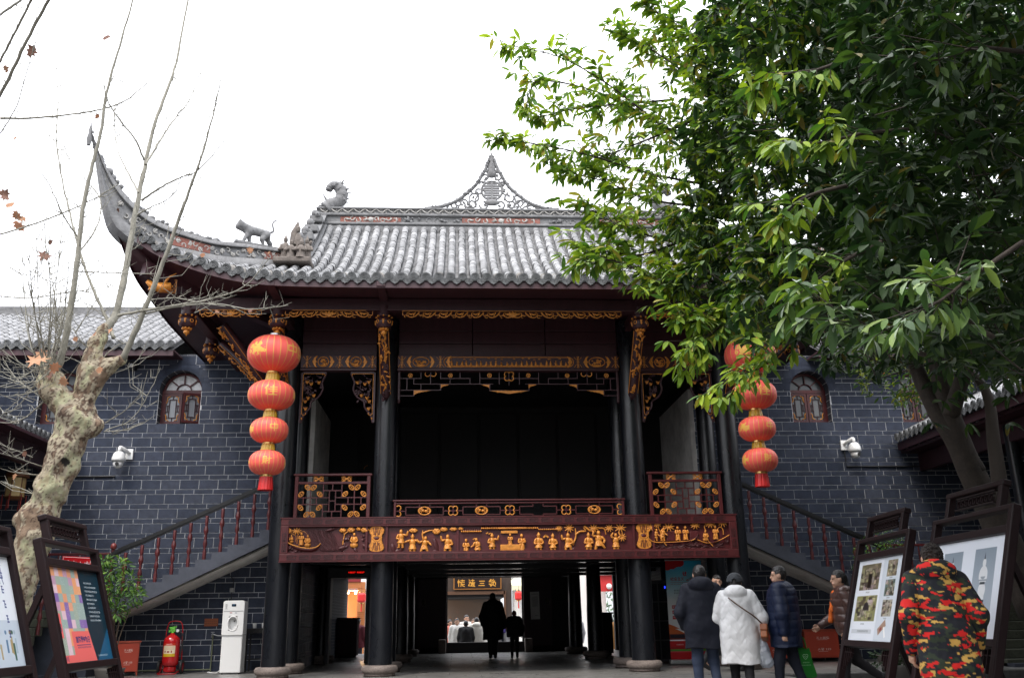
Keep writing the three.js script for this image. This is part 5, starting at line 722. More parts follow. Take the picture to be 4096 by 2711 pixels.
for (const s of [-1, 1]) {
  seed(s < 0 ? 101 : 202);
  const wing = thing('brick_wing', s < 0 ? 'dark grey brick wing with white joints and arched windows behind the bare plane tree' : 'dark grey brick wing with white joints and arched windows behind the leafy green tree', 'building'); wings.push(wing);
  const X = (a) => s * a, xa = s < 0 ? -15 : 4.58, xb = s < 0 ? -4.58 : 15, H = 7.05;
  const wins = [[s * 7.49, 5.3925, 0.96, 0.8], [s * 10.2, 5.3925, 0.96, 0.8]];
  const outline = poly([[xa, -0.05], [xb, -0.05], [xb, H], [xa, H]]); for (const [cx, yb, w, hs] of wins) outline.holes.push(archPath(THREE.Path, cx, yb, w, hs));
  mb().ext(outline, 0.42, 0, M4(0, 0, -3.44), 14).build('wall_core', M.slate, wing);
  mesh('mortar_joints', metreUV(new THREE.ShapeGeometry(outline, 14).toNonIndexed()), M.mortar, wing, M4(0, 0, -3.008));
  const list = bricksFor(xa, xb, 0.004, H, s < 0 ? -15 + 0.05 : 4.6, (ym, ya, yt) => wins.flatMap(([cx, yb, w, hs]) => { if (yt < yb + 0.01 || ya > yb + hs + w / 2) return []; const dy = Math.max(0, (ya > yb + hs ? ya : ym) - yb - hs), hw = ym < yb + hs ? w / 2 : Math.sqrt(Math.max(0.0001, w * w / 4 - dy * dy)); return [[cx - hw - 0.004, cx + hw + 0.004]]; }));
  for (const b of list) b.rank = Math.abs(Math.abs(b.x) - 7) + (b.y < 1.2 ? 3 : 0) + (Math.abs(b.x) > 9.6 ? 5 : 0);
  wallBricks(list, wing, -3.0, 0.03, 290);
  for (const [cx, yb, w, hs] of wins) { // dark ring round the arch and joints of the reveal
    const rg = new THREE.Shape(); rg.absarc(cx, yb + hs, w / 2 + 0.2, 0, Math.PI, false); rg.lineTo(cx - w / 2, yb + hs); rg.absarc(cx, yb + hs, w / 2, Math.PI, 0, true); mb().ext(rg, 0.004, 0, M4(0, 0, -3.007), 16).build('arch_ring', M.brick[2], wing);
    const m = mb(); for (let k = 0; k < 5; k++) for (const t of [-1, 1]) m.box(0.006, 0.009, 0.36, cx + t * (w / 2), yb + 0.06 + k * 0.165, -3.19); for (let k = 1; k < 8; k++) { const a = k / 8 * Math.PI; m.box(0.006, 0.009, 0.36, cx + Math.cos(a) * w / 2, yb + hs + Math.sin(a) * w / 2, -3.19, 0, 0, a); } m.build('reveal_joints', M.mortar, wing);
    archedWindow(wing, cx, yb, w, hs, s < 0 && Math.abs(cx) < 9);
  }
  mb().span(xa, xb, -0.05, H, -13.0, -12.6).span(s < 0 ? -15 : 14.6, s < 0 ? -14.6 : 15, -0.05, H, -12.6, -3.44).build('rear_walls', M.slate, wing);
  const inner = mb().span(Math.min(X(4.6), X(4.85)), Math.max(X(4.6), X(4.85)), -0.05, H, -12.6, -3.44); inner.build('inner_wall', M.slate, wing);
  const roof = part('wing_roof', wing, 0, 7.06, -2.2), r0 = s < 0 ? -16 : 7.5, r1 = s < 0 ? -7.5 : 16;
  tiledSlope(roof, r0, r1, 3.3, 1.78, 0.33);
  mb().span(r0, r1, -0.26, -0.13, -0.07, -0.02).build('eave_fascia', M.fascia, roof);
  mb().span(r0, r1, 1.72, 2.0, -3.45, -3.2).build('roof_ridge', M.ridge, roof);
  mb().put(grid(1, 1, (u, v) => V(lerp(s < 0 ? -16 : 4.36, s < 0 ? -4.36 : 16, u), 1.8 - 2.0 * v, -3.4 - 7.9 * v))).build('rear_slope', M.pan, roof);
  mb().span(r0, r1, -0.14, -0.1, -0.9, -0.05).build('eave_soffit', M.soffit, roof);
  // gilded bracket bulb and small spot lamps under the eave
  const bx = s * 9.25; mb().lathe([[0.05, 0.12], [0.08, 0.07], [0.085, 0], [0.06, -0.06], [0.03, -0.1], [0.05, -0.14], [0, -0.17]], 12, bx, 6.68, -2.75).box(0.06, 0.06, 0.35, bx, 6.8, -2.85).build('gilded_bracket', M.dullgold, wing);
}
// dark brick side walls of the passage below the stage
for (const s of [-1, 1]) {
  const w = part('passage_wall', stage, s * 4.55, 0, 0); mb().span(Math.min(0, s * 0.02), Math.max(0, s * 0.02), 0, 2.5, -12.6, -1.8).build('passage_joints', M.mortar, w);
  const list = bricksFor(1.8, 6.2, 0.004, 2.5, 1.8, () => []), o = new THREE.InstancedMesh(brickG[0], mat(1, 1, 1, 0.6), list.length + 30); o.name = 'passage_bricks'; let i = 0;
  for (const b of list) { o.setMatrixAt(i, M4(-s * 0.008, b.y, -b.x, 0, 0, 0, 0.016, b.h + 0.004, b.w + 0.004)); const q = rnd(0.85, 1.15); o.setColorAt(i++, lin(0.05 * q, 0.06 * q, 0.09 * q)); }
  for (let k = 0; k < 30; k++) { o.setMatrixAt(i, M4(-s * 0.008, 0.042 + 0.083 * k, -9.4, 0, 0, 0, 0.016, 0.078, 6.36)); const q = rnd(0.85, 1.15); o.setColorAt(i++, lin(0.05 * q, 0.06 * q, 0.09 * q)); }
  stuff(o); w.add(o);
}

// ================= staircases =================
const redWood = mat(0.13, 0.022, 0.024, 0.4, { map: rep(T.mottle, 3) });
const balG = mb().lathe([[0.036, 0], [0.036, 0.17], [0.022, 0.19], [0.03, 0.21], [0.02, 0.23], [0.046, 0.31], [0.03, 0.4], [0.02, 0.42], [0.036, 0.45], [0.02, 0.48], [0.046, 0.56], [0.05, 0.6], [0.028, 0.68], [0.02, 0.7], [0.034, 0.72], [0.034, 0.9], [0, 0.9]], 12).geo();
for (const s of [-1, 1]) {
  const st = thing('staircase', s < 0 ? 'staircase with turned red balusters rising to the stage above the water dispenser' : 'staircase with turned red balusters rising to the stage above the red fire boxes', 'staircase', 0, 0, 0, 0, 'staircases flanking the stage');
  const T0 = 7.6, R = 0.32, rise = 0.148, y0 = 1.665, step = (k) => [s * (T0 - R * k), y0 + rise * k]; // tread k: nose position
  const pts = []; for (let k = -2; k <= 8; k++) { const x = T0 - R * k; pts.push([x + R * 0.5, y0 + rise * (k - 1)], [x + R * 0.5, y0 + rise * k]); }
  pts.push([T0 - R * 8 - 0.35, y0 + rise * 8], [4.7, 2.72], [7.72, 1.3], [T0 + R * 2.5, 1.0]);
  const sh = poly(pts.map(([x, y]) => [s * x, y]));
  mb().ext(sh, 0.1, 0, M4(0, 0, -1.86)).build('stringer', mat(0.075, 0.083, 0.11, 0.7, { map: rep(T.mottle, 0.8) }), st);
  for (let k = -2; k <= 8; k++) { const [x, y] = step(k); mb().rbox(R, 0.05, 1.12, x, y - 0.028, -2.42, 0.006).build('tread', M.slab[0], st); mb().box(0.03, rise, 1.1, x + s * R * 0.48, y - rise / 2 - 0.03, -2.42).build('riser', M.slate, st); }
  mb().put(grid(1, 1, (u, v) => V(s * lerp(7.75, 4.62, u), lerp(1.27, 2.69, u), lerp(-1.8, -2.99, v)))).put(grid(1, 1, (u, v) => V(s * lerp(7.75, 4.62, u), lerp(1.3, 2.72, u), lerp(-1.8, -2.99, v)))).put(grid(1, 1, (u, v) => V(s * lerp(8.4, 7.75, u), lerp(1.05, 1.27, u), lerp(-1.8, -2.99, v)))).build('plaster_soffit', M.plaster, st);
  for (let k = -1; k <= 8; k++) { const [x, y] = step(k); mesh('baluster', balG, redWood, st, M4(x, y, -1.8, 0, rnd(3), 0)); }
  const hr = [[8.4, 2.1], [8.3, 2.28], [8.15, 2.41], [7.94, 2.52], [7.6, 2.66], [7.28, 2.81], [6, 3.4], [4.66, 4.02]].map(([x, y]) => V(s * x, y, -1.8)); const m = mb(), sp = spline(hr, 40);
  for (let k = 0; k < 40; k++) m.bar(sp[k], sp[k + 1].clone().addScaledVector(sp[k + 1].clone().sub(sp[k]).normalize(), 0.004), 0.07, 0.075); for (let k = 0; k < 40; k++) m.bar(sp[k].clone().add(V(0, -0.06, 0)), sp[k + 1].clone().add(V(0, -0.06, 0)), 0.045, 0.03); m.build('handrail', phys(0.004, 0.004, 0.005, 0.5), st);
  // landing at the foot of the stair and steps down to the courtyard
  const ld = thing('stone_landing', s < 0 ? 'mossy stone landing and steps behind the coloured notice board' : 'mossy stone landing and steps behind the white exhibition board', 'steps');
  const moss = mat(0.075, 0.08, 0.055, 0.9, { map: rep(T.weather, 1) });
  mb().span(Math.min(s * 8.42, s * 11.2), Math.max(s * 8.42, s * 11.2), -0.15, 1.28, -2.98, -1.7).build('landing_block', M.slate, ld);
  for (let k = 0; k < 8; k++) mb().rbox(1.6, 0.16, 0.36, s * 9.9, 1.2 - k * 0.165, -1.5 + k * 0.3, 0.015).build('step', moss, ld);
  mb().span(Math.min(s * 9.1, s * 10.7), Math.max(s * 9.1, s * 10.7), -0.15, 0.06, -1.7, 1.0).build('step_base', M.slate, ld);
  for (let k = 0; k < 4; k++) mesh('baluster', balG, M.maroon, ld, M4(s * 9.05, 1.12 - k * 0.3, -1.3 + k * 0.55));
  const rl = thing('red_landing_railing', s < 0 ? 'low red railing with ball finial above the coloured notice board' : 'low red railing with ball finial above the white exhibition board', 'railing');
  const xr = s * 8.4, xe = s * 9.9; mb().rbox(Math.abs(xe - xr), 0.05, 0.05, (xr + xe) / 2, 2.44, -2.4, 0.01).rbox(Math.abs(xe - xr), 0.03, 0.04, (xr + xe) / 2, 1.6, -2.4, 0.008).build('rail', M.maroon, rl);
  mb().cyl(0.035, 0.035, 1.24, xr, 1.9, -2.4, 10).build('post', M.maroon, rl); mb().sph(0.065, 0.075, 0.065, xr, 2.59, -2.4, 14, 10).build('ball_finial', mat(0.2, 0.04, 0.035, 0.3), rl);
  for (let k = 1; k < 8; k++) mb().cyl(0.016, 0.016, 0.82, lerp(xr, xe, k / 8), 2.02, -2.4, 8).build('bar', M.maroon, rl);
}
{ // red notice on the landing railing
  const red = canvasTex(256, 128, (g, w, h) => { g.fillStyle = '#d0121c'; g.fillRect(0, 0, w, h); g.strokeStyle = '#fff'; g.lineWidth = 4; g.strokeRect(6, 6, w - 12, h - 12); glyphs(g, '游客止步', 16, 36, 54, 0.11); });
  const sgn = thing('red_notice_sign', 'red no-entry notice with white characters behind the coloured notice board', 'sign', -9.12, 2.24, -2.36); mb().rbox(0.62, 0.3, 0.02, 0, 0, 0, 0.004).build('sign_board', mat(0.55, 0.01, 0.015, 0.4), sgn); sheet('sign_face', 0.6, 0.28, red, sgn, M4(0, 0, 0.0125), 0.4); sgn.rotation.z = -0.06;
  const s2 = thing('red_notice_sign', 'small red notice peeping over the white exhibition board', 'sign', 8.75, 2.2, -2.36); mb().rbox(0.62, 0.3, 0.02, 0, 0, 0, 0.004).build('sign_board', mat(0.55, 0.01, 0.015, 0.4), s2); sheet('sign_face', 0.6, 0.28, red, s2, M4(0, 0, 0.0125), 0.4);
}
// ================= side galleries =================
for (const s of [-1, 1]) {
  seed(s < 0 ? 301 : 402);
  const ex = s < 0 ? -9.85 : 9.41, ey = s < 0 ? 4.88 : 4.98;
  const ga = thing('side_gallery', s < 0 ? 'shaded side gallery with grey tile eave beside the plane tree' : 'shaded side gallery with grey tile eave behind the leafy green tree', 'building');
  const rf = part('gallery_roof', ga, ex, ey, 0); rf.rotation.y = s < 0 ? Math.PI / 2 : -Math.PI / 2; // local +z faces the courtyard
  tiledSlope(rf, s < 0 ? -9.5 : -2.9, s < 0 ? 2.9 : 9.5, 3.2, 1.5, 0.42);
  mb().span(s < 0 ? -9.5 : -2.9, s < 0 ? 2.9 : 9.5, -0.3, -0.12, -0.1, -0.04).build('eave_fascia', M.soffit, rf);
  const x = (a) => s * a; mb().span(Math.min(x(12.6), x(12.9)), Math.max(x(12.6), x(12.9)), -0.2, 6.2, -2.98, 9.4).build('back_wall', mat(0.03, 0.032, 0.038, 0.8), ga);
  mb().span(Math.min(x(9.55), x(12.6)), Math.max(x(9.55), x(12.6)), 4.62, 4.68, -2.98, 9.4).build('ceiling', M.soffit, ga);
  mb().span(Math.min(x(9.95), x(10.1)), Math.max(x(9.95), x(10.1)), 4.2, 4.6, -2.98, 9.4).build('beam', M.soffit, ga);
  for (const z of [0.6, 3.6, 6.6]) mb().cyl(0.13, 0.14, 4.7, x(10.05), 2.2, z, 16).build('post', M.black, ga);
}
{ // palace lantern in the left gallery
  const p = atZ(35 * K, 1128 * K, -1.6), l = thing('palace_lantern', 'small hexagonal wooden palace lantern hanging in the shaded gallery', 'lantern', p.x, p.y, p.z), wd = mat(0.14, 0.05, 0.015, 0.5);
  mb().cyl(0.2, 0.24, 0.13, 0, 0.28, 0, 6).cyl(0.07, 0.2, 0.06, 0, 0.375, 0, 6).cyl(0.2, 0.15, 0.06, 0, -0.22, 0, 6).build('lantern_frame', wd, l);
  for (let k = 0; k < 6; k++) { const a = (k + 0.5) / 6 * Math.PI * 2; mb().box(0.17, 0.4, 0.008, Math.sin(a) * 0.15, 0, Math.cos(a) * 0.15, 0, a, 0).build('lantern_pane', mat(0.42, 0.3, 0.12, 0.5), l); mb().cyl(0.012, 0.012, 0.42, Math.sin(k / 6 * Math.PI * 2) * 0.175, 0, Math.cos(k / 6 * Math.PI * 2) * 0.175, 6).build('lantern_post', wd, l); mb().cyl(0.008, 0.014, 0.3, Math.sin(k / 6 * Math.PI * 2) * 0.22, -0.3, Math.cos(k / 6 * Math.PI * 2) * 0.22, 6).build('tassel', mat(0.2, 0.02, 0.015, 0.8), l); }
  mb().cyl(0.006, 0.006, 4.65 - p.y - 0.4, 0, (4.65 - p.y + 0.4) / 2, 0, 6).build('hanging_cord', M.rubber, l);
}

// ================= rear gate wall, doors, things in the passage =================
{
  const w = part('rear_gate_wall', stage), z0 = -13.0, z1 = -12.8, dark = M.blackwood;
  mb().span(-3.86, -1.34, 0, 2.6, z0, z1).span(1.08, 2.98, 0, 2.6, z0, z1).span(-4.9, -4.72, 0, 2.6, z0, z1).span(4.1, 4.9, 0, 2.6, z0, z1).span(-1.34, 1.08, 2.32, 2.6, z0, z1).span(-4.72, -3.86, 2.33, 2.6, z0, z1).span(2.98, 4.1, 2.36, 2.6, z0, z1).span(-4.9, 4.9, 2.6, 7.2, z0, z1).build('gate_wall', dark, w);
  mb().rbox(2.5, 0.32, 0.12, -0.13, 0.16, -12.74, 0.01).build('threshold', phys(0.02, 0.012, 0.012, 0.35), w);
  mb().rbox(0.24, 0.42, 0.5, -1.5, 0.21, -12.5, 0.03).rbox(0.24, 0.42, 0.5, 1.24, 0.21, -12.5, 0.03).build('door_stone', M.stone, w);
  const leafM = mat(0.045, 0.017, 0.022, 0.5, { map: rep(T.streak, 0.8) });
  for (const [a, b] of [[-2.3, -1.38], [1.12, 2.04]]) { const d = mb().rbox(b - a, 2.12, 0.07, (a + b) / 2, 1.24, -12.7, 0.01).build('door_leaf', leafM, w); }
  mb().tor(0.07, 0.012, -2.1, 1.5, -12.62, 6, 14).tor(0.07, 0.012, 1.9, 1.5, -12.62, 6, 14).sph(0.06, 0.07, 0.04, -2.1, 1.58, -12.65).sph(0.06, 0.07, 0.04, 1.9, 1.58, -12.65).build('door_ring', mat(0.12, 0.1, 0.07, 0.35, { metalness: 0.8 }), w);
  const paper = canvasTex(128, 330, (g, W, H) => { g.fillStyle = '#d8d6d2'; g.fillRect(0, 0, W, H); g.fillStyle = '#444'; seed(9); smallText(g, 20, 24, 90, 9, 1); smallText(g, 24, 60, 84, 8, 9); smallText(g, 60, 280, 50, 8, 1); });
  const n = thing('paper_notice', 'long white paper notice pasted on the dark maroon door leaf', 'notice', 1.49, 1.42, -12.645); n.rotation.z = 0.02; sheet('notice_sheet', 0.3, 0.86, paper, n, M4(), 0.8);
}
{ // walk-through metal detector with red digits
  const d = thing('metal_detector_gate', 'black walk-through metal detector gate with red digits in the passage', 'detector', -3.75, 0, -6.05), m = phys(0.02, 0.02, 0.022, 0.35);
  mb().rbox(0.1, 2.05, 0.5, -0.5, 1.02, 0, 0.02).build('left_panel', m, d); mb().rbox(0.1, 2.05, 0.5, 0.48, 1.02, 0, 0.02).build('right_panel', m, d); mb().rbox(1.08, 0.26, 0.5, -0.01, 2.17, 0, 0.02).build('header', m, d); mb().box(0.9, 0.012, 0.02, 0, 2.03, 0.255).build('header_trim', M.steel, d);
  const led = canvasTex(256, 64, (g, W, H) => { g.fillStyle = '#000'; g.fillRect(0, 0, W, H); g.fillStyle = '#ff1a10'; g.font = 'bold 44px monospace'; g.fillText('15057 50027', 4, 48, W - 8); });
  mesh('digit_display', new THREE.PlaneGeometry(0.42, 0.075), new THREE.MeshStandardMaterial({ color: 0x000000, emissive: 0xffffff, emissiveMap: led, emissiveIntensity: 1.2 }), d, M4(0.17, 2.17, 0.253));
  const c = thing('dark_cabinet', 'dark wooden counter cabinet beside the detector gate', 'cabinet', -4.25, 0, -10.4); mb().rbox(0.6, 1.02, 0.5, 0, 0.56, 0, 0.015).build('cabinet_body', M.darkmaroon, c); mb().rbox(0.66, 0.04, 0.56, 0, 1.09, 0, 0.01).build('cabinet_top', M.blackwood, c); mb().rbox(0.26, 0.8, 0.012, -0.14, 0.55, 0.256, 0.004).rbox(0.26, 0.8, 0.012, 0.14, 0.55, 0.256, 0.004).build('cabinet_doors', M.darkmaroon, c); mb().box(0.5, 0.06, 0.4, 0, 0.03, 0).build('plinth', M.blackwood, c);
  const c2 = thing('dark_cabinet', 'dark wooden cabinet tucked between the rear columns', 'cabinet', 3.05, 0, -8.6); mb().rbox(0.5, 1.05, 0.4, 0, 0.58, 0, 0.015).build('cabinet_body', M.blackwood, c2); mb().rbox(0.56, 0.04, 0.46, 0, 1.12, 0, 0.01).build('cabinet_top', M.blackwood, c2); mb().box(0.4, 0.06, 0.3, 0, 0.03, 0).build('plinth', M.blackwood, c2);
}
// ================= street beyond the gate =================
{
  const st = structure('street'); mesh('street_paving', metreUV(new THREE.PlaneGeometry(60, 30).rotateX(-Math.PI / 2).toNonIndexed()), mat(0.36, 0.35, 0.33, 0.8, { map: rep(T.weather, 0.4) }), st, M4(0, -0.645, -28.2));
  mb().span(-4.8, 4.8, -0.64, -0.33, -14.2, -13.3).span(-4.8, 4.8, -0.33, -0.02, -13.75, -13.3).build('gate_steps', M.stone, st);
  const wood = mat(0.05, 0.032, 0.024, 0.6, { map: rep(T.grain, 1) });
  const sh = thing('street_shop', 'dark timber shop front with gold lettered plaque across the street', 'building', 0, -0.645, -23);
  mb().span(-2.6, -1.75, 0, 5.2, -0.3, 0).span(1.05, 1.35, 0, 5.2, -0.3, 0).span(-1.75, 1.05, 2.75, 5.2, -0.3, 0).build('shop_wall', wood, sh); mb().span(-1.72, 1.03, 0, 2.75, -3.6, -3.5).build('shop_back_wall', mat(0.14, 0.115, 0.1, 0.8), sh); mb().span(-1.75, 1.05, 2.6, 2.75, -3.5, -0.05).build('shop_ceiling', M.blackwood, sh);
  mb().span(-1.75, 1.05, 2.72, 2.86, 0, 0.06).span(-1.8, -1.7, 0, 2.86, 0, 0.06).span(1.0, 1.1, 0, 2.86, 0, 0.06).build('door_surround', mat(0.09, 0.045, 0.025, 0.5), sh); mb().span(-2.6, 1.35, 5.2, 5.4, -4, 0.6).build('shop_roof', M.pan, sh);
  const pl = thing('shop_plaque', 'dark plaque with four gold characters above the street doorway', 'sign', -0.14, 2.56, -22.84); pl.rotation.x = 0.18;
  mb().rbox(2.08, 0.56, 0.05, 0, 0, 0, 0.01).build('plaque_frame', mat(0.3, 0.13, 0.03, 0.4), pl);
  sheet('plaque_lettering', 1.98, 0.47, canvasTex(512, 122, (g, W, H) => { g.fillStyle = '#20110f'; g.fillRect(0, 0, W, H); g.strokeStyle = '#d59a3c'; glyphs(g, '懷遠三絕', 34, 22, 80, 0.12, 1.45); }), pl, M4(0, 0, 0.028), 0.5);
  const wl = thing('white_street_wall', 'bright whitewashed street wall beside the timber shop front', 'building', 3.2, -0.645, -23.2); mb().span(-1.8, 2.3, 0, 5, -0.3, 0).build('wall', mat(0.75, 0.74, 0.72, 0.9), wl); mb().span(-1.8, 2.3, 5, 5.15, -0.4, 0.3).build('coping', M.cap, wl);
  const aw = thing('cream_awning', 'cream scalloped shop awning over the bright street wall', 'awning', 1.62, 2.42, -22.6); { const m = mb(); m.put(grid(1, 1, (u, v) => V(lerp(-0.3, 0.3, u), lerp(0.3, 0, v), lerp(-0.55, 0.15, v)))); const s = new THREE.Shape(); s.moveTo(-0.3, 0); for (let k = 0; k < 4; k++) { const a = -0.3 + k * 0.15; s.lineTo(a, -0.14); s.absarc(a + 0.075, -0.14, 0.075, Math.PI, 0, false); } s.lineTo(0.3, 0); m.ext(s, 0.006, 0, M4(0, 0, 0.15), 6); m.build('awning_cloth', mat(0.72, 0.7, 0.5, 0.85), aw); }
  const lan = (x, y, z, r, label) => { const l = thing('small_red_lantern', label, 'lantern', x, y, z); mb().rbox(r * 2, r * 2.3, r * 2, 0, 0, 0, r * 0.6).build('lantern_body', mat(0.62, 0.03, 0.03, 0.5), l); mb().cyl(r * 0.5, r * 0.5, r * 0.25, 0, r * 1.25, 0, 12).cyl(r * 0.5, r * 0.5, r * 0.25, 0, -r * 1.25, 0, 12).build('lantern_cap', M.brass, l); mb().cyl(r * 0.1, r * 0.18, r * 2, 0, -r * 2.2, 0, 8).build('tassel', mat(0.6, 0.02, 0.02, 0.8), l); mb().cyl(0.006, 0.006, r * 1.4, 0, r * 2, 0, 5).build('cord', M.rubber, l); };
  lan(1.6, 1.98, -22.3, 0.16, 'small red lantern under the cream awning');
  // left shop, seen through the detector gate
  const ls = thing('lit_shop', 'orange timber shop with warm ceiling lamps across the street', 'building', -5.35, -0.645, -21.5), orange = mat(0.5, 0.2, 0.07, 0.6);
  mb().span(-2.5, -0.62, 0, 4.6, -0.3, 0).build('side_pier', M.ridgelight, ls); mb().span(-0.62, 0.5, 2.98, 3.25, -0.3, 0).build('slatted_fascia', orange, ls); mb().span(-0.62, 0.32, 3.25, 4.6, -0.2, 0.05).build('red_sign_board', mat(0.22, 0.02, 0.025, 0.5), ls); for (let k = 0; k < 12; k++) mb().box(0.03, 0.25, 0.03, -0.58 + k * 0.09, 3.11, 0.015).build('fascia_slat', orange, ls);
  mb().span(-0.62, 0.7, 0, 2.96, -3, -2.9).build('shop_back_wall', mat(0.45, 0.2, 0.09, 0.8), ls); mb().span(-0.2, 0.3, 0.2, 1.8, -2.9, -2.8).build('red_cupboard', mat(0.35, 0.03, 0.02, 0.6), ls); mb().span(0.2, 0.52, 0, 2.97, -0.3, 0).build('louvred_pier', orange, ls); for (let k = 0; k < 18; k++) mb().box(0.28, 0.02, 0.03, 0.36, 0.7 + k * 0.08, 0.02).build('louvre_slat', orange, ls); mb().span(0.53, 2.0, 0, 4.6, -0.35, -0.1).build('white_pier', mat(0.7, 0.68, 0.64, 0.9), ls); mb().span(-0.62, 0.9, 2.92, 2.97, -2.9, -0.3).build('shop_ceiling', mat(0.4, 0.2, 0.1, 0.8), ls);
  for (const [x, z] of [[-0.28, -0.8], [0.0, -1.2], [0.06, -0.7]]) { mb().sph(0.055, 0.055, 0.055, x, 2.84, z, 10, 8).build('ceiling_lamp', new THREE.MeshStandardMaterial({ color: 0xffffff, emissive: 0xffd9a0, emissiveIntensity: 5 }), ls); const p = new THREE.PointLight(0xffc98a, 5, 8); p.position.set(-5.35 + x, 2.84 - 0.645, -21.5 + z); p.castShadow = true; scene.add(p); }
  lan(-4.94, 1.96, -21.15, 0.17, 'small red lantern on the orange shop pier');
  const de = thing('street_desk', 'small display desk with papers outside the orange shop', 'desk', -5.6, -0.645, -18.6); mb().rbox(1.0, 0.06, 0.5, 0, 1.25, 0, 0.01).build('desk_top', mat(0.35, 0.05, 0.05, 0.5), de); mb().rbox(0.06, 1.24, 0.4, -0.4, 0.62, 0, 0.01).rbox(0.06, 1.24, 0.4, 0.4, 0.62, 0, 0.01).build('desk_leg', M.blackwood, de); mb().box(0.3, 0.16, 0.02, -0.1, 1.38, 0, -0.5).build('leaflet_rack', M.white, de); mb().rbox(0.3, 0.5, 0.06, -0.42, 1.6, 0, 0.01).build('screen_back', M.rubber, de);
  // right: rock garden bank and red-roofed kiosk
  const kb = thing('red_kiosk', 'red fascia kiosk with white globe lamp seen past the right columns', 'building', 6.2, -0.645, -22); mb().span(-1.2, 1.6, 2.75, 3.5, -0.4, 0).build('red_fascia', mat(0.5, 0.03, 0.03, 0.5), kb); mb().span(0.9, 1.6, 0, 2.75, -0.4, -0.1).build('kiosk_pier', M.slate, kb); mb().sph(0.12, 0.12, 0.12, -0.75, 2.95, 0.1, 12, 9).build('globe_lamp', M.white, kb); mb().rbox(0.3, 0.22, 0.03, 0.35, 2.6, 0.02, 0.01).build('blue_sign', mat(0.1, 0.25, 0.55, 0.5), kb); mb().span(-1.2, 1.6, 3.5, 4.6, -0.6, 0.2).build('kiosk_roof', mat(0.5, 0.48, 0.44, 0.8), kb);
  const bank = thing('rock_garden', 'grey rock garden with pale shrubs behind the kiosk', 'rock garden', 6.2, -0.645, -25.5); seed(31); const rk = mb(), gr = mb(); for (let k = 0; k < 40; k++) { const r = rnd(0.2, 0.5); rk.put(new THREE.IcosahedronGeometry(r, 1), M4(rnd(-2.5, 2.5), rnd(0, 1.4), rnd(-1, 0.6), rnd(3), rnd(3), rnd(3), 1, 0.8, 1)); } rk.build('rocks', M.ridgelight, bank); for (let k = 0; k < 1400; k++) { const q = V(rnd(-2.6, 2.6), rnd(1.2, 3.2), rnd(-1.4, -0.4)); gr.put(new THREE.PlaneGeometry(0.14, 0.07), M4(q.x, q.y, q.z, rnd(3), rnd(3), rnd(3))); } stuff(gr.build('shrub_foliage', mat(0.16, 0.24, 0.15, 0.8), bank));
  const pot = (x, z, h, label) => { const p = thing('potted_plant', label, 'plant', x, -0.645, z); mb().lathe([[0, 0], [0.16, 0], [0.22, 0.3], [0.2, 0.32], [0.17, 0.3], [0, 0.28]], 14).build('pot', mat(0.3, 0.28, 0.25, 0.8), p); const m = mb(); for (let k = 0; k < 34; k++) { const a = rnd(6.3), r = rnd(0.1, 0.45), hh = rnd(0.5, 1) * h; m.put(grid(5, 1, (u, v) => { const w = 0.035 * Math.sin(Math.PI * (u * 0.85 + 0.1)); return V(Math.cos(a) * r * u * u + Math.sin(a) * w * (v - 0.5), 0.28 + hh * (u - 0.35 * u * u * r * 2), Math.sin(a) * r * u * u - Math.cos(a) * w * (v - 0.5)); })); } m.build('leaves', mat(0.13, 0.26, 0.05, 0.6), p); };
  pot(-5.75, -16.2, 0.9, 'spiky green potted plant on the street left of the gate'); pot(-1.55, -15.4, 0.8, 'spiky green potted plant beside the gate threshold'); pot(1.45, -15.3, 0.7, 'yellow green potted plant at the right of the gate');
}
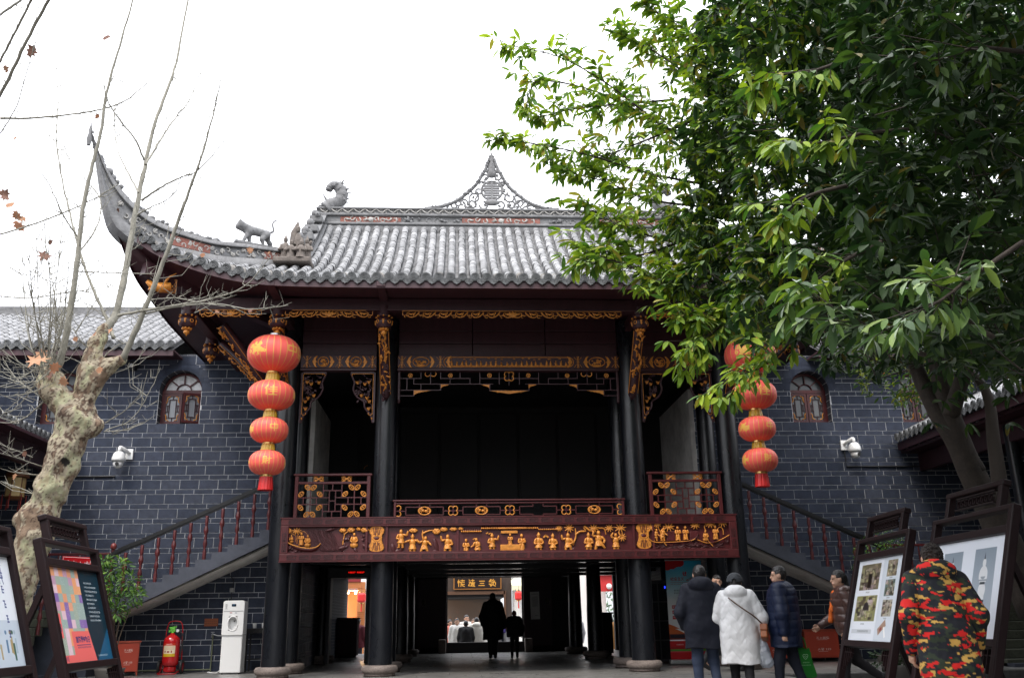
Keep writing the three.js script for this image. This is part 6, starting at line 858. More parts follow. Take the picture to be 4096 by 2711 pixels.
// ================= lantern strings =================
{
  const faces = (a, b, tone) => canvasTex(1024, 256, (g, W, H) => {
    g.fillStyle = '#e2594f'; g.fillRect(0, 0, W, H); g.strokeStyle = '#d8a84a'; g.lineWidth = 4; for (let k = 0; k < 24; k++) { g.beginPath(); g.moveTo((k + 0.5) / 24 * W, 0); g.lineTo((k + 0.5) / 24 * W, H); g.stroke(); }
    seed(tone); for (let q = 0; q < 4; q++) { const cx = (q + 0.5) / 4 * W; g.strokeStyle = g.fillStyle = '#e0b050'; if (q % 2 === 0) glyphs(g, q ? b : a, cx - 45 * (a.length > 1 ? 1.5 : 1), 76, 92, 0.09); else { for (let k = 0; k < 60; k++) { const t = rnd(6.3), r = rnd(8, 62); g.beginPath(); g.arc(cx + Math.cos(t) * r, 130 + Math.sin(t) * r * 0.8, rnd(3, 9), 0, 6.3); rnd() < 0.6 ? g.fill() : g.stroke(); } } }
  });
  const fringeY = mat(0.78, 0.5, 0.04, 0.35, { map: rep(T.streak, 6, 1) }), fringeR = mat(0.72, 0.02, 0.02, 0.4, { map: rep(T.streak, 6, 1) });
  const dims = [[5.78, 0.487, 0.345], [4.985, 0.425, 0.272], [4.33, 0.345, 0.232], [3.735, 0.325, 0.222]];
  for (const s of [-1, 1]) {
    const st = thing('lantern_string', s < 0 ? 'string of four red lanterns fully visible beside the brick wall and staircase' : 'string of four red lanterns partly hidden by green leaves', 'lanterns', s < 0 ? -4.49 : 4.6, 0, 1.4, 0, 'red lantern strings');
    dims.forEach(([cy, R, h], i) => {
      const pf = []; for (let k = 0; k <= 18; k++) { const t = -1 + k / 9; pf.push(new THREE.Vector2(0.1 + (R - 0.1) * Math.pow(Math.max(0, 1 - Math.pow(Math.abs(t), 2.3)), 0.55), t * h)); }
      const g = new THREE.LatheGeometry(pf, 72), p = g.attributes.position; for (let q = 0; q < p.count; q++) { const a = Math.atan2(p.getX(q), p.getZ(q)), r = Math.hypot(p.getX(q), p.getZ(q)), k = 1 + 0.018 * Math.abs(Math.sin(a * 12)) * clamp((r - 0.12) * 4, 0, 1) - 0.012; p.setX(q, p.getX(q) * k); p.setZ(q, p.getZ(q) * k); } g.computeVertexNormals();
      const b = mesh('lantern', g, new THREE.MeshPhysicalMaterial({ map: [faces('中国', '梦', 3 + i), faces('佳', '節', 13 + i), faces('中', '梦', 23 + i), faces('財', '發', 33 + i)][i], roughness: 0.55, sheen: 0.5, sheenRoughness: 0.5, sheenColor: lin(1, 0.8, 0.75), side: THREE.DoubleSide }), st, M4(0, cy, 0, 0, [0.3, -0.62, -0.35, -0.62][i], 0));
      mb().cyl(0.105, 0.105, 0.06, 0, h + 0.015, 0, 20).build('top_collar', i ? M.steel : M.steel, b); mb().cyl(0.11, 0.11, 0.05, 0, -h - 0.01, 0, 20).tor(0.108, 0.008, 0, -h - 0.03, 0, 5, 20, Math.PI * 2, Math.PI / 2).build('bottom_collar', M.brass, b);
      const next = i < 3 ? dims[i + 1][0] + dims[i + 1][2] + 0.02 : cy - h - 0.27, fl = cy - h - 0.03 - next - (i < 3 ? -0.02 : 0), fm = mb(); fm.put(grid(40, 1, (u, v) => { const a = u * Math.PI * 2, r = 0.108 + 0.02 * v + 0.008 * Math.sin(a * 14); return V(Math.sin(a) * r, -h - 0.03 - v * fl, Math.cos(a) * r); })); fm.build('fringe', i < 3 ? fringeY : fringeR, b);
      if (i < 3) mb().cyl(0.02, 0.02, fl + 0.05, 0, -h - fl / 2, 0, 8).build('link_cord', M.brass, b);
    });
    mb().cyl(0.008, 0.008, 0.1, 0, 6.17, 0, 6).build('hanging_cord', M.rubber, st);
  }
}
// ================= things along the walls =================
for (const s of [-1, 1]) {
  const p = s < 0 ? V(-8.62, 4.56, -3) : V(8.3, 4.7, -3), c = thing('dome_camera', s < 0 ? 'white dome security camera on the brick wall beside the plane tree' : 'white dome security camera on the brick wall below the leafy tree', 'camera', p.x, p.y, p.z, 0, 'dome cameras on the brick walls');
  mb().rbox(0.16, 0.24, 0.05, -s * 0.14, 0.12, 0.03, 0.01).build('wall_plate', M.whiteshell, c); mb().tube([V(-s * 0.14, 0.14, 0.05), V(-s * 0.08, 0.2, 0.18), V(0, 0.24, 0.26), V(0, 0.16, 0.28)], 0.04, 10, 12).build('arm', M.whiteshell, c);
  mb().lathe([[0, 0.19], [0.07, 0.18], [0.12, 0.13], [0.145, 0.03], [0.148, -0.02], [0.13, -0.03], [0.12, -0.06], [0, -0.06]], 22, 0, -0.04, 0.28).build('housing', M.whiteshell, c); mb().sph(0.11, 0.115, 0.11, 0, -0.13, 0.28, 18, 12).build('camera_ball', M.whiteshell, c); mb().cyl(0.042, 0.042, 0.02, s * 0.02 + 0.03, -0.15, 0.385, 16, Math.PI / 2 + 0.1).build('lens', M.rubber, c);
  const cd = thing('cable_conduit', s < 0 ? 'thin dark cable conduit on the left brick wall' : 'thin dark cable conduit running right below the dome camera', 'conduit'); const y = p.y - 0.38; mb().tube(s < 0 ? [V(-8.75, y, -2.975), V(-12.5, y - 0.02, -2.975)] : [V(8.16, p.y, -2.975), V(8.16, y, -2.975), V(12.5, y - 0.02, -2.975)], 0.018, 6).build('conduit_pipe', M.rubber, cd);
}
for (const [u, v, l] of [[530, 1466, 'small round wall lamp near the arched window'], [446, 1463, 'small round wall lamp behind the plane branches']]) { const p = atZ(u, v, -2.94), o = thing('wall_spotlight', l, 'lamp', p.x, p.y, -2.97); mb().cyl(0.09, 0.1, 0.12, 0, 0, 0.06, 16, Math.PI / 2).build('lamp_body', M.rubber, o); for (let k = 0; k < 8; k++) mb().box(0.008, 0.05, 0.14, Math.cos(k * 0.785) * 0.1, Math.sin(k * 0.785) * 0.1, 0.07, 0, 0, k * 0.785).build('lamp_fin', M.rubber, o); mb().cyl(0.045, 0.045, 0.02, 0, 0, 0.13, 12, Math.PI / 2).build('lamp_lens', M.white, o); }
{ // water dispenser
  const H = atZ(905, 2403, -1.75).y, d = thing('water_dispenser', 'tall white water dispenser with dark display beside the black column', 'dispenser', -5.63, 0, -2.0), w = 0.42;
  mb().rbox(w, H * 0.52, 0.36, 0, H * 0.26 + 0.02, 0, 0.025).build('lower_cabinet', M.whiteshell, d);
  const sh = new THREE.Shape(); const a = w / 2; sh.moveTo(-a + 0.02, H * 0.53); sh.lineTo(a - 0.02, H * 0.53); sh.quadraticCurveTo(a, H * 0.53, a, H * 0.55); sh.lineTo(a, H - 0.05); sh.quadraticCurveTo(a, H, a - 0.05, H); sh.lineTo(-a + 0.05, H); sh.quadraticCurveTo(-a, H, -a, H - 0.05); sh.lineTo(-a, H * 0.55); sh.quadraticCurveTo(-a, H * 0.53, -a + 0.02, H * 0.53);
  const ho = new THREE.Path(); ho.moveTo(-0.09, H * 0.58); ho.lineTo(0.09, H * 0.58); ho.lineTo(0.09, H * 0.79); ho.lineTo(-0.09, H * 0.79); sh.holes.push(ho);
  mb().ext(sh, 0.1, 0.006, M4(0, 0, 0.1)).rbox(w, H * 0.46, 0.28, 0, H * 0.765, -0.04, 0.03).build('upper_housing', M.whiteshell, d);
  mb().tor(0.105, 0.012, 0, H * 0.685, 0.205, 6, 20, Math.PI * 2, 0, 0, 0, 1, 1.35).build('alcove_rim', M.white, d); mb().cyl(0.02, 0.016, 0.05, 0, H * 0.77, 0.15, 12).rbox(0.1, 0.02, 0.06, 0, H * 0.79, 0.16, 0.005).build('spout', M.white, d); mb().rbox(0.16, 0.02, 0.09, 0, H * 0.585, 0.15, 0.006).build('drip_tray', mat(0.55, 0.55, 0.55, 0.5), d);
  mb().box(w * 0.96, 0.006, 0.01, 0, H * 0.86, 0.208).build('seam', mat(0.25, 0.25, 0.25, 0.6), d); mb().rbox(0.09, 0.05, 0.01, 0.0, H * 0.94, 0.208, 0.004).build('display', phys(0.01, 0.02, 0.04, 0.1), d); mb().box(0.035, 0.006, 0.008, 0, H * 0.945, 0.214).build('display_digits', mat(0.05, 0.3, 0.6, 0.4), d);
  mb().rbox(0.05, 0.012, 0.01, -0.05, H * 0.835, 0.208, 0.004).build('red_label', mat(0.4, 0.05, 0.05, 0.5), d); mb().rbox(0.05, 0.012, 0.01, 0.05, H * 0.835, 0.208, 0.004).build('grey_label', mat(0.25, 0.27, 0.3, 0.5), d); seed(6); const lb = mb(); for (let k = 0; k < 8; k++) lb.box(rnd(0.02, 0.06), 0.006, 0.003, -0.15, H * 0.955 - k * 0.013, 0.208); lb.build('instruction_print', mat(0.3, 0.3, 0.3, 0.7), d);
  mb().ext(poly([[-0.02, 0.02], [0.02, 0.02], [0, -0.015]]), 0.004, 0, M4(0.01, H * 0.715, 0.112)).build('arrow_mark', M.rubber, d); for (const x of [-0.17, 0.17]) mb().cyl(0.02, 0.02, 0.03, x, 0.012, 0.1, 10).build('foot', M.rubber, d);
}
{ // wheeled extinguisher
  const e = thing('wheeled_fire_extinguisher', 'large red wheeled fire extinguisher with green valve against the brick wall', 'extinguisher', -6.95, 0, -2.25), red = phys(0.5, 0.012, 0.015, 0.22, { clearcoat: 0.6 }); e.scale.setScalar(0.87);
  mb().lathe([[0, 0.16], [0.13, 0.17], [0.185, 0.22], [0.19, 0.3], [0.19, 0.74], [0.165, 0.82], [0.09, 0.88], [0.05, 0.9], [0.05, 0.93], [0, 0.93]], 26).build('tank', red, e); mb().lathe([[0.13, 0.05], [0.15, 0.1], [0.14, 0.17]], 22).build('tank_skirt', red, e);
  mb().rbox(0.12, 0.1, 0.07, 0, 1.0, 0, 0.015).box(0.17, 0.03, 0.05, 0, 1.06, 0, 0, 0, 0.1).cyl(0.03, 0.04, 0.07, 0, 0.95, 0, 12).box(0.03, 0.05, 0.03, -0.07, 0.97, 0.03).build('green_valve', mat(0.16, 0.55, 0.06, 0.4), e); mb().cyl(0.035, 0.035, 0.03, 0.12, 0.98, 0.02, 14, Math.PI / 2).build('pressure_gauge', M.white, e);
  mb().tube([V(-0.2, 0.05, 0.1), V(-0.22, 0.1, -0.1), V(-0.2, 0.7, -0.15), V(-0.17, 1.1, -0.15), V(-0.12, 1.18, -0.15), V(0.12, 1.18, -0.15), V(0.17, 1.1, -0.15), V(0.2, 0.7, -0.15), V(0.22, 0.1, -0.1), V(0.2, 0.05, 0.1)], 0.014, 8, 60).tube([V(-0.2, 0.05, 0.1), V(-0.2, 0.02, 0.24), V(0, 0.02, 0.26), V(0.2, 0.02, 0.24), V(0.2, 0.05, 0.1)], 0.014, 8, 30).build('cart_frame', red, e);
  for (const s of [-1, 1]) { mb().tor(0.13, 0.035, s * 0.26, 0.165, -0.08, 8, 22, Math.PI * 2, 0, Math.PI / 2).build('tyre', M.rubber, e); mb().cyl(0.1, 0.1, 0.03, s * 0.26, 0.165, -0.08, 16, 0, 0, Math.PI / 2).build('wheel_rim', red, e); }
  const lt = canvasTex(256, 256, (g, W, H) => { g.fillStyle = '#e8d9b8'; g.fillRect(0, 0, W, H); g.fillStyle = '#c23018'; g.fillRect(0, 0, W, 46); g.fillStyle = '#d8b020'; g.fillRect(0, 200, W, 56); g.fillStyle = '#9a2a20'; seed(8); smallText(g, 20, 60, 210, 14, 3); g.fillRect(30, 140, 30, 40); g.fillRect(90, 150, 50, 30); g.fillRect(170, 140, 24, 42); g.fillStyle = '#fff'; smallText(g, 60, 14, 130, 18, 1); });
  const cy = new THREE.CylinderGeometry(0.1925, 0.1925, 0.3, 20, 1, true, -0.75, 1.5); mesh('instruction_label', cy, new THREE.MeshStandardMaterial({ map: lt, roughness: 0.4 }), e, M4(0, 0.55, 0));
  mb().tube([V(0.1, 0.98, 0), V(0.24, 0.9, 0.02), V(0.25, 0.6, 0.02), V(0.22, 0.4, 0.0), V(0.2, 0.3, -0.05)], 0.018, 8, 20).build('hose', M.rubber, e);
}
const boxFace = (() => canvasTex(256, 256, (g, W, H) => { g.fillStyle = '#b0412c'; g.fillRect(0, 0, W, H); g.strokeStyle = g.fillStyle = '#dcc8c0'; glyphs(g, '灭火器箱', 82, 48, 24, 0.1); g.fillRect(92, 78, 78, 3); glyphs(g, '火警', 84, 160, 26, 0.1); g.font = 'bold 26px serif'; g.fillText('119', 148, 184); g.fillRect(92, 194, 74, 3); }))();
function fireBox(x, z, w, label, turn = 0) {
  const b = thing('fire_equipment_box', label, 'fire box', x, 0, z, turn, 'red fire equipment boxes'), red = mat(0.42, 0.065, 0.03, 0.5, { map: rep(T.mottle, 2) }), h = 0.62, dep = 0.34;
  mb().rbox(w, h - 0.06, dep, 0, h / 2 + 0.04, 0, 0.008).build('box_body', red, b); mb().rbox(w + 0.04, 0.035, dep + 0.05, 0, h + 0.03, 0, 0.008).build('box_lid', red, b); mb().rbox(w - 0.02, 0.29, 0.014, 0, h - 0.13, dep / 2 + 0.004, 0.003).build('upper_flap', red, b); sheet('box_lettering', w - 0.03, h - 0.09, boxFace, b, M4(0, h / 2 + 0.04, dep / 2 + 0.014), 0.5); for (const s of [-1, 1]) mb().ext(poly([[0, 0.08], [s * 0.05, 0.08], [s * 0.05, 0], [s * 0.03, 0]]), 0.04, 0, M4(s * (w / 2 - 0.05), 0, dep / 2 - 0.04)).build('foot', red, b); mb().rbox(0.008, 0.05, 0.12, -w / 2 - 0.002, h * 0.82, 0, 0.003).build('side_handle', M.rubber, b);
}
fireBox(-7.78, -2.1, 0.44, 'tall orange red fire box beside the wheeled extinguisher', 0.35);
{ const p = atZ(3284, 2560, -2.6); fireBox(p.x, -2.7, 0.76, 'wide orange red fire box with white characters against the right brick wall'); const q = atZ(3110, 2560, -2.5); fireBox(q.x - 0.02, -2.7, 0.7, 'orange red fire box partly hidden behind the man with the green bag'); }
{ // tap, pipes, table, cups, plates
  const zz = -2.93, Z = (x, y, z = zz) => atZ(x * 0.5065, 2000 + y * 0.5065, z), tp = Z(1680, 1060), t = thing('wall_tap', 'small tap on a thin green standpipe against the brick wall', 'tap'), pg = mat(0.2, 0.22, 0.13, 0.6);
  mb().cyl(0.014, 0.014, tp.y, tp.x, tp.y / 2, zz, 8).tube([V(tp.x, 0.05, zz), V(-8.1, 0.05, zz)], 0.016, 8).build('pipe', pg, t); mb().cyl(0.018, 0.018, 0.1, tp.x, tp.y, zz + 0.04, 8, Math.PI / 2).cyl(0.012, 0.012, 0.06, tp.x, tp.y - 0.03, zz + 0.09, 8).box(0.07, 0.012, 0.02, tp.x, tp.y + 0.045, zz + 0.04).cyl(0.008, 0.008, 0.05, tp.x, tp.y + 0.02, zz + 0.04, 6).build('tap_head', M.steel, t);
  const hose = thing('white_hose', 'thin white hose from the tap to the water dispenser', 'hose'); mb().tube([V(tp.x + 0.03, tp.y, zz + 0.06), V(tp.x + 0.1, tp.y - 0.02, zz + 0.1), V(-5.8, tp.y - 0.1, -2.4), V(-5.82, 0.3, -2.35), V(-6.0, 0.02, -2.4), V(-6.25, 0.012, -2.55)], 0.011, 6, 40).build('hose_tube', M.white, hose);
  const tb = thing('small_black_table', 'small black table behind the front column holding paper cups', 'table', -5.2, 0, -2.72); mb().rbox(0.62, 0.03, 0.4, 0, 0.86, 0, 0.006).build('table_top', M.blackwood, tb); mb().rbox(0.6, 0.07, 0.02, 0, 0.81, 0.18, 0.004).build('apron', M.blackwood, tb); for (const a of [-1, 1]) for (const b of [-1, 1]) mb().rbox(0.035, 0.85, 0.035, a * 0.28, 0.425, b * 0.17, 0.004).build('leg', M.blackwood, tb); mb().rbox(0.56, 0.02, 0.34, 0, 0.25, 0, 0.004).build('shelf', M.blackwood, tb); for (let k = 0; k < 6; k++) mb().sph(0.012, 0.03, 0.012, -0.25 + k * 0.1, 0.78, 0.19, 6, 5).build('apron_bead', M.blackwood, tb);
  for (const [a, l] of [[-0.16, 'white paper cup standing alone on the black table'], [0.03, 'white paper cup next to the black column']]) { const c = mb().lathe([[0, 0], [0.028, 0], [0.04, 0.1], [0.043, 0.105], [0.038, 0.1], [0.026, 0.008], [0, 0.008]], 16).build('paper_cup', M.white); c.position.set(-5.2 + a, 0.876, -2.62); tag(c, l, 'cup'); }
  const a = Z(1615, 935, -2.99), b = Z(1718, 995, -2.99), o = thing('orange_wall_plate', 'small orange wall plate with worn lettering left of the dispenser', 'sign', (a.x + b.x) / 2, (a.y + b.y) / 2, -2.985); mb().rbox(b.x - a.x, a.y - b.y, 0.02, 0, 0, 0, 0.004).build('plate', mat(0.24, 0.06, 0.015, 0.6), o); seed(4); const ot = mb(); for (let k = 0; k < 14; k++) ot.box(rnd(0.015, 0.03), 0.01, 0.002, -0.13 + (k % 7) * 0.04, k < 7 ? 0.025 : -0.025, 0.0115); ot.build('worn_lettering', mat(0.08, 0.03, 0.015, 0.7), o);
  const e = Z(1830, 710, -2.98), j = thing('junction_box', 'small grey junction box with cable above the dispenser', 'box', e.x, e.y, -2.97); mb().rbox(0.09, 0.09, 0.04, 0, 0, 0, 0.008).build('box_shell', mat(0.35, 0.35, 0.34, 0.5), j); mb().tube([V(0, -0.04, 0), V(0, -0.35, 0)], 0.008, 6).tube([V(0, 0.04, 0), V(0.02, 0.2, 0), V(-0.1, 0.32, 0), V(-0.2, 0.3, 0)], 0.008, 6, 12).build('cable', M.rubber, j);
}
{ // roll-up banner
  const z = -2.35, Q = (x, y) => atZ(2500 + x * 0.3799, 2150 + y * 0.3799, z), a = Q(428, 238), c = Q(452, 1270), cx = (Q(405, 600).x + Q(845, 600).x) / 2, w = 0.8, h = a.y - 0.1;
  const bn = thing('roll_up_banner', 'tall roll-up banner with red flag and gate picture behind the navy coat', 'banner', cx + 0.02, 0, z);
  const t = canvasTex(512, 1280, (g, W, H) => {
    const gr = g.createLinearGradient(0, 0, 0, H); gr.addColorStop(0, '#1d8fb4'); gr.addColorStop(0.2, '#7fb7c6'); gr.addColorStop(0.42, '#d8dcdc'); gr.addColorStop(1, '#e6e4e2'); g.fillStyle = gr; g.fillRect(0, 0, W, H);
    g.fillStyle = '#b01218'; g.beginPath(); g.moveTo(0, 0); g.lineTo(250, 0); g.bezierCurveTo(300, 60, 240, 80, 210, 90); g.bezierCurveTo(160, 80, 140, 110, 110, 120); g.bezierCurveTo(60, 100, 60, 150, 0, 130); g.fill();
    g.strokeStyle = '#9c1a1e'; glyphs(g, '社会主义', 60, 222, 50, 0.12, 0.98); glyphs(g, '核', 236, 150, 62, 0.14); glyphs(g, '心价值', 280, 228, 54, 0.12, 1.05); g.fillStyle = '#9c1a1e'; g.fillRect(60, 292, 380, 4); g.font = '22px serif'; g.fillText('SHE HUI ZHU YI HE XIN JIA ZHI GUAN', 60, 326, 380);
    g.fillStyle = '#333'; seed(2); smallText(g, 100, 390, 300, 20, 2); for (let k = 0; k < 3; k++) { g.fillStyle = '#b0161c'; g.fillRect(60, 590 + k * 68, 130, 44); g.strokeStyle = '#fff'; glyphs(g, ['国家价值目', '社会价值目', '个人价值准'][k], 66, 600 + k * 68, 22, 0.1); g.fillStyle = '#2d6fa8'; smallText(g, 206, 600 + k * 68, 240, 24, 1); }
    g.fillStyle = '#c2161e'; g.fillRect(0, 1040, W, 240); g.fillStyle = '#a8121a'; g.fillRect(0, 1120, W, 60); g.fillStyle = '#5c9a3a'; g.fillRect(0, 1150, W, 26); g.fillStyle = '#d43a50'; g.fillRect(0, 1176, W, 14); g.fillStyle = '#fff'; g.fillRect(0, 1030, W, 16); g.fillStyle = '#7a2a1a'; g.fillRect(0, 950, 220, 80); g.fillStyle = '#2a2030'; g.fillRect(10, 960, 200, 50); g.fillStyle = '#c8602a'; g.beginPath(); g.moveTo(0, 870); g.lineTo(110, 900); g.lineTo(240, 960); g.lineTo(0, 960); g.fill(); g.beginPath(); g.moveTo(0, 830); g.lineTo(60, 850); g.lineTo(150, 890); g.lineTo(0, 895); g.fill(); g.fillStyle = '#eee'; smallText(g, 90, 1085, 90, 16, 1);
  });
  mesh('banner_sheet', new THREE.PlaneGeometry(w, h, 12, 1), new THREE.MeshStandardMaterial({ map: t, roughness: 0.35, side: THREE.DoubleSide }), bn, M4(0, 0.1 + h / 2, 0)); mb().rbox(w + 0.06, 0.1, 0.2, 0, 0.055, 0, 0.03).build('banner_base', mat(0.6, 0.6, 0.6, 0.3, { metalness: 0.7 }), bn); mb().rbox(w + 0.02, 0.03, 0.03, 0, h + 0.1, 0, 0.01).build('top_rail', M.steel, bn); mb().cyl(0.012, 0.012, h, 0, h / 2 + 0.1, -0.05, 8).build('support_pole', M.steel, bn);
  const lk = thing('louvred_cabinet', 'dark metal cabinet with tiny blue light behind the front column', 'cabinet', 3.35, 0, -3.3); mb().rbox(0.9, 1.75, 0.4, 0, 0.9, 0, 0.01).build('cabinet_body', mat(0.035, 0.035, 0.038, 0.4), lk); for (let k = 0; k < 3; k++) for (let j = 0; j < 4; j++) mb().rbox(0.24, 0.38, 0.012, -0.27 + k * 0.27, 0.28 + j * 0.41, 0.203, 0.004).build('cabinet_pane', phys(0.02, 0.022, 0.025, 0.12), lk); mesh('blue_light', new THREE.BoxGeometry(0.02, 0.05, 0.01), new THREE.MeshStandardMaterial({ color: 0x000000, emissive: 0x2038ff, emissiveIntensity: 2 }), lk, M4(0.3, 1.62, 0.212));
}
// ================= exhibition boards =================
{
  const wood = phys(0.014, 0.0045, 0.0055, 0.5, { specularIntensity: 0.5, map: rep(T.grain, 2) });
  const W = 1.35, H = 0.9;
  function board(label, x, y, z, turn, lean, texture) {
    const b = thing('exhibition_board', label, 'notice board', x, y, z, turn, 'framed boards lining the courtyard'), tilt = M4(0, 0, 0, -lean, 0, 0), low = -(y + 0.15) / Math.cos(lean) - 0.0;
    const P = (m) => { const q = mb(); for (const g of m.l) q.put(g, tilt); return q; };
    P(mb().rbox(0.078, H - low + 0.24, 0.08, -W / 2 - 0.04, (H + low + 0.24) / 2, 0, 0.012)).build('post', wood, b); P(mb().rbox(0.078, H - low + 0.24, 0.08, W / 2 + 0.04, (H + low + 0.24) / 2, 0, 0.012)).build('post', wood, b);
    P(mb().rbox(W, 0.07, 0.07, 0, H + 0.035, 0, 0.01)).build('top_rail', wood, b); P(mb().rbox(W, 0.07, 0.07, 0, -0.035, 0, 0.01)).build('bottom_rail', wood, b); P(mb().rbox(W + 0.16, 0.05, 0.078, 0, H + 0.225, 0.002, 0.012)).build('upper_rail', wood, b);
    P(mb().rbox(0.07, 0.22, 0.07, -W * 0.36, H + 0.345, 0, 0.01).rbox(0.07, 0.22, 0.07, W * 0.36, H + 0.345, 0, 0.01).rbox(W * 0.8, 0.055, 0.08, 0, H + 0.47, 0, 0.012)).build('crest', wood, b);
    const f = mb(); for (let k = 0; k < 9; k++) { const a = -0.3 + k * 0.075; f.box(0.06, 0.01, 0.03, a, H + 0.4, 0).box(0.01, 0.06, 0.03, a - 0.025, H + 0.37, 0).box(0.035, 0.01, 0.03, a, H + 0.34, 0).box(0.01, 0.035, 0.03, a + 0.015, H + 0.355, 0); } f.box(0.72, 0.014, 0.03, 0, H + 0.425, 0).box(0.72, 0.014, 0.03, 0, H + 0.315, 0); P(f).build('fretwork', wood, b);
    const lf = mb(); for (const s of [-1, 1]) for (let k = 0; k < 4; k++) lf.box(0.05, 0.01, 0.03, s * (W / 2 - 0.05 - k * 0.06), -0.13, 0).box(0.01, 0.05, 0.03, s * (W / 2 - 0.04 - k * 0.06), -0.11, 0).box(0.01, 0.25 - k * 0.05, 0.03, s * (W / 2 - 0.04 - k * 0.06), -0.2 + k * 0.02, 0.001); P(lf).build('lower_fretwork', wood, b);
    P(mb().box(W, H, 0.02, 0, H / 2, -0.02)).build('backing', wood, b);
    sheet('printed_panel', W - 0.004, H - 0.004, texture, b, tilt.clone().multiply(M4(0, H / 2, -0.006)), 0.3);
    for (const s of [-1, 1]) mb().bar(V(s * W * 0.4, H * 0.9 * Math.cos(lean), -H * 0.9 * Math.sin(lean) - 0.03), V(s * W * 0.4, -y - 0.15, -H * 0.9 * Math.sin(lean) - 0.55), 0.05, 0.05).build('rear_leg', wood, b);
    return b;
  }
  seed(50);
  const museum = canvasTex(768, 512, (g, w, h) => {
    const cols = ['#e9a27c', '#8d6fae', '#9fb3ab', '#e7c5cf', '#a6b3a2', '#c99bb5', '#f0a878']; for (let i = 0; i < 8; i++) for (let j = 0; j < 11; j++) { g.fillStyle = cols[Math.floor(rnd(cols.length))]; g.fillRect(i * 58, j * 47, 59, 48); if (rnd() < 0.5) { g.fillStyle = 'rgba(255,255,255,0.35)'; for (let k = 0; k < 40; k++) g.fillRect(i * 58 + rnd(56), j * 47 + rnd(44), 3, 3); } }
    g.fillStyle = '#13323f'; g.beginPath(); g.moveTo(455, 0); g.lineTo(w, 0); g.lineTo(w, h); g.lineTo(470, h); g.lineTo(455, 340); g.fill(); g.fillStyle = '#1d5a7c'; g.beginPath(); g.moveTo(w, 330); g.lineTo(w, h); g.lineTo(520, h); g.fill();
    g.fillStyle = '#f2706c'; g.fillRect(0, 250, 90, 130); g.beginPath(); g.moveTo(200, 345); g.lineTo(458, 345); g.lineTo(510, h); g.lineTo(0, h); g.lineTo(0, 470); g.lineTo(200, 470); g.fill(); g.fillStyle = '#3a3a66'; g.font = 'bold 56px sans-serif'; g.fillText('18', 20, 345); g.strokeStyle = '#34386e'; glyphs(g, '国际博物馆日', 245, 372, 34, 0.15, 1.02); g.fillStyle = '#34386e'; g.fillRect(250, 418, 200, 4); smallText(g, 255, 428, 190, 10, 1); g.font = '34px serif'; g.fillText('ICOM', 14, 500); g.fillStyle = '#e8eef0'; for (let k = 0; k < 10; k++) smallText(g, 520, 64 + k * 24, rnd(90, 190), 11, 1); smallText(g, 540, 480, 150, 9, 1);
  });
  const mural = canvasTex(768, 512, (g, w, h) => { g.fillStyle = '#e9ecf2'; g.fillRect(0, 0, w, h); g.fillStyle = '#c9d3de'; g.fillRect(0, 300, w, 212); for (let k = 0; k < 26; k++) { g.fillStyle = ['#5b7fa0', '#8a5a4a', '#44665a', '#b09a70', '#a8b8c4'][k % 5]; const x = rnd(w); g.fillRect(x, 360 + rnd(50), rnd(10, 20), rnd(50, 90)); g.beginPath(); g.arc(x + 8, 355, 10, 0, 6.3); g.fill(); } g.strokeStyle = g.fillStyle = '#33407a'; glyphs(g, '五代', 640, 36, 46, 0.14, 0, 1.1); smallText(g, 645, 140, 40, 40, 4); for (let k = 0; k < 10; k++) smallText(g, 570, 40 + k * 22, 30, 10, 1); });
  const photo = (g, x, y, w, h, base, sd) => { seed(sd); g.fillStyle = base; g.fillRect(x, y, w, h); for (let k = 0; k < 70; k++) { const v = Math.floor(rnd(30, 220)); g.fillStyle = `rgba(${v},${v * rnd(0.85, 1)},${v * rnd(0.7, 0.95)},0.7)`; const a = rnd(w * 0.9), b = rnd(h * 0.85); g.fillRect(x + a, y + b, Math.min(rnd(4, w * 0.22), w - a), Math.min(rnd(4, h * 0.25), h - b)); } };
  const dig = canvasTex(768, 512, (g, w, h) => { g.fillStyle = '#e6eaf1'; g.fillRect(0, 0, w, h); g.fillStyle = '#d3dae2'; g.fillRect(430, 0, 338, h); photo(g, 60, 28, 330, 165, '#6d6650', 61); g.fillStyle = '#1a1a18'; g.fillRect(200, 90, 60, 90); photo(g, 50, 230, 350, 160, '#8a8a5c', 62); g.fillStyle = '#20242a'; g.beginPath(); g.arc(230, 320, 50, Math.PI, 0); g.fill(); photo(g, 500, 20, 150, 100, '#8b8468', 63); photo(g, 500, 140, 150, 100, '#6c7f7a', 64); photo(g, 500, 262, 150, 100, '#a8a496', 65); g.save(); g.translate(540, 430); g.rotate(-0.5); g.fillStyle = '#a88a78'; g.fillRect(-60, -26, 120, 44); g.fillStyle = '#f4f4f2'; g.fillRect(20, 10, 20, 70); g.fillStyle = '#8c3a34'; g.fillRect(-30, -10, 30, 20); g.restore(); g.fillStyle = '#c9cdd2'; g.fillRect(40, 440, 340, 26); g.fillStyle = '#555'; smallText(g, 140, 446, 180, 12, 1); smallText(g, 190, 204, 60, 10, 1); smallText(g, 180, 402, 60, 10, 1); smallText(g, 550, 125, 40, 9, 1); smallText(g, 550, 246, 40, 9, 1); smallText(g, 545, 370, 40, 9, 1); });
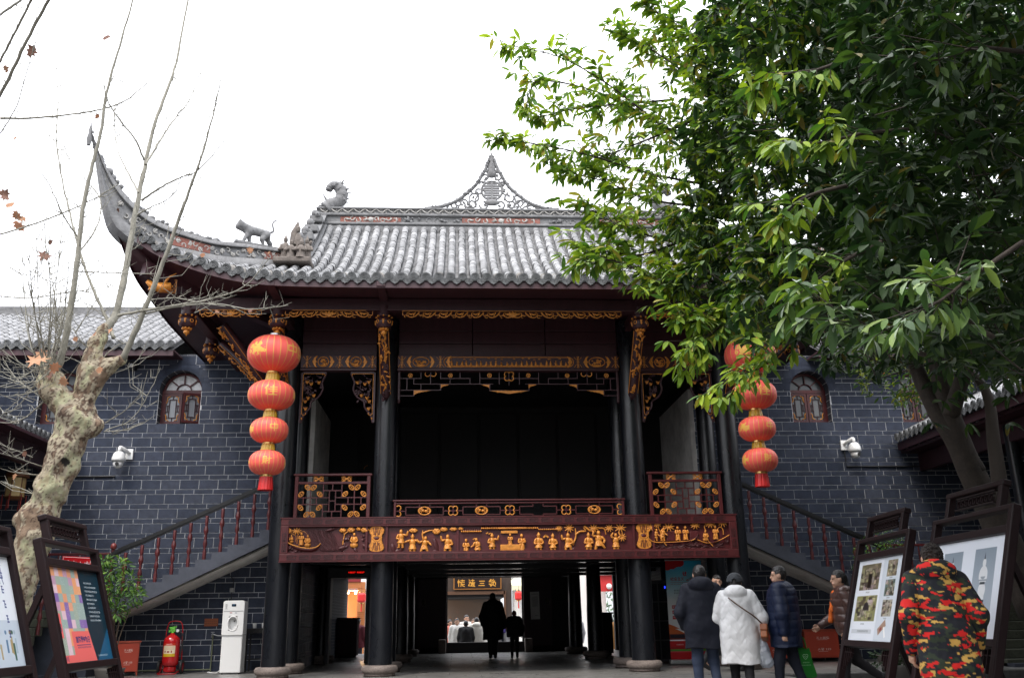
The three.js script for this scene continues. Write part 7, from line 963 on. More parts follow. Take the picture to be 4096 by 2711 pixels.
  const figurine = canvasTex(768, 512, (g, w, h) => { g.fillStyle = '#e4e9f2'; g.fillRect(0, 0, w, h); const statue = (x) => { const gr = g.createLinearGradient(0, 60, 0, 440); gr.addColorStop(0, '#8e9aa6'); gr.addColorStop(1, '#b9c2cc'); g.fillStyle = gr; g.fillRect(x, 55, 210, 385); g.fillStyle = '#e0e2e4'; g.beginPath(); g.ellipse(x + 105, 130, 17, 24, 0, 0, 6.3); g.fill(); g.beginPath(); g.ellipse(x + 105, 195, 42, 50, 0, 0, 6.3); g.fill(); g.beginPath(); g.ellipse(x + 105, 270, 36, 42, 0, 0, 6.3); g.fill(); g.fillRect(x + 74, 290, 22, 100); g.fillRect(x + 112, 290, 22, 100); g.fillRect(x + 55, 385, 100, 20); g.fillStyle = '#3c424a'; g.beginPath(); g.moveTo(x + 98, 112); g.lineTo(x + 105, 75); g.lineTo(x + 112, 112); g.fill(); g.fillRect(x + 80, 228, 50, 12); g.fillRect(x + 72, 318, 24, 14); g.fillRect(x + 114, 318, 24, 14); g.fillStyle = '#9aa2aa'; g.beginPath(); g.ellipse(x + 105, 200, 22, 14, 0, 0, 3.14); g.fill(); g.fillRect(x + 60, 215, 90, 8); }; statue(110); statue(450); g.fillStyle = '#555'; smallText(g, 180, 458, 80, 10, 1); smallText(g, 500, 458, 90, 10, 1); });
  board('dark framed board with coloured squares poster and navy text column', -4.568, 0.623, 8.568, 1.594, 0.306, museum);
  board('dark framed board with pale blue mural poster and vertical characters', -4.497, 0.644, 10.723, 1.599, 0.31, mural);
  board('dark framed board with white poster of excavation photographs', 3.331, 0.668, 8.05, -1.637, 0.283, dig);
  board('dark framed board with two grey statue photographs beside the camouflage onesie', 3.42, 0.722, 9.705, -1.613, 0.291, figurine);
}

// ================= people =================
const skinM = (k = 1) => mat(0.5 * k, 0.29 * k, 0.2 * k, 0.55);
const hairM = mat(0.012, 0.01, 0.01, 0.45);
const rotY = ([x, y, z], a) => [x * Math.cos(a) + z * Math.sin(a), y, -x * Math.sin(a) + z * Math.cos(a)];
// o: h height; arms/legs [[elbow, wrist] ...] in metres for a 1.75 m body facing +z; coat {m, hem, fat, quilt, hood}
function person(label, x, y, z, turn, o, group) {
  const P = thing('person', label, 'person', x, y, z, turn, group), S = o.h / 1.75, lean = o.lean ?? 0, c = o.cell ?? 0.02, fine = o.fine ?? 0.009;
  const sh = [[-0.185, 1.43, lean * 0.75], [0.185, 1.43, lean * 0.75]], hip = [[-0.09, 0.93, 0], [0.09, 0.93, 0]], neck = [0, 1.49, lean * 0.85], H = [o.hx ?? 0, 1.63 - Math.abs(lean) * 0.12, lean + 0.02], yaw = o.yaw ?? 0;
  const arms = o.arms ?? [[[-0.25, 1.14, 0], [-0.25, 0.88, 0.06]], [[0.25, 1.14, 0], [0.25, 0.88, 0.06]]], legs = o.legs ?? [[[-0.1, 0.5, 0.02], [-0.1, 0.09, 0]], [[0.1, 0.5, 0.02], [0.1, 0.09, 0]]];
  const A = (q) => [H[0] + q[0], H[1] + q[1], H[2] + q[2]], hd = (q) => A(rotY(q, yaw)), parts = [], body = [cone([0, 1.0, 0], [0, 1.36, lean * 0.6], 0.12, 0.13), cone(neck, A([0, -0.06, 0]), 0.052, 0.05)];
  for (const i of [0, 1]) { const d = legs[i][1], f = o.feet?.[i] ?? 0; body.push(cone(sh[i], arms[i][0], 0.05, 0.042), cone(arms[i][0], arms[i][1], 0.04, 0.028), cone(hip[i], legs[i][0], 0.085, 0.055), cone(legs[i][0], d, 0.052, 0.036), cone(d, [d[0], Math.max(0.04, d[1] - 0.05) + f * -0.08, d[2] + 0.14], 0.04, 0.035)); }
  const head = union([ell(A([0, 0.02, 0]), [0.078, 0.108, 0.095]), ell(hd([0, -0.05, 0.03]), [0.06, 0.065, 0.06]), cone(hd([0, 0.005, 0.085]), hd([0, -0.028, 0.108]), 0.009, 0.014), cone(hd([-0.03, -0.062, 0.083]), hd([0.03, -0.062, 0.083]), 0.011, 0.011), cone(hd([-0.04, 0.025, 0.078]), hd([0.04, 0.025, 0.078]), 0.014, 0.014), cone(hd([0, -0.1, 0.06]), hd([0, -0.1, 0.065]), 0.022, 0.02), ell(hd([-0.08, -0.005, -0.005]), [0.016, 0.032, 0.024]), ell(hd([0.08, -0.005, -0.005]), [0.016, 0.032, 0.024]), cone(neck, A([0, -0.05, -0.01]), 0.054, 0.052)], 0.022);
  parts.push(nets(union(body, 0.04), [-0.65, -0.02, -0.5], [0.65, 1.6, 0.6], Math.max(c, 0.024)), nets(head, A([-0.13, -0.2, -0.14]), A([0.13, 0.15, 0.15]), fine));
  for (const i of [0, 1]) if (!o.nohands) { // palm, four fingers and a thumb, slightly curled
    const [e, w] = arms[i], d = V(w[0] - e[0], w[1] - e[1], w[2] - e[2]).normalize(), side = V(0, 0, 1).addScaledVector(d, -d.z).normalize(), nrm = d.clone().cross(side).multiplyScalar(i ? 1 : -1), W = V(...w), q = (a, b, n) => { const r = W.clone().addScaledVector(d, a).addScaledVector(side, b).addScaledVector(nrm, n); return [r.x, r.y, r.z]; }, fs = [cone(q(0, 0, 0), q(0.07, 0, 0), 0.026, 0.03), cone(q(0.05, -0.02, 0), q(0.085, -0.022, 0.004), 0.018, 0.014), cone(q(0.05, 0.02, 0), q(0.085, 0.022, 0.004), 0.018, 0.014)];
    [[-0.03, 0.05], [-0.01, 0.068], [0.01, 0.072], [0.03, 0.06]].forEach(([b, L]) => { fs.push(cone(q(0.085, b, 0.004), q(0.085 + L * 0.5, b, 0.016), 0.0095, 0.009), cone(q(0.085 + L * 0.5, b, 0.016), q(0.085 + L * 0.8, b, 0.042), 0.009, 0.0075)); });
    fs.push(cone(q(0.03, 0.024, 0), q(0.06, 0.05, 0.014), 0.013, 0.011), cone(q(0.06, 0.05, 0.014), q(0.09, 0.05, 0.03), 0.011, 0.0085));
    const m = q(0.07, 0, 0.015); parts.push(nets(union(fs, 0.008), m.map((v) => v - 0.13), m.map((v) => v + 0.13), Math.max(0.0065, fine * 0.8)));
  }
  const put = (name, g, m) => { g.scale(S, S, S); return mesh(name, g, m, P); };
  put('body', mergeGeometries(parts.map((g) => { g.deleteAttribute('uv'); return g; })), skinM(o.skin ?? 1));
  if (!o.plain) { const e = mb(); for (const s of [-1, 1]) { const a = hd([s * 0.032, 0.005, 0.088]), b = hd([s * 0.034, 0.03, 0.093]); e.sph(0.013, 0.006, 0.008, a[0], a[1], a[2], 8, 5, 0, yaw).sph(0.02, 0.005, 0.006, b[0], b[1], b[2], 7, 4, 0, yaw); } put('eyes', e.geo(), hairM); const m = hd([0, -0.062, 0.095]); put('mouth', mb().sph(0.024, 0.007, 0.008, m[0], m[1], m[2], 8, 5, 0, yaw).geo(), mat(0.35, 0.11, 0.1, 0.5)); }
  // hair: shell over the skull, open at the face
  const hk = o.hair ?? 'short', skull = ell([0, 0.03, -0.008], [0.09, 0.113, 0.104]), longF = union([cone([-0.05, 0.0, -0.05], [-0.065, -0.22, -0.05], 0.045, 0.035), cone([0.05, 0.0, -0.05], [0.065, -0.22, -0.05], 0.045, 0.035), cone([0, 0, -0.07], [0, -0.24, -0.08], 0.055, 0.05)], 0.03), tailF = cone([0, 0.03, -0.1], [0, -0.16, -0.13], 0.032, 0.02), hf = (x, y, z) => { const [a, b, d] = rotY([x - H[0], y - H[1], z - H[2]], -yaw), shell = skull(a, b, d) + (o.curl ?? 0.006) * noise(x * 60, y * 60, z * 60); let r = Math.max(shell, (d > 0.0 ? (0.062 - b) : (-0.075 - b)) * 0.9, d - 0.085); if (d < 0.05 && d > -0.02 && Math.abs(a) > 0.055) r = Math.max(shell, 0.02 - b); if (hk === 'long') r = smin(r, longF(a, b, d), 0.02); if (hk === 'tail') r = smin(r, tailF(a, b, d), 0.02); return r; };
  put('hair', nets(hf, A([-0.13, -0.32, -0.2]), A([0.13, 0.17, 0.16]), fine), o.hairMat ?? hairM);
  // coat
  const k = o.coat, fat = k.fat ?? 0, hem = k.hem, tor = [cone(sh[0], sh[1], 0.07 + fat * 0.5, 0.07 + fat * 0.5), cone([0, 1.36, lean * 0.6], [0, 1.0, lean * 0.1], 0.15 + fat, 0.155 + fat), cone([-0.07, 1.3, lean * 0.6], [-0.08, Math.min(0.95, hem + 0.3), 0], 0.12 + fat, 0.13 + fat), cone([0.07, 1.3, lean * 0.6], [0.08, Math.min(0.95, hem + 0.3), 0], 0.12 + fat, 0.13 + fat)];
  if (hem < 0.85) for (const i of [-1, 1]) tor.push(cone([i * 0.08, 0.95, 0], [i * 0.09, hem - 0.02, 0], 0.13 + fat, 0.14 + fat));
  const slv = []; for (const i of [0, 1]) { const [e, w] = arms[i]; slv.push(cone(sh[i], e, 0.075 + fat * 0.6, 0.065 + fat * 0.55), cone(e, [w[0] + (e[0] - w[0]) * 0.06, w[1] + (e[1] - w[1]) * 0.06, w[2] + (e[2] - w[2]) * 0.06], 0.064 + fat * 0.5, 0.05 + fat * 0.3)); }
  const hood = k.hood ? union([ell([0, 1.5, lean * 0.85 - 0.1], [0.17, 0.11, 0.12]), cone([-0.13, 1.49, lean * 0.85 - 0.02], [-0.06, 1.47, lean * 0.85 + 0.09], 0.05, 0.04), cone([0.13, 1.49, lean * 0.85 - 0.02], [0.06, 1.47, lean * 0.85 + 0.09], 0.05, 0.04)], 0.05) : union([cone([-0.07, 1.51, lean * 0.85 - 0.03], [0.07, 1.51, lean * 0.85 - 0.03], 0.04, 0.04), cone([-0.075, 1.5, lean * 0.85 - 0.02], [-0.04, 1.47, lean * 0.85 + 0.07], 0.035, 0.03), cone([0.075, 1.5, lean * 0.85 - 0.02], [0.04, 1.47, lean * 0.85 + 0.07], 0.035, 0.03)], 0.04);
  const torF = union(tor, 0.07), slF = union(slv, 0.04), q = k.quilt ?? 0;
  const coat = (X, Y, Z) => { const t = torF(X, Y, Z), s2 = slF(X, Y, Z); let d = smin(smin(t, s2, o.crease ?? 0.028), hood(X, Y, Z), 0.02); if (d > 0.06 || d < -0.08) return Math.max(d, hem - Y); const wr = 0.008 * noise(X * 9 + 3, Y * 7, Z * 9) + 0.004 * noise(X * 22, Y * 16, Z * 22); d += wr; if (q) { const a = q === 2 ? Y * 18 + 1.2 * Math.abs(((X * 9 + 40) % 2) - 1) * 2 : Y * 30 + Math.sin(X * 5) * 0.5; d += (k.deep ?? 0.011) * (1 - Math.pow(Math.abs(Math.sin(a)), 0.5)); } return Math.max(d, hem - Y + 0.012 * Math.sin(X * 14), (X * X < 0.02 && Z > lean * 0.85 + 0.01 ? Y - 1.56 : -1)); };
  put('coat', nets(coat, [-0.75, hem - 0.05, -0.6], [0.75, 1.66, 0.75], o.coatCell ?? c, k.color), k.m);
  const tr = []; for (const i of [0, 1]) tr.push(cone(hip[i], legs[i][0], 0.105, 0.075), cone(legs[i][0], [legs[i][1][0], legs[i][1][1] + 0.0, legs[i][1][2]], 0.075, o.flare ?? 0.055));
  const trF = union(tr, 0.04); put('trousers', nets((X, Y, Z) => Math.max(trF(X, Y, Z) + 0.006 * noise(X * 14, Y * 18, Z * 14), Y - Math.max(1.0, hem + 0.1), (o.cuff ?? -1) - Y), [-0.4, 0.0, -0.65], [0.4, Math.max(1.02, hem + 0.12), 0.7], c, k.all ? k.color : undefined), o.pants);
  const so = []; for (const i of [0, 1]) { const d = legs[i][1], f = o.feet?.[i] ?? 0; so.push(union([cone([d[0], d[1] - 0.035, d[2] - 0.02], [d[0] * 1.1, Math.max(0.045, d[1] - 0.045) - f * 0.1, d[2] + 0.15], 0.05, 0.043), cone([d[0], d[1], d[2]], [d[0], d[1] + 0.05, d[2]], 0.05, 0.046)], 0.03)); }
  put('shoes', nets((X, Y, Z) => Math.max(Math.min(so[0](X, Y, Z), so[1](X, Y, Z)), -0.0 - Y), [-0.35, -0.03, -0.75], [0.35, 0.6, 0.8], Math.min(c, 0.02)), o.shoes ?? mat(0.015, 0.015, 0.016, 0.5));
  return P;
}
const cloth = (r, g, b, rough = 0.75) => phys(r, g, b, rough, { sheen: r + g + b > 0.3 ? 0.25 : 0, sheenRoughness: 0.6, specularIntensity: 0.6, bumpMap: rep(T.fine, 6), bumpScale: 0.002 });
const GY = -0.15;
{
  // man in the navy parka, seen from behind, walking away to the right
  person('person in dark navy hooded parka and jeans walking with hands in pockets', 2.42, GY, 4.72, Math.PI - 0.15, { h: 1.8, coat: { m: cloth(0.004, 0.0055, 0.013), hem: 0.66, fat: 0.035, hood: 1 }, hair: 'short', pants: cloth(0.03, 0.042, 0.075), arms: [[[-0.3, 1.13, -0.03], [-0.24, 0.93, 0.1]], [[0.3, 1.13, -0.03], [0.24, 0.93, 0.1]]], legs: [[[-0.12, 0.5, 0.12], [-0.15, 0.1, -0.05]], [[0.1, 0.5, 0.04], [0.1, 0.09, 0.03]]], plain: 1, coatCell: 0.016 });
  // boy glancing back between the couple
  person('young person with short black hair glancing back between parka and white coat', 3.72, 0, 0.9, Math.PI / 2 + 0.4, { h: 1.68, yaw: -2.0, coat: { m: cloth(0.02, 0.025, 0.04), hem: 0.8, fat: 0.02 }, pants: cloth(0.012, 0.013, 0.016), legs: [[[-0.1, 0.5, 0.14], [-0.1, 0.1, 0.36]], [[0.1, 0.52, -0.06], [0.1, 0.2, -0.36]]], feet: [0, 0.8], shoes: mat(0.02, 0.02, 0.022, 0.5), fine: 0.007 });
  // woman in the white puffer coat
  const w = person('person in long white quilted coat and grey cap with tan shoulder bag', 2.86, GY, 4.95, Math.PI - 0.35, { h: 1.66, coat: { m: cloth(0.7, 0.7, 0.71, 0.5), hem: 0.5, fat: 0.055, quilt: 2, hood: 1, deep: 0.007 }, hair: 'long', pants: cloth(0.01, 0.01, 0.012), arms: [[[-0.34, 1.13, 0.0], [-0.3, 0.88, 0.1]], [[0.34, 1.13, 0.0], [0.28, 0.92, 0.14]]], legs: [[[-0.1, 0.5, -0.04], [-0.12, 0.1, -0.16]], [[0.1, 0.5, 0.12], [0.12, 0.1, 0.2]]], plain: 1, coatCell: 0.014 });
  const cap = thing('baseball_cap', 'faded charcoal baseball cap worn with the white quilted coat', 'cap', 2.86, GY, 4.95, Math.PI - 0.35), cm = mat(0.045, 0.05, 0.058, 0.85, { map: rep(T.mottle, 6) }), cs = 1.66 / 1.75;
  mesh('cap_crown', nets((X, Y, Z) => Math.max(Math.abs(ell([0, 1.66, 0.01], [0.116, 0.122, 0.13])(X, Y, Z)) - 0.006, 1.645 - Y, 0.03 - Math.hypot(X, (Y - 1.66) * 0.9, Z + 0.11) - 0.0), [-0.14, 1.6, -0.16], [0.14, 1.82, 0.16], 0.009).scale(cs, cs, cs), cm, cap); mb().put(grid(10, 4, (u, v) => { const a = lerp(-1.1, 1.1, u); return V(Math.sin(a) * (0.1 + 0.02 * v) * cs, (1.665 - 0.03 * v * v - 0.025 * Math.abs(Math.sin(a))) * cs, (0.02 + Math.cos(a) * (0.095 + 0.09 * v)) * cs); })).build('cap_brim', cm, cap); mb().sph(0.012, 0.008, 0.012, 0, 1.778 * cs, 0.01 * cs, 8, 5).build('cap_button', M.ridgelight, cap);
  const bag = thing('shoulder_bag', 'small tan leather shoulder bag on a thin strap over the white coat', 'bag', 2.86, GY, 4.95, Math.PI - 0.35), lea = mat(0.28, 0.085, 0.025, 0.45); bag.scale.setScalar(cs);
  mb().rbox(0.1, 0.2, 0.22, -0.36, 0.93, -0.06, 0.025, 0.3).build('bag_body', lea, bag); mb().rbox(0.108, 0.1, 0.226, -0.362, 0.98, -0.06, 0.02, 0.3).build('bag_flap', mat(0.24, 0.07, 0.02, 0.45), bag); mb().tube([V(-0.36, 1.03, -0.1), V(-0.25, 1.15, -0.235), V(-0.05, 1.3, -0.262), V(0.1, 1.42, -0.215)], 0.011, 6, 20).build('bag_strap', mat(0.07, 0.03, 0.015, 0.5), bag);
  // man in the navy down jacket with bags, profile to the left
  person('person in blue down jacket facing left and carrying shopping bags', 3.5, GY, 5.0, -Math.PI / 2 - 0.55, { h: 1.76, yaw: 0.25, coat: { m: cloth(0.005, 0.011, 0.036, 0.5), hem: 0.68, fat: 0.058, quilt: 1, deep: 0.008 }, pants: cloth(0.01, 0.012, 0.022), arms: [[[-0.28, 1.12, 0.02], [-0.27, 0.88, 0.16]], [[0.28, 1.12, -0.04], [0.27, 0.86, -0.04]]], legs: [[[-0.1, 0.5, -0.06], [-0.1, 0.1, -0.2]], [[0.1, 0.5, 0.1], [0.1, 0.1, 0.12]]], fine: 0.007, coatCell: 0.015 });
  const gb = thing('green_shopping_bag', 'green non-woven shopping bag with white handshake heart mark', 'bag', 3.76, 0.32, 4.82, 0.25); gb.scale.setScalar(0.86); const gm = phys(0.015, 0.24, 0.025, 0.55); { const m = mb(), sh = (u, v) => { const a = u * Math.PI * 2, sx = Math.sign(Math.cos(a)) * Math.pow(Math.abs(Math.cos(a)), 0.35), sz = Math.sign(Math.sin(a)) * Math.pow(Math.abs(Math.sin(a)), 0.35), k = 0.82 + 0.18 * v; return V(sx * 0.17 * (1.08 - 0.12 * (1 - v)) * k + 0.05 * v, 0.22 - 0.44 * v + 0.012 * Math.sin(a * 3), sz * 0.055 * k + 0.008 * Math.sin(v * 8 + a * 2)); }; m.put(grid(40, 10, sh)).put(grid(1, 1, (u, v) => V(lerp(-0.13, 0.22, u), -0.21, lerp(-0.05, 0.05, v)))); m.build('bag_body', gm, gb); mb().tube([V(-0.06, 0.22, 0.05), V(-0.04, 0.36, 0.02), V(0.02, 0.4, 0), V(0.06, 0.36, 0.02), V(0.07, 0.22, 0.05)], 0.01, 6, 16).build('bag_handle', gm, gb); sheet('bag_print', 0.22, 0.28, canvasTex(128, 160, (g, W, H) => { g.fillStyle = '#1d8427'; g.fillRect(0, 0, W, H); g.strokeStyle = '#cfe8cf'; g.lineWidth = 4; g.beginPath(); g.moveTo(64, 62); g.bezierCurveTo(20, 34, 36, 6, 64, 24); g.bezierCurveTo(92, 6, 108, 34, 64, 62); g.moveTo(44, 36); g.lineTo(66, 42); g.lineTo(84, 34); g.stroke(); g.fillStyle = '#cfe8cf'; smallText(g, 30, 84, 70, 10, 1); smallText(g, 16, 108, 96, 9, 1); }), gb, M4(0.02, 0.02, 0.072, 0.05), 0.6); }
  const pb = thing('plastic_bag', 'thin pale plastic bag held low in front of the blue jacket', 'bag', 3.16, 0.52, 5.02); const pbF = union([ell([0, -0.08, 0], [0.1, 0.16, 0.07]), cone([0, 0.06, 0], [0, 0.2, 0], 0.05, 0.02), ell([0.05, -0.18, 0], [0.08, 0.07, 0.06])], 0.05); mb().put(nets((X, Y, Z) => pbF(X, Y, Z) + 0.012 * noise(X * 25, Y * 18, Z * 25), [-0.2, -0.32, -0.14], [0.2, 0.26, 0.14], 0.012)).build('bag_film', phys(0.62, 0.66, 0.74, 0.25, { transmission: 0.35, thickness: 0 }), pb); mb().sph(0.05, 0.07, 0.04, 0.01, -0.13, 0, 8, 6).build('greens_inside', mat(0.12, 0.18, 0.08, 0.8), pb);
  // woman with the orange scarf striding left
  person('person in shiny brown puffer jacket with ponytail striding past the fire boxes', 4.41, GY, 5.0, -Math.PI / 2 - 0.25, { h: 1.7, yaw: 0.1, lean: 0.05, coat: { m: phys(0.085, 0.045, 0.038, 0.3, { sheen: 0.3 }), hem: 0.86, fat: 0.035, quilt: 1, deep: 0.014 }, hair: 'tail', pants: cloth(0.014, 0.012, 0.014), arms: [[[-0.26, 1.14, 0.1], [-0.24, 0.98, 0.36]], [[0.26, 1.13, -0.06], [0.25, 0.9, 0.06]]], legs: [[[-0.1, 0.52, -0.06], [-0.1, 0.26, -0.4]], [[0.1, 0.5, 0.12], [0.1, 0.1, 0.14]]], feet: [0.9, 0], fine: 0.007, coatCell: 0.013 });
  const sc = thing('orange_scarf', 'bright orange scarf hanging from the neck over the brown puffer jacket', 'scarf', 4.41, GY, 5.0, -Math.PI / 2 - 0.25), sm = cloth(0.8, 0.17, 0.03), scF = union([cone([-0.085, 1.47, 0.02], [0.0, 1.43, 0.13], 0.032, 0.04), cone([0.085, 1.47, 0.02], [0.0, 1.43, 0.13], 0.032, 0.04), cone([-0.07, 1.48, -0.03], [0.07, 1.48, -0.03], 0.032, 0.032), cone([-0.03, 1.43, 0.15], [-0.06, 1.05, 0.235], 0.042, 0.034), cone([0.03, 1.43, 0.15], [0.04, 1.2, 0.215], 0.04, 0.03)], 0.03); mb().put(nets((X, Y, Z) => scF(X, Y, Z) + 0.008 * noise(X * 30, Y * 14, Z * 30), [-0.2, 0.95, -0.12], [0.2, 1.58, 0.32], 0.011)).build('scarf_cloth', sm, sc); sc.scale.setScalar(1.7 / 1.75);
  // camouflage onesie, bending to read the board
  const camo = (X, Y, Z) => { const a = fbm(X * 10 + 9, Y * 19, Z * 10), b = fbm(X * 10, Y * 19 + 40, Z * 10 + 3), c = fbm(X * 10 + 60, Y * 19, Z * 10 + 7); return a > 0.27 ? [0.6, 0.01, 0.008] : b > 0.33 ? [0.55, 0.32, 0.07] : c > 0.12 ? [0.02, 0.03, 0.015] : [0.006, 0.007, 0.012]; };
  const cmat = new THREE.MeshPhysicalMaterial({ vertexColors: true, roughness: 0.85, sheen: 0.25, side: THREE.DoubleSide });
  const cam = person('person in red and yellow camouflage fleece onesie bending towards the statue board', 2.9, GY, 10.5, Math.PI - 0.25, { h: 1.66, lean: 0.16, hx: -0.02, coat: { m: cmat, hem: 0.42, fat: 0.018, hood: 1, color: camo, all: 1 }, hair: 'short', curl: 0.022, hairMat: mat(0.018, 0.012, 0.01, 0.8), pants: cmat, crease: 0.008, arms: [[[-0.285, 1.13, -0.02], [-0.275, 0.87, 0.12]], [[0.285, 1.13, -0.02], [0.275, 0.83, 0.1]]], legs: [[[-0.13, 0.5, 0.03], [-0.13, 0.09, 0]], [[0.13, 0.5, 0.03], [0.13, 0.09, 0]]], flare: 0.085, plain: 1, cell: 0.016, coatCell: 0.0095, fine: 0.008 });
  mb().tube([V(-0.085, 1.445, 0.19), V(-0.09, 1.47, 0.1), V(-0.06, 1.485, 0.045), V(0, 1.49, 0.03), V(0.06, 1.485, 0.045), V(0.09, 1.47, 0.1), V(0.085, 1.445, 0.19)], 0.024, 8, 30).build('hood_lining', cloth(0.55, 0.25, 0.14), cam);
  // silhouettes walking hand in hand through the passage
  const black = cloth(0.012, 0.011, 0.013);
  person('adult in long black coat walking hand in hand with a child through the gate', -0.08, 0, -7.5, Math.PI, { h: 1.66, coat: { m: black, hem: 0.5, fat: 0.06, hood: 1 }, hair: 'short', pants: cloth(0.01, 0.01, 0.011), plain: 1, arms: [[[-0.27, 1.12, 0.02], [-0.36, 0.86, 0.06]], [[0.3, 1.12, 0.02], [0.28, 0.9, 0.06]]], legs: [[[-0.07, 0.5, 0], [-0.06, 0.09, 0]], [[0.08, 0.5, 0.05], [0.07, 0.09, -0.03]]], cell: 0.024 });
  person('child in red hat and dark jacket holding the hand of the adult in black', 0.5, 0, -7.6, Math.PI, { h: 1.2, coat: { m: black, hem: 0.78, fat: 0.08 }, hair: 'short', hairMat: mat(0.16, 0.01, 0.012, 0.8), pants: cloth(0.012, 0.012, 0.014), plain: 1, arms: [[[-0.3, 1.1, 0.02], [-0.3, 0.88, 0.06]], [[0.34, 1.2, 0.02], [0.5, 1.12, 0.04]]], cell: 0.026 });
  const street = (label, x, z, turn, h, col, o = {}) => person(label, x, -0.645, z, turn, { h, coat: { m: cloth(...col), hem: o.hem ?? 0.8, fat: o.fat ?? 0.04, hood: o.hood }, hair: o.hair ?? 'long', pants: cloth(0.04, 0.045, 0.06), cell: 0.032, fine: 0.014, nohands: 1, yaw: o.yaw, lean: o.lean, arms: o.arms, hairMat: o.hm }, 'crowd on the street beyond the gate'), white = [0.72, 0.7, 0.66];
  street('smiling person in cream sweater facing the gate', -1.03, -16.2, 0, 1.7, white); street('person in cream fleece coat seen from behind in the gateway', -0.34, -15.6, Math.PI, 1.72, [0.8, 0.78, 0.7], { hair: 'short', hood: 1, fat: 0.07 }); street('person in black coat with pink collar seen from behind in the gateway', -0.72, -15.4, Math.PI, 1.62, [0.012, 0.012, 0.013], { hair: 'short', fat: 0.05 }); street('person in pale jacket standing behind the black coat', -0.68, -17.2, 0.2, 1.82, [0.6, 0.58, 0.55], { hair: 'short' }); street('person in coral jacket at the left of the gateway', -1.3, -16.8, 0.6, 1.66, [0.6, 0.2, 0.15]); street('person with long brown hair behind the cream fleece coat', -0.42, -16.9, -0.3, 1.68, [0.65, 0.63, 0.6], { hm: mat(0.08, 0.04, 0.02, 0.5) }); street('person in white jacket beside the adult in black', -0.12, -17, 0.1, 1.66, white); street('person in light grey coat carrying a toddler in the gateway', 0.5, -15.4, Math.PI - 0.3, 1.84, [0.42, 0.42, 0.43], { hair: 'short', hem: 0.6 }); street('person in purple and grey jacket past the detector gate', -5.2, -16.6, Math.PI, 1.55, [0.6, 0.5, 0.6]); street('person in dark red coat carrying white bags past the detector', -4.45, -15.2, Math.PI - 0.4, 1.75, [0.12, 0.02, 0.03], { hair: 'short' }); street('person in grey coat behind the rear columns', 3.15, -15.4, -0.5, 1.78, [0.4, 0.4, 0.42], { hair: 'short' }); street('person in tan coat and black backpack behind the right columns', 4.55, -16.4, Math.PI, 1.72, [0.42, 0.2, 0.06], { hem: 0.5 });
  const tod = person('toddler in bobble hat and purple jacket carried on a shoulder', 0.54, 0.05, -15.25, Math.PI / 2, { h: 1.05, coat: { m: cloth(0.06, 0.04, 0.2), hem: 0.85, fat: 0.08, hood: 1 }, hairMat: mat(0.15, 0.5, 0.62, 0.9), pants: cloth(0.04, 0.045, 0.06), cell: 0.032, fine: 0.014, nohands: 1, yaw: 1.2 }); const bb = mb().sph(0.06, 0.06, 0.06, 0, 0, 0, 12, 9).build('hat_bobble', mat(0.02, 0.38, 0.6, 0.95), tod); bb.position.set(0, 1.13, 0.01);
}

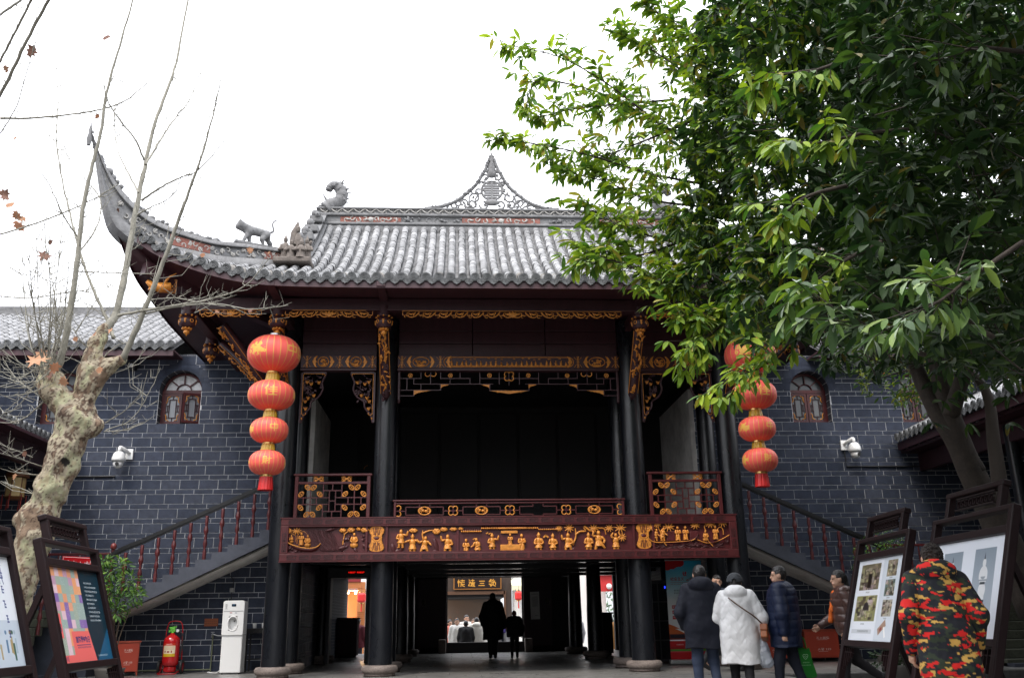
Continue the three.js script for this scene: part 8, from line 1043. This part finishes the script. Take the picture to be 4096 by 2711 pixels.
// ================= bare plane tree =================
{
  seed(900);
  const pt = thing('plane_tree', 'leaning bare plane tree with flaking cream and brown bark', 'tree'), Z0 = 7.0, ppm = CAM.f / 11.0;
  const q = (x, y, z = Z0) => { const p = atZ(x * K, y * K, z); return [p.x, p.y, p.z]; }, Rr = (w) => w * K / 2 / ppm;
  const seg = [[[-5, 1500], [38, 1345], 80, 72], [[38, 1345], [82, 1235], 72, 68], [[82, 1235], [118, 1130], 68, 66], [[118, 1130], [150, 1040], 66, 70], [[150, 1040], [175, 965], 70, 76], [[170, 970], [138, 930], 58, 46], [[138, 930], [120, 885], 46, 42], [[120, 885], [110, 840], 42, 40], [[182, 965], [203, 895], 62, 46], [[203, 895], [212, 835], 46, 38], [[212, 835], [226, 790], 36, 30], [[226, 790], [242, 757], 28, 24], [[213, 880], [245, 850], 38, 30], [[245, 850], [276, 834], 30, 28], [[205, 990], [226, 985], 48, 32], [[118, 905], [110, 888], 50, 50], [[212, 868], [218, 872], 62, 44], [[150, 1075], [156, 1080], 70, 50], [[62, 1195], [54, 1200], 58, 42]];
  const cs = seg.map(([a, b, wa, wb]) => cone(q(...a), q(...b), Rr(wa), Rr(wb))), base = union(cs, 0.09), hole = q(157, 1072, Z0 + 0.14);
  const f = (x, y, z) => { const d = base(x, y, z); if (d > 0.12 || d < -0.16) return d; return Math.max(d - 0.03 * noise(x * 6, y * 5, z * 6) - 0.018 * noise(x * 15, y * 9, z * 15) - 0.007 * Math.abs(noise(x * 34, y * 22, z * 34)), 0.055 - Math.hypot(x - hole[0], (y - hole[1]) * 0.8, z - hole[2] - 0.12)); };
  const bark = (x, y, z) => { const a = fbm(x * 7 + 0.5 * noise(y * 9, x * 9, 3), y * 2.6, z * 7), b = fbm(x * 17 + 9 + noise(y * 12, 4, x * 9), y * 6, z * 17), yb = q(0, 985)[1], up = 0.1 - 0.34 * Math.exp(-Math.pow((y - yb) / 0.38, 2)); if (Math.hypot(x - hole[0], y - hole[1], (z - hole[2] - 0.1) * 0.6) < 0.075) return [0.012, 0.009, 0.007]; const e = a + b * 0.9; if (e > 0.16 + up * 0.6 && e < 0.34 || Math.abs(b + 0.3) < 0.035) return [0.075, 0.045, 0.03]; if (e > 0.16 + up * 0.6) return [0.17, 0.115, 0.075]; if (b > 0.2 && a < 0.1) return [0.3, 0.26, 0.16]; if (a < -0.3) return [0.33, 0.32, 0.2]; const k = 0.85 + 0.3 * noise(x * 40, y * 30, z * 40); return [0.37 * k, 0.315 * k, 0.225 * k]; };
  const lo = q(-20, 1500), hi = q(330, 745); mesh('trunk', nets(f, [lo[0] - 0.4, -0.2, Z0 - 0.45], [hi[0] + 0.1, hi[1] + 0.1, Z0 + 0.45], 0.0185, bark), new THREE.MeshStandardMaterial({ vertexColors: true, roughness: 0.85, bumpMap: rep(T.fine, 3), bumpScale: 0.006 }), pt);
  const smoothBark = mat(0.3, 0.285, 0.235, 0.75, { map: rep(T.mottle, 1.5) }), tw = mb(), twigs = [];
  const limb = (pts, w0, w1, dz) => { // pixel path with depth drift
    const n = pts.length, P = pts.map(([x, y], i) => atZ(x, y, Z0 + dz * i / (n - 1))), sp = spline(P, n * 5), r0 = w0 * 0.72 / 2 / ppm, r1 = w1 * 0.8 / 2 / ppm;
    mb().put(loft(sp.map((p, i) => p.clone().add(V(rnd(-0.006, 0.006), 0, rnd(-0.006, 0.006)))), (t, i) => lerp(r0, r1, Math.pow(t, 0.8)) * (1 + 0.12 * (i % 5 === 0)), 8)).build('limb', smoothBark, pt); twigs.push([sp, r0, r1]); return sp;
  };
  const L = (s) => s.split(' ').map((t) => t.split(',').map(Number));
  limb(L('205,1520 240,1440 270,1300 293,1146 313,1002 330,830 367,664 402,526 428,357 479,178 530,0 560,-120'), 46, 7, 0.5);
  limb(L('412,1330 440,1290 459,1261 499,1089 528,917 557,767 580,658 620,486 678,332 704,245 750,0 775,-120'), 54, 8, -0.6);
  limb(L('488,1440 551,1300 631,1100 700,917 752,773 798,647 861,417 887,286'), 38, 4, 0.9);
  limb(L('452,1350 436,1300 373,1163 321,1020 287,888 252,744 224,572 230,400 222,220'), 22, 4, -0.9);
  limb(L('471,1261 631,1232 832,1198 976,1146 1079,1031'), 17, 3, 1.2); limb(L('551,1262 700,1228 860,1215 1000,1236 1154,1221'), 11, 3, 1.5); limb(L('604,1198 700,1192 800,1210 900,1226'), 8, 3, 1.0);
  limb(L('580,658 640,560 700,470 755,400 830,220'), 15, 4, -1.0); limb(L('575,640 540,560 470,470 425,390 400,250'), 13, 4, 0.6); limb(L('565,800 640,750 720,710 790,680 900,560'), 14, 4, 0.8); limb(L('545,860 610,825 690,780 730,695'), 9, 3, 0.9); limb(L('552,770 510,690 470,600 455,470 470,330'), 12, 3, -0.7);
  limb(L('312,1010 380,920 400,800 340,720 250,600 180,520'), 10, 3, -0.5); limb(L('318,960 250,860 190,730 120,640'), 10, 3, 0.7); limb(L('313,1085 420,1090 560,1094 640,1095'), 9, 3, 0.4);
  limb(L('0,472 115,472 258,460 402,437 499,403 590,330'), 15, 5, 0.2); limb(L('-40,945 0,937 172,882 316,822 402,779 476,733'), 12, 4, 0.3); limb(L('-40,1180 115,1192 316,1164 367,1172'), 8, 4, 0.2);
  limb(L('-60,480 0,378 51,275 117,138 194,0 240,-80'), 22, 15, 1.5); limb(L('-30,300 0,240 56,133 122,0 150,-60'), 15, 11, 1.5); limb(L('-30,80 0,57 80,0 110,-20'), 16, 12, 1.6); limb(L('-20,560 60,430 120,240 150,120'), 8, 3, 1.2);
  for (let k = 0; k < 26; k++) { // shoots springing from the pollarded heads
    const a = [[190, 1450], [185, 1545], [180, 1600], [245, 1440]][k % 4], t = rnd(-0.15, 1.0), ex = lerp(-120, 330, Math.pow(rnd(), 1.3)), ey = ex < 40 ? rnd(1180, 1700) : rnd(820, 1250), m = [(a[0] + ex) / 2 + rnd(-30, 30), (a[1] + ey) / 2 + rnd(0, 70)];
    limb([[a[0], a[1]], m, [ex, ey]], rnd(6, 10), 2.5, rnd(-0.8, 1.2));
  }
  for (const s of ['420,1720 520,1680 600,1560 640,1470', '415,1725 490,1720 560,1690', '420,1690 500,1640 570,1560', '300,1330 400,1180 460,1120', '430,1500 520,1465 580,1400', '130,1830 60,1800 -20,1770', '180,1870 60,1830 -10,1810', '200,2010 100,1960 0,1925', '150,1900 60,1890 -10,1870', '350,1470 300,1440 230,1420', '380,1420 320,1360 290,1310', '400,1440 470,1380 520,1370']) limb(L(s), 7, 2.5, rnd(-0.3, 0.9));
  for (const [sp, r0, r1] of twigs) { // side twigs
    const len = sp.reduce((s, p, i) => i ? s + p.distanceTo(sp[i - 1]) : 0, 0), n = Math.round(len * 7.5);
    for (let k = 0; k < n; k++) { const i = Math.floor(rnd(0.12, 1) * (sp.length - 2)), p = sp[i], d = sp[i + 1].clone().sub(p).normalize(), sd = V(rnd(-1, 1), rnd(-0.2, 0.6), rnd(-1, 1)).normalize(), l = rnd(0.08, 0.6) * (r0 > 0.03 ? 1.25 : 0.8), e1 = p.clone().addScaledVector(d.clone().multiplyScalar(0.35).add(sd).normalize(), l * 0.5), e2 = e1.clone().addScaledVector(d.clone().multiplyScalar(0.8).add(sd.multiplyScalar(0.5)).add(V(0, 0.35, 0)).normalize(), l * 0.55); tw.tube([p, e1, e2], [0.0052, 0.0038, 0.002], 4); if (rnd() < 0.5) { const g = e1.clone().lerp(e2, 0.3), h = g.clone().add(V(rnd(-0.12, 0.12), rnd(0, 0.16), rnd(-0.12, 0.12))); tw.tube([g, h], [0.003, 0.0016], 3); } }
  }
  stuff(tw.build('twigs', smoothBark, pt));
  const ls = new THREE.Shape(); [[0, -0.5], [0.12, -0.3], [0.42, -0.42], [0.36, -0.12], [0.5, 0.06], [0.26, 0.12], [0.28, 0.34], [0.1, 0.26], [0, 0.55], [-0.1, 0.26], [-0.28, 0.34], [-0.26, 0.12], [-0.5, 0.06], [-0.36, -0.12], [-0.42, -0.42], [-0.12, -0.3]].forEach(([a, b], i) => i ? ls.lineTo(a, b) : ls.moveTo(a, b));
  const lg = new THREE.ShapeGeometry(ls), lp = lg.attributes.position; for (let i = 0; i < lp.count; i++) lp.setZ(i, 0.18 * Math.sin(lp.getX(i) * 5) * Math.cos(lp.getY(i) * 4)); lg.computeVertexNormals(); const dry = [mat(0.24, 0.1, 0.045, 0.75), mat(0.34, 0.17, 0.09, 0.75), mat(0.12, 0.05, 0.03, 0.75)];
  for (const [x, y, s] of [[178, 1023, 56], [72, 905, 60], [63, 862, 46], [86, 874, 36], [36, 820, 46], [15, 775, 50], [20, 790, 44], [165, 955, 22], [198, 968, 26], [58, 552, 20], [126, 205, 60], [422, 150, 40], [388, 465, 28], [20, 275, 40], [150, 1440, 90], [165, 1420, 60], [215, 1470, 50], [200, 1500, 44], [250, 1525, 40], [285, 1600, 40], [470, 840, 20], [808, 1020, 24], [1000, 1000, 30], [868, 1246, 24], [897, 1252, 22], [1002, 1240, 30], [440, 1322, 34], [300, 1356, 26], [376, 1335, 24], [96, 1815, 26], [55, 1905, 24], [250, 1570, 36], [395, 1480, 30], [1075, 1010, 18]]) { const p = atZ(x, y, Z0 + rnd(-0.2, 0.8)), m = mesh('dry_leaf', lg, dry[Math.floor(rnd(3))], pt); m.position.copy(p); m.scale.setScalar(s / ppm); m.rotation.set(rnd(-0.6, 0.6), rnd(-0.7, 0.7), rnd(6)); }
}
// ================= leafy trees =================
const leafG = (fold, droop) => { // ovate leaf along +z, one unit long
  const p = [], idx = [], row = [[0, 0], [0.11, 0.25], [0.155, 0.52], [0.11, 0.8], [0, 1]]; for (const [w, t] of row) for (const s of w ? [-1, 0, 1] : [0]) p.push(s * w, (s ? fold * w : 0) - droop * t * t, t);
  idx.push(0, 2, 1, 0, 3, 2); for (const a of [1, 4]) idx.push(a, a + 1, a + 3, a + 1, a + 4, a + 3, a + 1, a + 2, a + 4, a + 2, a + 5, a + 4); idx.push(7, 8, 10, 8, 9, 10);
  const g = new THREE.BufferGeometry(); g.setAttribute('position', new THREE.Float32BufferAttribute(p, 3)); g.setIndex(idx); g.computeVertexNormals(); const uv = []; for (let i = 0; i < p.length; i += 3) uv.push(p[i], p[i + 2]); g.setAttribute('uv', new THREE.Float32BufferAttribute(uv, 2)); return g;
};
function foliage(parent, name, list, m, g) { const o = new THREE.InstancedMesh(g, m, list.length); o.name = name; list.forEach(([q, c], i) => { o.setMatrixAt(i, q); o.setColorAt(i, c); }); o.castShadow = o.receiveShadow = true; parent.add(o); return stuff(o); }
const leafM = phys(1, 1, 1, 0.92, { transmission: 0.42, thickness: 0, specularIntensity: 0.5, clearcoat: 0.3, clearcoatRoughness: 0.35 });
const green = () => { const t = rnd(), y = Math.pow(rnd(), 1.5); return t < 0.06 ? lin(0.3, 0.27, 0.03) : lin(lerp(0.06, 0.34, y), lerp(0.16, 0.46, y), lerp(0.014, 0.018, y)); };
const deep = () => { const y = Math.pow(rnd(), 3); return rnd() < 0.02 ? lin(0.16, 0.13, 0.02) : lin(lerp(0.012, 0.07, y), lerp(0.04, 0.14, y), lerp(0.007, 0.012, y)); };  // dark leaf tone, shade of the inner crown put into the colour
const aim = (p, d, s, roll) => { const z = d.clone().normalize(), x = V(0, 1, 0).cross(z).normalize(), y = z.clone().cross(x); return new THREE.Matrix4().makeBasis(x, y, z).multiply(new THREE.Matrix4().makeRotationZ(roll)).scale(V(s, s, s)).setPosition(p); };
{
  seed(1234);
  const tr = thing('leafy_tree', 'large leafy evergreen tree with broad green leaves overhanging the courtyard', 'tree'), bark = mat(0.05, 0.037, 0.028, 0.85, { map: rep(T.weather, 2), bumpMap: rep(T.fine, 3), bumpScale: 0.006 }), leaves = [], wood = mb();
  const P = (x, y, z) => atZ(x * K, y * K, z), line = (pts, n) => spline(pts.map(([x, y, z]) => P(x, y, z)), n);
  const trunk = (pts, w0, w1, name) => { const sp = line(pts, 30), r = (w) => w * K / 2 / (CAM.f / 13.4); mb().put(loft(sp.map((p, i) => p.clone().add(V(0.015 * noise(i * 0.4, 1, 2), 0, 0.015 * noise(3, i * 0.4, 1)))), (t) => lerp(r(w0), r(w1), t), 14)).build(name, bark, tr); return sp; };
  trunk([[2400, 1420, 5], [2330, 1260, 5], [2285, 1165, 5], [2230, 1050, 5], [2198, 960, 5], [2178, 880, 5], [2160, 800, 5.1], [2130, 690, 5.3], [2050, 500, 6], [1900, 350, 7]], 78, 14, 'trunk'); trunk([[2255, 1095, 5], [2215, 1025, 5], [2165, 945, 4.9], [2125, 860, 4.8], [2105, 780, 4.7], [2060, 640, 5], [1980, 450, 5.4]], 56, 14, 'trunk'); trunk([[2200, 960, 5.05], [2250, 800, 5.6], [2300, 560, 7], [2350, 300, 9]], 40, 12, 'limb');
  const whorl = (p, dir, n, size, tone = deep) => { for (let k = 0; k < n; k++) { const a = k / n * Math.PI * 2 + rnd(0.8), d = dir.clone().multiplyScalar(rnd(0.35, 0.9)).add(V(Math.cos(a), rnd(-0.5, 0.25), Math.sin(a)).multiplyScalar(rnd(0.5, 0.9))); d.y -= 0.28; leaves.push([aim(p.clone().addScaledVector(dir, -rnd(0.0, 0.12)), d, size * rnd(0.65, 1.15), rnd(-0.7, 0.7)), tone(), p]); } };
  const spray = (pts, n, size, dens, tone = green) => { // branch with leafy side twigs
    const sp = line(pts, n); wood.put(loft(sp, (t) => lerp(0.02, 0.004, t), 5));
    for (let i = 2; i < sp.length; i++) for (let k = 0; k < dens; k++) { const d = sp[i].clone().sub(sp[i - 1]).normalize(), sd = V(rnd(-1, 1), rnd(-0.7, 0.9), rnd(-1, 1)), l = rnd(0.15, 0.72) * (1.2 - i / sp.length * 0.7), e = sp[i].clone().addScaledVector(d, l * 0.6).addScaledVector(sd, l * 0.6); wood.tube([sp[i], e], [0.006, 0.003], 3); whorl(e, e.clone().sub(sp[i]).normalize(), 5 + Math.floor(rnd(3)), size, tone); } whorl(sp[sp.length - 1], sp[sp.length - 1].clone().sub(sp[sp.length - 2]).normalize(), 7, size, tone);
  };
  const S = [[[1640, 350, 6.5], [1520, 280, 6.8], [1400, 190, 7.0], [1290, 130, 7.2], [1175, 104, 7.3]], [[1650, 430, 6.6], [1500, 400, 7], [1350, 355, 7.2], [1250, 335, 7.3], [1150, 322, 7.4]], [[1600, 330, 6.6], [1480, 260, 6.5], [1360, 205, 6.4], [1240, 190, 6.3], [1215, 250, 6.3]], [[1640, 220, 6.8], [1560, 150, 6.7], [1490, 105, 6.6], [1440, 78, 6.6]], [[1660, 120, 7], [1570, 60, 7], [1490, 8, 7]], [[1640, 580, 7], [1520, 550, 7.2], [1420, 515, 7.3], [1345, 470, 7.3]], [[1650, 650, 7.4], [1520, 640, 7.6], [1430, 605, 7.7], [1345, 600, 7.8]], [[1640, 480, 6.9], [1500, 460, 7], [1400, 420, 7], [1320, 400, 7.1]], [[1760, 720, 8], [1680, 745, 8.2], [1620, 745, 8.3], [1590, 735, 8.3]], [[1800, 750, 8.4], [1750, 820, 8.6], [1715, 870, 8.7], [1690, 920, 8.8]], [[1780, 690, 8], [1700, 730, 8.2], [1640, 780, 8.3], [1615, 815, 8.3]], [[1850, 720, 9], [1820, 800, 9.2], [1760, 850, 9.3], [1700, 870, 9.4]], [[1640, 690, 7.6], [1580, 675, 7.7], [1540, 655, 7.8]], [[1620, 540, 7], [1480, 590, 7.2], [1420, 585, 7.3], [1350, 570, 7.4]], [[1560, 230, 6.4], [1450, 240, 6.4], [1340, 250, 6.4], [1250, 270, 6.4]], [[1600, 280, 6.3], [1480, 330, 6.3], [1390, 360, 6.3], [1270, 365, 6.3]]];
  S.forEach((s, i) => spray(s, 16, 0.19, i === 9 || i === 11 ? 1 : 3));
  // near drooping sprays with large leaves
  for (const s of [[[2140, 820, 12], [2060, 790, 12.2], [1985, 740, 12.3], [1900, 700, 12.4]], [[2369, 560, 12.8], [2250, 640, 12.8], [2170, 700, 12.8], [2090, 735, 12.8]], [[2100, 300, 12], [1990, 310, 12.2], [1900, 330, 12.3], [1830, 330, 12.3]], [[2369, 120, 12.5], [2260, 110, 12.6], [2160, 140, 12.7], [2060, 130, 12.7]], [[2040, 560, 12], [1960, 600, 12], [1900, 640, 12], [1850, 680, 12]], [[2300, 780, 12.6], [2240, 740, 12.6], [2200, 690, 12.6], [2210, 640, 12.6]], [[1980, 120, 11.6], [1900, 160, 11.7], [1820, 170, 11.7], [1750, 200, 11.7]], [[1960, 430, 11.8], [1880, 450, 11.8], [1830, 480, 11.8], [1800, 520, 11.8]]]) spray(s, 8, 0.19, 2, s[3][0] > 2000 ? deep : green);  // sprays far right take the dark tone as painted shade
  // dense crown volume
  const inside = (x, y, poly) => { let c = false; for (let i = 0, j = poly.length - 1; i < poly.length; j = i++) { const [a, b] = poly[i], [d, e] = poly[j]; if ((b > y) !== (e > y) && x < (d - a) * (y - b) / (e - b) + a) c = !c; } return c; };
  const crown = [[1640, -60], [1600, 110], [1640, 220], [1560, 300], [1620, 420], [1540, 500], [1590, 580], [1540, 640], [1640, 710], [1700, 780], [1770, 800], [1850, 780], [1990, 800], [2090, 760], [2200, 830], [2420, 880], [2460, -60]];
  for (let k = 0; k < 3300;) { const x = rnd(1500, 2460), y = rnd(-60, 900); if (!inside(x, y, crown)) continue; k++; const z = lerp(x < 1800 ? 5.5 : 5, x < 1700 ? 8.5 : x < 1950 ? 10.5 : 12.2, Math.pow(rnd(), 0.8)), p = P(x, y, z); whorl(p, V(rnd(-1, 0.4), rnd(-0.4, 0.5), rnd(-0.6, 0.9)).normalize(), 8, 0.2); if (x < 1850 && rnd() < 0.85) whorl(p, V(-1, rnd(-0.3, 0.6), rnd(-0.5, 0.5)).normalize(), 6, 0.18, green); if (k % 3 === 0) wood.tube([p, p.clone().add(V(rnd(0.05, 0.4), rnd(-0.35, 0.1), rnd(-0.4, 0.1)))], [0.003, 0.008], 3); }  // bright tone on the left side paints in the back light
  const fringe = [[1500, 50], [1450, 150], [1350, 200], [1290, 330], [1400, 380], [1350, 480], [1430, 560], [1540, 640], [1660, 600], [1660, 40]];
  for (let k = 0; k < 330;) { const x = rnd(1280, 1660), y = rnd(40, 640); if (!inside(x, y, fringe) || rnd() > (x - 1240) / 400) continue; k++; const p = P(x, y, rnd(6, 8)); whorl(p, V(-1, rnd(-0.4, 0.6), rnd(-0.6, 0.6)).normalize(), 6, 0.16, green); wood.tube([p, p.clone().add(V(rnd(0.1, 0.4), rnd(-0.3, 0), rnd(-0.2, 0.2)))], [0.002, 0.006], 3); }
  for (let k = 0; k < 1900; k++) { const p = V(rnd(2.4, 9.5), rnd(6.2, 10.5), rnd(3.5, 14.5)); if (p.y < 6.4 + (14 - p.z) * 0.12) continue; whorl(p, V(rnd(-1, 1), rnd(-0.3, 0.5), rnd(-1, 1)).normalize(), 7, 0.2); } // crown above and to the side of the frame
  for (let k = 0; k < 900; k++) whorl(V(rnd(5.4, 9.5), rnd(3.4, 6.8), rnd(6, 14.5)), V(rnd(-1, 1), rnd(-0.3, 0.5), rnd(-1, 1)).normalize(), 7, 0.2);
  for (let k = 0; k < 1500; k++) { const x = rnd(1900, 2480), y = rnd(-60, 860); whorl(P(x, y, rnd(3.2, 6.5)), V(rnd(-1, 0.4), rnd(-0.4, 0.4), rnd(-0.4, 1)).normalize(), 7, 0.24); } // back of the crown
  for (let k = 0; k < 4600; k++) { const z = rnd(8, 21), p = V(rnd(1.8, 10), rnd(4.6, 9.5), z); if (p.y < 1.5 + (18 - z) * 0.84) continue; whorl(p, V(rnd(-1, 1), rnd(-0.3, 0.5), rnd(-1, 1)).normalize(), 7, 0.3); } // unseen leaves added above the view to darken the right foreground
  const c = CAM.pos, g = [leafG(0.35, 0.18), leafG(0.2, 0.3)]; leaves.sort((a, b) => a[2].distanceTo(c) - b[2].distanceTo(c));
  const seen = leaves.filter(([, , p]) => { const d = p.clone().sub(c), zc = d.dot(FWD), u = 2048 + CAM.f * d.dot(RIGHT) / zc, v = 1355 - CAM.f * d.dot(UPV) / zc; return zc > 0 && u > 0 && u < 4096 && v > 0 && v < 2711; }).slice(0, 290), near = new Set(seen), tones = [lin(0.05, 0.13, 0.016), lin(0.1, 0.2, 0.02), lin(0.17, 0.27, 0.022), lin(0.035, 0.095, 0.016)].map((q) => phys(q.r, q.g, q.b, 0.92, { transmission: 0.45, thickness: 0, clearcoat: 0.35, clearcoatRoughness: 0.35 }));
  seen.forEach(([m], i) => mesh('leaf', g[i % 2], tones[i % 4], tr, m)); const rest = leaves.filter((l) => !near.has(l)); foliage(tr, 'crown', rest, leafM, g[0]);
  stuff(wood.build('branches', bark, tr));
}
function shrub(name, label, cat, stem, blobs, n, size, potted, col) { // small bush from leaf-filled lobes
  const s = thing(name, label, cat, stem[0], stem[1], stem[2]), list = [], w = mb(), bark = mat(0.07, 0.05, 0.035, 0.85);
  for (const [x, y, z, r] of blobs) { w.tube([V(0, 0.2, 0), V(x * 0.4, y * 0.6, z * 0.4), V(x, y, z)], [0.018, 0.012, 0.006], 5, 6); for (let k = 0; k < n; k++) { const d = V(rnd(-1, 1), rnd(-1, 1), rnd(-1, 1)).normalize(), p = V(x, y, z).addScaledVector(d, r * Math.pow(rnd(), 0.4)); const q = d.clone().add(V(rnd(-0.6, 0.6), rnd(-0.7, 0.2), rnd(-0.6, 0.6))); list.push([aim(p, q, size * rnd(0.6, 1.2), rnd(-1, 1)), col()]); } }
  w.build('stems', bark, s); foliage(s, 'foliage', list, leafM, leafG(0.3, 0.2)); if (potted) mb().lathe([[0, 0], [0.2, 0], [0.27, 0.3], [0.29, 0.34], [0.25, 0.34], [0.22, 0.28], [0, 0.28]], 18).build('pot', mat(0.12, 0.11, 0.1, 0.7), s);
}
{
  seed(77);
  const bright = () => { const y = rnd(); return lin(lerp(0.05, 0.2, y * y), lerp(0.14, 0.36, y * y), 0.03); }, q = (x, y, z) => atZ(x * K, y * K, z), c = q(272, 1370, -0.9);
  const rel = (x, y, r) => { const p = q(x, y, -0.9 + rnd(-0.2, 0.2)); return [p.x - c.x, p.y + 0.15, p.z + 0.9, r]; };
  shrub('leafy_shrub', 'bright green leafy shrub growing in front of the staircase foot', 'shrub', [c.x, -0.15, -0.9], [rel(255, 1325, 0.2), rel(280, 1310, 0.17), rel(300, 1350, 0.2), rel(270, 1360, 0.24), rel(285, 1390, 0.22), rel(262, 1415, 0.2), rel(315, 1378, 0.14), rel(245, 1380, 0.2), rel(240, 1300, 0.12)], 90, 0.12, true, bright);
  const c2 = q(2030, 1275, -0.9), rel2 = (x, y, r) => { const p = q(x, y, -0.9); return [p.x - c2.x, p.y + 0.15, 0, r]; };
  shrub('leafy_shrub', 'dark green shrub half hidden behind the excavation board', 'shrub', [c2.x, -0.15, -0.9], [rel2(2010, 1270, 0.25), rel2(2045, 1250, 0.25), rel2(2070, 1262, 0.25), rel2(1995, 1300, 0.22)], 110, 0.085, true, bright);
  const c3 = q(2080, 1520, 3.2); shrub('potted_plant', 'low dark potted plant below the excavation board', 'plant', [c3.x, -0.15, 3.2], [[0, 0.5, 0, 0.25], [0.3, 0.45, 0, 0.2], [-0.25, 0.42, 0.1, 0.2]], 90, 0.12, true, () => lin(0.02, 0.05, 0.012));
  // smaller tree behind the big one
  const t2 = thing('small_leafy_tree', 'smaller leafy tree with yellow green leaves beside the right gallery', 'tree'), list = [], bark = mat(0.045, 0.035, 0.028, 0.85), P = (x, y, z) => atZ(x * K, y * K, z), cs = spline([P(2335, 1300, 3.4), P(2318, 1150, 3.4), P(2300, 1020, 3.4), P(2280, 900, 3.4), P(2200, 820, 3.2)], 16);
  mb().put(loft(cs, (t) => lerp(0.16, 0.05, t), 12)).build('trunk', bark, t2); const br = mb();
  for (let k = 0; k < 260; k++) { const x = rnd(1985, 2240), y = 800 + rnd(180) * (x < 2150 ? 1 : 0.7), p = P(x, y, rnd(1.4, 3.6)); if (y > 900 + (x - 1985) * 0.35) continue; for (let j = 0; j < 7; j++) list.push([aim(p.clone().add(V(rnd(-0.1, 0.1), rnd(-0.1, 0.1), rnd(-0.1, 0.1))), V(rnd(-1, 0.5), rnd(-0.8, 0.4), rnd(-1, 1)), rnd(0.09, 0.15), rnd(-1, 1)), rnd() < 0.2 ? lin(0.25, 0.3, 0.02) : lin(0.06, 0.13, 0.015)]); if (k % 6 === 0) br.tube([cs[14].clone().lerp(cs[16], rnd()), p.clone().add(V(0.2, 0.1, 0)), p], [0.02, 0.01, 0.004], 4, 6); }
  stuff(br.build('branches', bark, t2)); foliage(t2, 'crown', list, leafM, leafG(0.3, 0.2));
}

for (const o of scene.children) if (o.isMesh) o.castShadow = o.receiveShadow = true;
renderer.render(scene, camera);
